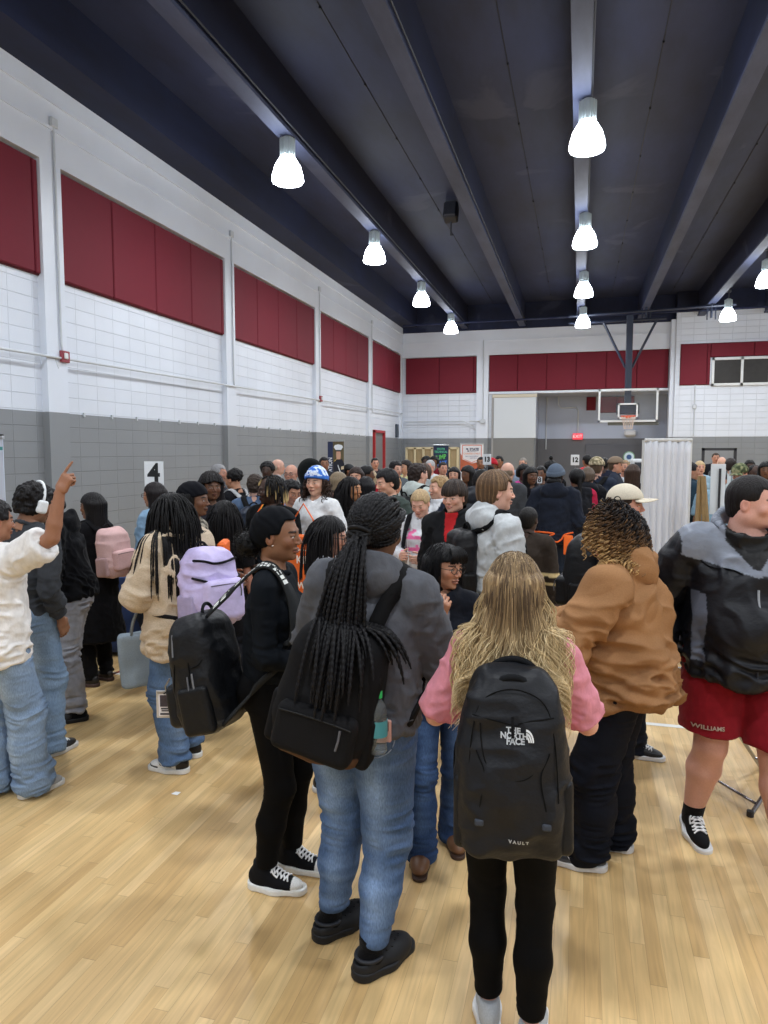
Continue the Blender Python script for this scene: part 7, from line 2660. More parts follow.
crowd('woman with straight blonde hair and red top near the olive T-shirt', 370, 468, 9.2, -30, 'long', (170, 30, 50), LIGHT, ('bob', (170, 150, 120), dict(t=.012, L=.12)), True)
# olive tee
f = crowd('boy with side-swept black hair in a dark olive T-shirt looking down', 389, 467, 6.9, 216, 'tee', (62, 72, 68), (206, 158, 134), ('short', (20, 18, 22), dict(t=.016, bumps=.004)), hyaw=8, hpitch=10, lh=(-.26, .10, .90), rh=(.26, .10, .9))
crowd('woman with blonde hair in a white and red top behind the olive T-shirt', 394, 474, 8.0, 150, 'long', (212, 208, 206), (214, 160, 130), ('bob', (186, 140, 92), dict(t=.01, L=.08)), True, spec=dict(paint=lambda T, V, s: np.where((np.sin(T[:, 0] * 60) > .2)[:, None], lc((214, 210, 208)), lc((196, 60, 56)))))
crowd('person with dark curly hair and pale collar left of the wooden crates', 396, 458, 10.2, 130, 'jacket', (86, 92, 98), LIGHT, ('fluffy', (30, 26, 28), dict(t=.016)))
crowd('person with shoulder-length dark hair and yellow lanyard, far', 406, 459, 12.0, 220, 'long', (206, 204, 150), (196, 150, 124), ('bob', (44, 34, 32), dict(t=.012, L=.08)), True)
crowd('boy seen from behind in pale hoodie with a large black backpack', 418, 458, 7.4, 40, 'hoodie', (182, 190, 186), LIGHT, ('fluffy', (52, 40, 36), dict(t=.008)), bag=('large black backpack on the boy in the pale hoodie', (28, 30, 33)))
crowd('boy with brown hair and dark green backpack next to the pale hoodie', 424, 462, 8.6, -30, 'hoodie', (150, 156, 158), LIGHT, ('short', (78, 60, 48), dict(t=.010)), bag=('dark green backpack beside the pale hoodie', (36, 46, 44)))
crowd('grey-haired person in white top far in front of the navy banner', 430, 459, 12.6, 200, 'long', (196, 200, 204), (208, 150, 132), ('short', (170, 170, 172), dict(t=.006)), hk=dict(brow=(140, 136, 130)))
crowd('person with big dark afro puff left of the navy banner', 426, 453, 16.0, 180, 'long', (60, 42, 44), DARK, ('afro', BLK, dict(t=.0)), True)
crowd('person with braided hair in dark red top in front of the navy banner', 434, 455, 15.0, 190, 'long', (120, 34, 44), BROWN, ('bob', BLK, dict(t=.012, L=.06)), True)
crowd('person with raised face in dark top right of the navy banner', 443, 461, 13.0, 150, 'long', (44, 42, 52), (196, 146, 124), ('short', (40, 32, 30), dict(t=.008)))
# blonde girl
f = crowd('girl with blonde hair tied back in white pink-printed sweatshirt reading papers', 422, 486, 6.0, 186, 'long', (212, 212, 214), (216, 168, 148), ('pony', (172, 146, 110), dict(t=.010, L=.1, streak=(206, 182, 140), sa=.5)), True, w=.95, hpitch=24,
          rh=(.10, .26, 1.12), lh=(-.10, .26, 1.10), rpose='hold', lpose='hold', hk=dict(brow=(140, 110, 80)),
          paint=lambda T, V, s: np.where(((vn(T * 30) > .05) & (T[:, 1] > .05) & (np.abs(T[:, 0]) < .11) & (T[:, 2] > 1.14) & (T[:, 2] < 1.34))[:, None], lc((226, 110, 160)), lc((206, 208, 212))))
paper(f, 0, 'large sheet of paper with black printed lines held by the blonde girl', .30, .24, tilt=30)
f.strap([(-.07, -.12, 1.38), (-.10, -.03, 1.455), (-.105, .05, 1.43), (-.115, .13, 1.30), (-.13, .14, 1.18), (-.165, .08, 1.06)], .05, 'strap', (26, 27, 32), f.shirt, loc=None)
f.strap([(.07, -.12, 1.38), (.10, -.03, 1.455), (.105, .05, 1.43), (.115, .13, 1.30), (.13, .14, 1.18), (.165, .08, 1.06)], .05, 'strap', (26, 27, 32), f.shirt, loc=None)
# blond boy in profile
f = crowd('boy with tousled blond hair looking left, navy jacket over white shirt', 440, 471, 6.8, 210, 'jacket', (32, 38, 58), (212, 164, 142), ('fluffy', (150, 122, 86), dict(t=.014, streak=(190, 164, 120), sa=.6, bumps=.008)), hyaw=22, hk=dict(brow=(120, 94, 66)),
          paint=lambda T, V, s: np.where(((np.abs(T[:, 0]) < .01 + .3 * np.clip(T[:, 2] - 1.24, 0, 1)) & (T[:, 1] > 0))[:, None], lc((206, 208, 212)), lc((34, 40, 60))))
crowd('girl with long straight black hair facing us in front of the white banner', 454, 466, 10.4, 180, 'long', (60, 62, 70), (206, 158, 134), ('long', (20, 18, 22), dict(t=.012, L=.20)), True)
crowd('girl with long black wavy hair facing left below the white banner', 468, 465, 9.8, 200, 'long', (70, 66, 76), BROWN, ('wavy', (20, 18, 20), dict(t=.018, L=.20)), True, hyaw=18)
f = crowd('person in black hooded puffer jacket seen from behind', 480, 467, 7.2, 30, 'puffer', (46, 49, 56), DARK, ('short', BLK, dict(t=.008)), w=1.12, hpitch=18)
crowd('person in dark jacket standing right of the white banner', 481, 456, 14.6, 180, 'jacket', (52, 58, 74), MID, ('short', (26, 24, 26), dict(t=.006)))
f = crowd('person in bright red shirt and red beanie beside the number thirteen sign', 492, 457, 13.0, 195, 'long', (196, 44, 54), BROWN, None, hatt=('beanie', (170, 34, 48), 'knit'), w=1.08)
crowd('person with short black hair behind the red beanie', 499, 455, 14.8, 190, 'long', (40, 42, 50), MID, ('short', BLK, dict(t=.010)))
crowd('person with a dark beanie low in front of the red shirt', 490, 465, 10.8, 0, 'hoodie', (40, 42, 48), DARK, None, hatt=('beanie', (22, 20, 24), 'knit'))
crowd('person with thin grey-brown hair and light scalp behind the light hoodie boy', 508, 461, 9.0, 20, 'long', (70, 72, 76), LIGHT, ('bald', (120, 104, 88), dict(t=.012)))
f = crowd('woman in bright magenta top and black trousers', 524, 463, 10.2, 150, 'long', (206, 62, 150), DARK, ('bob', BLK, dict(t=.016, L=.08)), True, w=1.0, pants=(20, 20, 24))
crowd('person with pale hair in light blue shirt far behind the magenta top', 523, 457, 15.5, 200, 'long', (140, 158, 184), (200, 150, 128), ('short', (126, 120, 112), dict(t=.006)))
crowd('woman with long dark hair in dark clothes right of the magenta top', 531, 466, 9.4, 170, 'long', (30, 28, 34), BROWN, ('long', BLK, dict(t=.016, L=.2)), True, hyaw=-20)
crowd('dark-haired person facing us left of the grey beanie', 541, 465, 9.6, 180, 'long', (30, 30, 34), BROWN, ('short', BLK, dict(t=.01)), hyaw=10)
f = crowd('tall person with round black afro just behind the grey beanie', 551, 456, 10.6, -5, 'hoodie', (24, 25, 29), DARK, ('afro', (13, 12, 14), dict(t=-.004)), True)
hb = surf(lambda P: ell(P, (0, -.02, .175), (.03, .03, .035)), (-.05, -.07, .12), (.05, .03, .23), .01)
f.put('top_knot', f.fromH(hb[0]), hb[1], 'hair', lc((14, 12, 14)))
f = crowd('person in brown sweater with cream stripes on the sleeve, mostly hidden', 529, 505, 5.6, 20, 'long', (62, 52, 46), DARK, ('buzz', (24, 20, 20), dict(t=.006)), w=1.1,
          paint=lambda T, V, s: np.where(((np.sin((V[:, 2] - 1.0) * 75) > .55) & (V[:, 2] < 1.16) & (V[:, 2] > .95))[:, None], lc((196, 176, 130)), lc((58, 50, 44))))
f = crowd('woman with black hair gathered up, black top with crimson sleeve', 577, 468, 8.6, -20, 'hoodie', (34, 36, 42), BROWN, ('pony', BLK, dict(t=.022, L=.2)), True, w=1.05, spec=dict(collar='crew'),
          paint=lambda T, V, s: np.where((T[:, 0] > .175)[:, None], lc((170, 32, 66)), lc((36, 38, 44))))
crowd('person with light brown hair and grey-lined dark hood seen from behind', 588, 466, 8.8, 12, 'hoodie', (36, 38, 44), LIGHT, ('bob', (92, 78, 66), dict(t=.010, L=.07)), True, spec=dict(hoodsize=1.2))
f = crowd('person in tan camouflage cap with a black backpack, seen from behind', 597, 457, 8.9, 14, 'long', (48, 56, 72), LIGHT, ('short', (90, 72, 56), dict(t=.006)), w=1.12,
          bag=('large black backpack below the tan camouflage cap', (28, 30, 34)))
def camo(V, C):
    n = vn(V * 44 + 2)
    C[:] = lc((158, 146, 118)); C[n > .15] = lc((112, 104, 80)); C[n < -.3] = lc((186, 174, 146))
    return C
hat(f, 'cap', (158, 146, 118), t=.022, paint=camo, kind='canvas')
crowd('person in red shirt far away right of the number twelve sign', 587, 454, 15.0, -40, 'long', (186, 48, 54), MID, ('short', BLK, dict(t=.01)))
crowd('slim dark-haired person in dark clothes beside the tan cap', 605, 457, 14.0, 20, 'long', (44, 48, 66), DARK, ('short', BLK, dict(t=.008)))
crowd('person in brown cap with white towel over the shoulder', 616, 455, 11.4, 100, 'jacket', (46, 54, 70), (196, 146, 124), ('short', (80, 64, 52), dict(t=.006)), hatt=('cap', (124, 108, 92), 'canvas'), pose='front')
crowd('shorter person with light brown hair next to the brown cap', 625, 459, 11.8, 200, 'long', (190, 196, 202), (200, 150, 128), ('short', (150, 124, 92), dict(t=.006)))
crowd('woman with long brown hair in a dark top left of the white curtain', 633, 463, 9.0, 10, 'long', (36, 34, 40), TAN, ('long', (70, 52, 42), dict(t=.012, L=.24)), True)
crowd('person with dark hair near the white equipment by the curtain', 641, 458, 14.5, 20, 'long', (60, 62, 70), MID, ('short', BLK, dict(t=.006)))
# ---- right of the curtain
crowd('woman with blonde hair in light blue blouse and jeans right of the curtain', 700, 460, 12.6, 170, 'long', (150, 178, 196), (210, 160, 138), ('bob', (196, 170, 128), dict(t=.010, L=.10)), True, pants=(70, 96, 138), shoes=(40, 40, 46))
crowd('person in dark teal jacket and black trousers at the edge of the curtain', 691, 461, 9.4, 80, 'jacket', (36, 58, 72), (170, 124, 100), ('short', BLK, dict(t=.008)), pants=(22, 22, 26), rh=(.2, .14, .92))
crowd('person in black shirt standing behind the dark display frame', 716, 452, 17.5, 180, 'long', (36, 38, 46), (196, 146, 124), ('short', (70, 56, 46), dict(t=.006)), w=1.1)
crowd('bald person near the dark display frame', 722, 456, 14.8, 20, 'long', (90, 94, 98), (216, 168, 146), ('bald', (196, 160, 140), dict(t=.002)))
crowd('person with dark hair and white jacket left of the olive cap', 731, 457, 11.6, 10, 'jacket', (186, 196, 200), LIGHT, ('short', (50, 40, 36), dict(t=.01)), paint=lambda T, V, s: np.where((np.sin(T[:, 0] * 70) > .5)[:, None], lc((96, 106, 108)), lc((186, 194, 196))))
f = crowd('person in olive camouflage cap looking down, pale shirt', 741, 463, 9.0, 210, 'tee', (176, 186, 186), (204, 150, 128), ('short', (80, 60, 46), dict(t=.006)), hpitch=14)
def camo2(V, C):
    n = vn(V * 40 + 2)
    C[:] = lc((96, 104, 74)); C[n > .15] = lc((62, 70, 48)); C[n < -.35] = lc((134, 132, 100))
    return C
hat(f, 'cap', (96, 104, 74), t=.022, paint=camo2, kind='canvas')
crowd('person with dark hair in light blue T-shirt behind the easel', 720, 467, 8.6, 190, 'tee', (134, 166, 186), (170, 118, 92), ('fluffy', (36, 26, 26), dict(t=.008)), w=1.14, pants=(150, 136, 110), lh=(-.2, .2, .98))
crowd('woman with dark hair bun in dark top at the far right', 750, 459, 12.4, 180, 'long', (52, 54, 64), DARK, ('bun', BLK, dict(t=.012)), True)
crowd('woman with a round black puff of hair second from the right edge', 756, 460, 11.4, 170, 'long', (34, 36, 44), DARK, ('afro', BLK, dict(t=-.015)), True)
crowd('woman with dark wavy hair and white collar at the right edge', 766, 461, 10.6, 190, 'long', (40, 42, 50), BROWN, ('wavy', BLK, dict(t=.018, L=.16)), True)
print('crowd', _t.time() - _t0)
# ================================================================== TABLES, SIGNS, BANNERS, CHAIRS
def table(name, label, c, size, rz, cloth, h=.74, drop=.70):
    t = thing(name, label, 'table', (c[0], c[1], 0), None, rz)
    w, d = size
    MB().box((-w / 2, -d / 2, h - .03), (w / 2, d / 2, h), .005).build('tabletop', plain('table_top', (196, 196, 194), .5), t)
    for sx in (-1, 1):
        for sy in (-1, 1):
            MB().tube([(sx * (w / 2 - .12), sy * (d / 2 - .1), h - .03), (sx * (w / 2 - .08), sy * (d / 2 - .08), 0)], .014, 8).build('leg', plain('table_leg', (90, 92, 96), .4, metal=.8), t)
    cl = thing('tablecloth', 'fitted cloth draped over the ' + label, 'tablecloth', (c[0], c[1], h - drop), None, rz)
    # draped cloth with folds
    n = 96
    per = []
    for k in range(n):
        u = k / n * (2 * (w + d))
        if u < w: p = (-w / 2 + u, -d / 2, 0, -1)
        elif u < w + d: p = (w / 2, -d / 2 + u - w, 1, 0)
        elif u < 2 * w + d: p = (w / 2 - (u - w - d), d / 2, 0, 1)
        else: p = (-w / 2, d / 2 - (u - 2 * w - d), -1, 0)
        per.append(p)
    rows = 8
    V = []
    for j in range(rows + 1):
        z = drop + .008 - drop * j / rows
        for k, (x, y, nx, ny) in enumerate(per):
            o = .008 + (j / rows) * (.018 + .016 * math.sin(k * .9) + .010 * math.sin(k * 2.3 + 1))
            V.append((x + nx * o, y + ny * o, z))
    F = [(j * n + k, j * n + (k + 1) % n, (j + 1) * n + (k + 1) % n, (j + 1) * n + k) for j in range(rows) for k in range(n)]
    F.append(tuple(reversed(range(n))))
    m = MB().add(V, F)
    o = m.build('cloth', plain('cloth_%d_%d' % (cloth[0], cloth[2]), cloth, .85, bump=.2, bscale=30), cl, smooth=True)
    sd = o.modifiers.new('thick', 'SOLIDIFY'); sd.thickness = .003
    return t, cl

def num_sign(txt, label, x, y, D, hpx, yaw=0, slant=0, stand=True):
    """number card on a stand"""
    c = pix(x, y, D)
    hh = hpx / FPX * D
    ww = hh * .78
    t = thing('number_sign', label, 'sign', (c[0], c[1], 0), None, yaw)
    z = c[2]
    MB().box((-ww / 2, -.004, z - hh / 2), (ww / 2, .004, z + hh / 2), .002).build('card', plain('card_white', (226, 230, 234), .5), t)
    M = frameM((0, -.0055, z - .0), (1, 0, 0), (slant, 0, 1))
    text_mesh(txt, hh * (1.05 if len(txt) == 1 else .62), M, 'number', plain('number_black', (16, 18, 22), .6), t, bold=hh * .03, sx=.95)
    MB().tube([(0, .012, 0.03), (0, .012, z + hh * .3)], .012, 8).build('pole', plain('pole_grey', (120, 122, 126), .4, metal=.7), t)
    MB().lathe((0, .012, 0), [(0, 0), (.16, 0), (.16, .015), (.03, .03), (0, .03)], 20).build('base', plain('pole_grey', (120, 122, 126), .4, metal=.7), t)
    return t
num_sign('4', 'white card with a large black number 4 above the left table', 154, 474, 7.75, 25, math.radians(12), .30)
num_sign('13', 'white card with black number 13 right of the white banner', 487, 459.5, 10.2, 10.5)
num_sign('12', 'white card with black number 12 in front of the dark alcove', 575, 460, 14.4, 10.5)
num_sign('8', 'small white card with a number held low by the grey beanie', 539.5, 480, 9.9, 6.5)

# left table with navy cloth, bin and cup
c = pix(126, 545, 6.9)
tb, cl = table('folding_table', 'folding table under a navy cloth by the left wall', (c[0] - .15, c[1]), (1.0, .75), math.radians(8), (26, 48, 92))
z = .755
bn = thing('storage_bin', 'clear plastic storage bin with a white lid on the navy table', 'bin', (c[0] - .38, c[1] - .1, z))
MB().box((-.19, -.14, 0), (.19, .14, .20), .02).build('bin_body', plain('bin_clear', (168, 178, 186), .25, var=.5, bscale=14), bn)
MB().box((-.205, -.155, .195), (.205, .155, .225), .01).build('lid', plain('bin_lid', (222, 226, 228), .4), bn)
cp = thing('paper_cup', 'red and white paper cup on the navy table', 'cup', (c[0] + .05, c[1] - .28, z))
MB().lathe((0, 0, 0), [(0, 0), (.033, 0), (.046, .12), (.042, .12), (.03, .01), (0, .01)], 20).build('cup_body', plain('cup_red', (196, 36, 44), .5), cp, smooth=True)
MB().lathe((0, 0, 0), [(.0475, .112), (.0485, .128), (.043, .128), (0, .124)], 20).build('rim', plain('cup_white', (230, 230, 230), .5), cp, smooth=True)
MB().lathe((0, 0, 0), [(.0385, .04), (.0435, .082)], 12).build('label_band', plain('cup_white', (230, 230, 230), .5), cp)
pl = thing('candy_pile', 'small heap of wrapped sweets beside the plastic bin', 'sweets', (c[0] - .08, c[1] - .18, z))
m = MB()
rp = np.random.default_rng(4)
for k in range(26):
    a = rp.normal(size=2) * .045
    m.box((a[0] - .014, a[1] - .009, max(0, .03 - abs(a[0]) * .4)), (a[0] + .014, a[1] + .009, max(0, .03 - abs(a[0]) * .4) + .014), .005)
m.build('wrapped_sweets', plain('sweets', (150, 146, 90), .5, var=.9, bscale=60), pl)['kind'] = 'stuff'
# second dark table left
c2 = pix(96, 560, 6.6)
tb2, cl2 = table('folding_table', 'folding table under a black cloth beside the pink backpack', (c2[0] - .98, c2[1] + .75), (.9, .7), math.radians(8), (20, 22, 28))

# roll-up banners
def banner(name, label, x0, x1, ytop, D, face, yaw=0, zt=None):
    a = pix(x0, ytop, D); b = pix(x1, ytop, D)
    w = abs(b[0] - a[0]) / max(.2, math.cos(yaw))
    c = (a + b) / 2
    z = a[2] if zt is None else zt
    t = thing(name, label, 'banner', (c[0], c[1], 0), None, yaw)
    MB().box((-w / 2, -.003, .08), (w / 2, .003, z - .02)).build('banner_sheet', face, t)
    MB().box((-w / 2 - .01, -.015, z - .03), (w / 2 + .01, .015, z), .004).build('top_rail', plain('rail_silver', (176, 180, 184), .35, metal=.6), t)
    MB().box((-w / 2 - .02, -.10, 0), (w / 2 + .02, .10, .085), .02).build('base', plain('rail_silver', (176, 180, 184), .35, metal=.6), t)
    MB().tube([(0, .02, .05), (0, .02, z)], .012, 8).build('pole', plain('pole_grey', (120, 122, 126), .4, metal=.7), t)
    return t, w, z
t, w, z = banner('rollup_banner', 'tall dark banner with white vertical letters and a portrait in white cap', 327, 344.5, 440, 13.2, plain('banner_olive', (104, 92, 62), .6, var=.5, bscale=5), math.radians(0))
navy = plain('banner_navy', (28, 42, 78), .6)
MB().box((-w / 2, -.006, .08), (-w / 2 + w * .32, -.0035, z - .03)).build('navy_strip', navy, t)
text_mesh('ARE NOW NATION', w * .34, frameM((-w / 2 + w * .17, -.0075, z - .70), (0, 0, 1), (-1, 0, 0)), 'lettering', plain('banner_white', (226, 230, 234), .6), t, bold=.002, sx=.80)
cx = w * .17
def flat(poly, nm, rgb, dy):
    MB().prism([(cx + p[0] * w * 1.2, z + (p[1] * 1.45 + .28) * w) for p in poly], -.0035 - dy - .002, -.0035 - dy).build(nm, plain('fig_' + nm, rgb, .6), t)
flat([(-.27, -1.55), (.31, -1.55), (.30, -1.15), (.20, -1.0), (.08, -.93), (-.08, -.93), (-.2, -1.0), (-.27, -1.15)], 'uniform', (20, 24, 38), .001)
flat([(-.10, -.98), (.10, -.98), (.12, -.78), (.10, -.62), (-.10, -.62), (-.12, -.78)], 'portrait_face', (206, 160, 136), .002)
flat([(-.13, -.66), (.13, -.66), (.15, -.60), (-.15, -.60)], 'cap_visor', (24, 22, 22), .003)
flat([(-.14, -.60), (.14, -.60), (.24, -.48), (.18, -.40), (0, -.37), (-.18, -.40), (-.24, -.48)], 'white_cap', (228, 234, 240), .004)
flat([(-.02, -1.2), (.12, -1.5), (.06, -1.5), (-.05, -1.22)], 'white_sash', (222, 226, 230), .004)
flat([(-.20, -1.02), (-.06, -.95), (-.10, -.99), (-.22, -1.08)], 'gold_trim', (206, 176, 90), .005)
flat([(.14, -1.28), (.28, -1.25), (.28, -1.38), (.14, -1.40)], 'white_glove', (214, 196, 160), .005)

t, w, z = banner('rollup_banner', 'navy roll-up banner with green and blue slanted lettering at the back', 433, 449, 444.5, 20, plain('banner_navy2', (28, 44, 76), .6))
for (tx, s_, zz, c_, sl) in (('JUMP', .20, .36, (96, 196, 96), .16), ('START', .18, .53, (62, 120, 226), .10)):
    M = Matrix.Translation((0, -.006, z - zz)) @ Matrix.Rotation(-sl, 4, 'Y') @ frameM((0, 0, 0), (1, 0, 0), (.2, 0, 1))
    text_mesh(tx, s_ * w / .5, M, 'lettering', plain('letters_%d' % c_[0], c_, .5), t, bold=.006, sx=.78)
for (tx, zz) in (('SOUTH', .13), ('TECHNICAL', .21)):
    text_mesh(tx, .085, frameM((0, -.006, z - zz), (1, 0, 0), (0, 0, 1)), 'small_lettering', plain('letters_teal', (86, 190, 150), .5), t, bold=.002, sx=.8)
t, w, z = banner('display_banner', 'white banner with orange border and dark heading beside the number thirteen sign', 460, 484, 443, 18.5, plain('banner_wh', (224, 224, 228), .6))
for (x0, x1, z0, z1) in [(-.42, .42, -.065, -.05), (-.42, -.395, -.41, -.06), (.395, .42, -.41, -.06)]:
    MB().box((x0 * w, -.006, z + z0), (x1 * w, -.0035, z + z1)).build('orange_border', plain('border_orange', (214, 96, 60), .6), t)
for s_ in (-1, 1):
    MB().prism([(s_ * .42 * w, z - 0.396), (s_ * .395 * w, z - 0.396), (0, z - 0.502), (0, z - 0.521)][::s_], -.006, -.0035).build('orange_border', plain('border_orange', (214, 96, 60), .6), t)
MB().prism([(-.5 * w, z - 0.264), (-.43 * w, z - 0.330), (-.43 * w, z - 0.416), (0, z - 0.528), (0, z - 0.726), (-.5 * w, z - 0.726)], -.0055, -.0035).build('orange_field', plain('field_orange', (206, 108, 74), .6, var=.5, bscale=8), t)
MB().prism([(.5 * w, z - 0.462), (0, z - 0.528), (0, z - 0.726), (.5 * w, z - 0.726)], -.0055, -.0035).build('orange_field', plain('field_orange', (206, 108, 74), .6, var=.5, bscale=8), t)
MB().prism([(-.24 * w, z - 0.132), (-.17 * w, z - 0.139), (-.15 * w, z - 0.198), (-.10 * w, z - 0.224), (-.20 * w, z - 0.224), (-.18 * w, z - 0.178), (-.26 * w, z - 0.165)], -.006, -.0035).build('bird_mark', plain('mark_navy', (34, 44, 84), .6), t)
text_mesh('STATE', .085, frameM((.10 * w, -.006, z - 0.165), (1, 0, 0), (0, 0, 1)), 'heading', plain('mark_navy', (34, 44, 84), .6), t, bold=.003)
text_mesh('UNIVERSITY', .040, frameM((.10 * w, -.006, z - 0.211), (1, 0, 0), (0, 0, 1)), 'heading', plain('mark_navy', (34, 44, 84), .6), t)
text_mesh('CAREERS START', .060, frameM((0, -.006, z - 0.277), (1, 0, 0), (0, 0, 1)), 'lettering', plain('letters_orange', (222, 140, 96), .6), t)
text_mesh('learn more with us', .045, frameM((0, -.006, z - 0.343), (1, 0, 0), (0, 0, 1)), 'small_lettering', plain('mark_blue', (90, 100, 150), .6), t)
text_mesh('start here', .045, frameM((.04, -.006, z - 0.389), (1, 0, 0), (0, 0, 1)), 'small_lettering', plain('mark_blue', (90, 100, 150), .6), t)
t, w, z = banner('rollup_banner', 'white and teal roll-up banner cut by the left edge of the photo', -40, 7.5, 436, 6.6, plain('banner_white_blue', (206, 216, 236), .6), 0)
MB().box((-w / 2 + .02, -.006, z - .20), (w / 2 - .04, -.0035, z - .07)).box((-w / 2 + .02, -.006, z - .13), (w / 2 - .001, -.0035, z - .10)).build('teal_block', plain('teal', (84, 160, 164), .6), t)
MB().box((-w / 2, -.012, z - .03), (w / 2, .012, z + .015)).build('black_rail', plain('rail_black', (20, 22, 26), .5), t)

# red door frame near the far corner of the left wall
mb = MB()
for (y0, y1, z0, z1) in ((22.95, 23.05, 0, 2.62), (24.2, 24.3, 0, 2.62), (22.95, 24.3, 2.56, 2.64)):
    mb.box((XL - .12, y0, z0), (XL + .04, y1, z1))
struct(mb.build('door_2', plain('door_red', (172, 42, 48), .5)))
MB_ = MB().box((XL - .11, 23.05, 0), (XL - .04, 24.2, 2.56)).build('door_3', plain('door_grey', (118, 120, 122), .5)); struct(MB_)
o = MB().box((XL - .1, 26.2, 2.45), (XL - .02, 26.45, 2.95), .01).build('wall_speaker', plain('slate', (58, 68, 80), .5))
tag(o, 'narrow slate box on the left wall close to the far corner', 'box')
# wooden crates along the back
c0 = pix_Y(407, 455, 25.6); c1 = pix_Y(458, 455, 25.6)
t = thing('wooden_display_wall', 'row of tan wooden boxes with pale frames behind the banners', 'display', ((c0[0] + c1[0]) / 2, 25.6, 0))
W_ = c1[0] - c0[0]
for k in range(6):
    x0 = -W_ / 2 + k * W_ / 6
    MB().box((x0 + .04, -.05, 1.35), (x0 + W_ / 6 - .04, .1, 2.02), .02).build('panel', plain('tan_board', (176, 156, 118), .7, var=.5, bscale=3), t)
mb = MB()
for k in range(7):
    x0 = -W_ / 2 + k * W_ / 6
    mb.box((x0 - .04, -.08, 0), (x0 + .04, .12, 2.06))
mb.box((-W_ / 2, -.08, 2.0), (W_ / 2, .12, 2.08)).box((-W_ / 2, -.08, 1.28), (W_ / 2, .12, 1.36)).box((-W_ / 2, -.06, .7), (W_ / 2, .10, .78))
mb.build('frame', plain('pale_wood', (204, 192, 158), .6), t)

# white pipe-and-drape curtain
c0 = pix(645, 440, 8.4); c1 = pix(692, 440, 8.4)
zt = c0[2]
L_ = float(np.hypot(c1[0] - c0[0], c1[1] - c0[1])); ang = math.atan2(c1[1] - c0[1], c1[0] - c0[0])
t = thing('drape_stand', 'tall white pipe-and-drape curtain right of the cap, in front of the far tables', 'curtain', ((c0[0] + c1[0]) / 2, (c0[1] + c1[1]) / 2, 0), None, ang)
n = 90; V = []
for j in range(14):
    z_ = .04 + (zt - .05) * (1 - j / 13)
    for k in range(n):
        u = k / (n - 1)
        f_ = .022 * math.sin(u * 46 + .4 * math.sin(j * .3)) + .016 * math.sin(u * 19 + 1) + .008 * math.sin(u * 90)
        V.append((-L_ / 2 + u * L_, f_ * (.45 + .55 * j / 13), z_))
F = [(j * n + k, j * n + k + 1, (j + 1) * n + k + 1, (j + 1) * n + k) for j in range(13) for k in range(n - 1)]
o = MB().add(V, F).build('drape', plain('drape_white', (214, 216, 222), .8, bump=.1), t, smooth=True)
o.modifiers.new('thick', 'SOLIDIFY').thickness = .004
o = MB().tube([(-L_ / 2, .0, zt), (L_ / 2, .0, zt)], .02, 10).build('top_rail', plain('rail_white', (206, 206, 204), .4), t)
for s_ in (-1, 1):
    MB().tube([(s_ * L_ / 2, .035, 0.02), (s_ * L_ / 2, .035, zt)], .02, 10).build('upright', plain('rail_white', (206, 206, 204), .4), t)
    MB().box((s_ * L_ / 2 - .15, -.1, 0), (s_ * L_ / 2 + .15, .2, .012), .003).build('base_plate', plain('pole_grey', (120, 122, 126), .4, metal=.7), t)

# folding chairs
m_mar = plain('chair_maroon', (84, 28, 38), .35)
m_chr = plain('chair_steel', (168, 168, 172), .25, metal=.95)
def folding_chair(label, c, rz):
    t = thing('folding_chair', label, 'chair', (c[0], c[1], 0), None, rz)
    # backrest with a hand hole
    n = 20
    pts = []
    outer = [(-.235, .54), (.235, .54), (.225, .76), (.17, .845), (.06, .865), (-.06, .865), (-.17, .845), (-.225, .76)]
    m = MB()
    hole = [(-.045, .775), (.045, .775), (.052, .795), (.045, .815), (-.045, .815), (-.052, .795)]
    O = []
    for i in range(24):
        a = 2 * math.pi * i / 24
        ex = .235 * math.copysign(abs(math.cos(a)) ** .45, math.cos(a)); ez = .705 + .165 * math.copysign(abs(math.sin(a)) ** .45, math.sin(a))
        ix = .052 * math.copysign(abs(math.cos(a)) ** .6, math.cos(a)); iz = .800 + .020 * math.copysign(abs(math.sin(a)) ** .6, math.sin(a))
        O.append((ex, ez, ix, iz))
    V = []
    for (dy) in (0, .018):
        for (ex, ez, ix, iz) in O:
            V.append((ex, -.20 - dy - (ez - .54) * .18 + ex * ex * .6, ez)); V.append((ix, -.20 - dy - (iz - .54) * .18, iz))
    F = []
    N_ = 24
    for i in range(N_):
        j = (i + 1) % N_
        F += [(2 * i, 2 * j, 2 * j + 1, 2 * i + 1), (48 + 2 * i, 48 + 2 * i + 1, 48 + 2 * j + 1, 48 + 2 * j), (2 * i, 48 + 2 * i, 48 + 2 * j, 2 * j), (2 * i + 1, 2 * j + 1, 48 + 2 * j + 1, 48 + 2 * i + 1)]
    m.add(V, F).build('backrest', m_mar, t)
    MB().box((-.20, -.17, .435), (.20, .22, .455), .008).build('seat', m_mar, t)
    for sx in (-1, 1):
        x = sx * .225
        MB().tube([(x, -.26, .80), (x, -.20, .54), (x, -.05, .40), (x, .26, .0)], .012, 8).build('leg', m_chr, t)
        MB().tube([(x * .9, .16, .43), (x * .9, -.0, .30), (x * .9, -.24, 0)], .012, 8).build('leg', m_chr, t)
        MB().lathe((x * .9, -.24, 0), [(0, 0), (.018, 0), (.018, .03), (0, .035)], 10).lathe((x, .26, 0), [(0, 0), (.018, 0), (.018, .03), (0, .035)], 10).build('foot_cap', plain('rubber_dark', (40, 40, 44), .7), t)
    MB().tube([(-.2, -.20, .06), (.2, -.20, .06)], .008, 8).build('stretcher', m_chr, t)
    MB().tube([(-.22, .20, .08), (.22, .20, .08)], .008, 8).build('stretcher', m_chr, t)
    return t
c = pix(664, 575, 6.2)
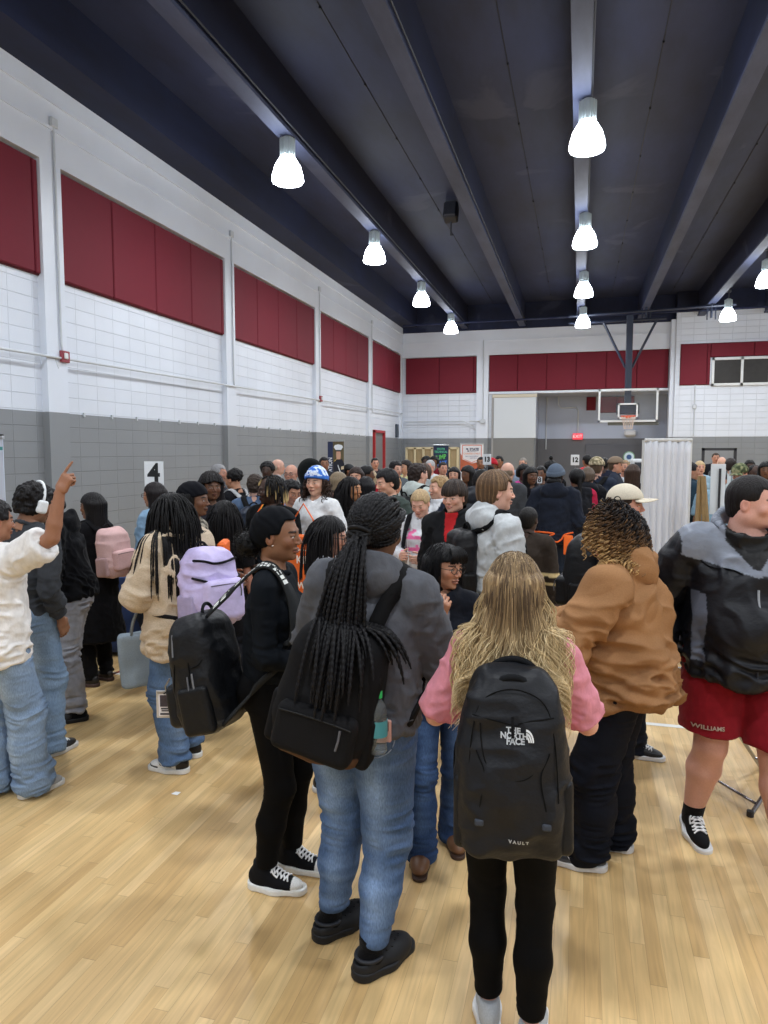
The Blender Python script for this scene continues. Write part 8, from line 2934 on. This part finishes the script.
folding_chair('maroon folding chair with a hand hole, seen between the tan jacket and the windbreaker', (c[0], c[1]), math.radians(175))
p = pix_z(752, 822, 0.0)
folding_chair('maroon folding chair behind the person in red shorts, only steel legs showing', (p[0] + .10, p[1] + .36), math.radians(-58))
p = pix_z(742, 745, 0)
folding_chair('second maroon folding chair farther behind the red shorts', (p[0] + .28, p[1] + .25), math.radians(-62))

# right side: table, easel, boards, frame
c = pix(722, 545, 7.3)
tb3, cl3 = table('folding_table', 'folding table under a white cloth behind the windbreaker', (c[0] + .35, c[1]), (1.3, .75), 0, (212, 214, 220))
o = thing('plastic_bag', 'crumpled white plastic bag on the white table', 'bag', (c[0] + .02, c[1] - .1, .755))
V, Q = surf(lambda P: ell(P, (0, 0, .09), (.13, .10, .12)), (-.2, -.2, -.05), (.2, .2, .25), .012)
V = V + vnormals(V, Q) * (vn(V * 22) * .022)[:, None]
V[:, 2] = np.maximum(V[:, 2], .0)
np_mesh('bag_body', V, Q, 'nylon', lc((196, 206, 216)), o)
o = thing('cloth_bundle', 'navy and teal folded cloth at the end of the white table', 'cloth', (c[0] - .22, c[1] - .1, .755))
MB().box((-.10, -.10, 0), (.12, .1, .05), .02).build('navy_fold', plain('navy_cloth', (26, 44, 92), .8), o)
MB().box((-.09, -.10, .05), (.08, .08, .085), .015).build('teal_fold', plain('teal_cloth', (40, 130, 160), .8), o)
c = pix(701, 476, 7.8)
e = thing('easel', 'tall wooden easel leaning in front of the light blue blouse', 'easel', (c[0], c[1], 0))
mw = plain('easel_wood', (150, 122, 78), .55, var=.4, bscale=20)
z0 = c[2]
MB().tube([(-.02, -.05, z0), (-.10, -.25, 0)], .022, 6).build('leg', mw, e)
MB().tube([(.02, -.05, z0), (.16, -.25, 0)], .022, 6).build('leg', mw, e)
MB().tube([(0, 0, z0), (.05, .35, 0)], .02, 6).build('leg', mw, e)
MB().tube([(0, -.07, z0), (.07, -.14, .5)], .02, 6).build('mast', mw, e)
MB().box((-.09, -.2, .62), (.16, -.12, .65), .005).build('ledge', mw, e)
c = pix(719, 464, 7.9)
e = thing('display_board', 'narrow white display board on a thin black pole', 'board', (c[0], c[1], 0))
MB().box((-.08, -.01, c[2] - .56), (.07, .01, c[2]), .003).build('board', plain('board_face', (206, 212, 216), .5), e)
MB().tube([(0.01, -.03, .02), (0.01, -.03, c[2] - .05)], .013, 8).build('pole', plain('pole_black', (40, 42, 48), .4), e)
MB().lathe((0.01, -.03, 0), [(0, 0), (.14, 0), (.14, .015), (.02, .03), (0, .03)], 18).build('base', plain('pole_black', (40, 42, 48), .4), e)
c0 = pix(702, 448, 17); c1 = pix(735, 448, 17)
e = thing('display_stand', 'open dark rectangular frame stand at the right, far back', 'frame', ((c0[0] + c1[0]) / 2, c0[1], 0))
W_ = c1[0] - c0[0]
MB().box((-W_ / 2, -.03, 0), (-W_ / 2 + .06, .03, c0[2])).build('upright', plain('frame_dark', (44, 46, 52), .5), e)
MB().box((W_ / 2 - .06, -.03, 0), (W_ / 2, .03, c0[2])).build('upright', plain('frame_dark', (44, 46, 52), .5), e)
MB().box((-W_ / 2, -.03, c0[2] - .06), (W_ / 2, .03, c0[2])).build('crossbar', plain('frame_dark', (44, 46, 52), .5), e)
MB().box((-W_ / 2, -.12, 0), (-W_ / 2 + .06, .12, .04)).box((W_ / 2 - .06, -.12, 0), (W_ / 2, .12, .04)).build('foot', plain('frame_dark', (44, 46, 52), .5), e)
# round globe-like prop and white equipment left of the curtain
c = pix(629, 457, 13)
e = thing('round_sign', 'small round white and blue sign with a green rim above the far heads', 'sign', (c[0], c[1], 0))
MB().tube([(0, .0, c[2]), (0, .03, c[2])], .085 * 1.0, 24).build('disc', plain('disc_white', (206, 220, 226), .4), e)
MB().tube([(0, -.004, c[2]), (0, .0, c[2])], .045, 20).build('blue_mark', plain('disc_blue', (52, 84, 130), .4), e)
MB().tube([(.092 * math.cos(a), .015, c[2] + .092 * math.sin(a)) for a in np.linspace(0, 2 * math.pi, 26)], .010, 6, caps=False).build('rim', plain('disc_rim', (110, 150, 110), .4), e)
MB().tube([(0, .02, 0), (0, .02, c[2])], .014, 8).build('pole', plain('pole_grey', (120, 122, 126), .4, metal=.7), e)
c = pix(640, 468, 12.4)
e = thing('equipment_cart', 'white piece of equipment on a stand left of the curtain', 'equipment', (c[0], c[1], 0))
MB().box((-.16, -.1, c[2] - .30), (.16, .1, c[2] + .16), .03).build('housing', plain('equip_white', (208, 212, 216), .4), e)
MB().box((-.10, -.11, c[2] - .08), (.12, -.098, c[2] + .10), .005).build('dark_panel', plain('equip_dark', (50, 54, 62), .4), e)
MB().box((-.05, -.05, 0), (.05, .05, c[2] - .28), .01).box((-.2, -.15, 0), (.2, .15, .05), .01).build('stand', plain('equip_grey', (120, 124, 130), .4), e)
# scrap of paper on the floor
p = pix_z(176, 794)
o = MB().add([(-.022, -.012, .003), (.018, -.016, .003), (.024, .010, .008), (-.012, .016, .004), (-.022, -.012, .0045), (.018, -.016, .0045), (.024, .010, .0095), (-.012, .016, .0055)], [(0, 3, 2, 1), (4, 5, 6, 7), (0, 1, 5, 4), (1, 2, 6, 5), (2, 3, 7, 6), (3, 0, 4, 7)]).build('paper_scrap', plain('scrap', (232, 232, 230), .8), None, loc=(p[0], p[1], 0))
tag(o, 'tiny white paper scrap lying on the wooden floor', 'paper')
# ------------------------------------------------------------------ world and view
w = bpy.data.worlds.new('world'); SC.world = w; w.use_nodes = True
w.node_tree.nodes['Background'].inputs[0].default_value = (0.55, 0.65, 0.85, 1)
w.node_tree.nodes['Background'].inputs[1].default_value = 0.05
SC.view_settings.view_transform = 'Standard'
SC.view_settings.look = 'None'
SC.view_settings.exposure = 0.0
SC.view_settings.gamma = 1
SC.view_settings.use_curve_mapping = False
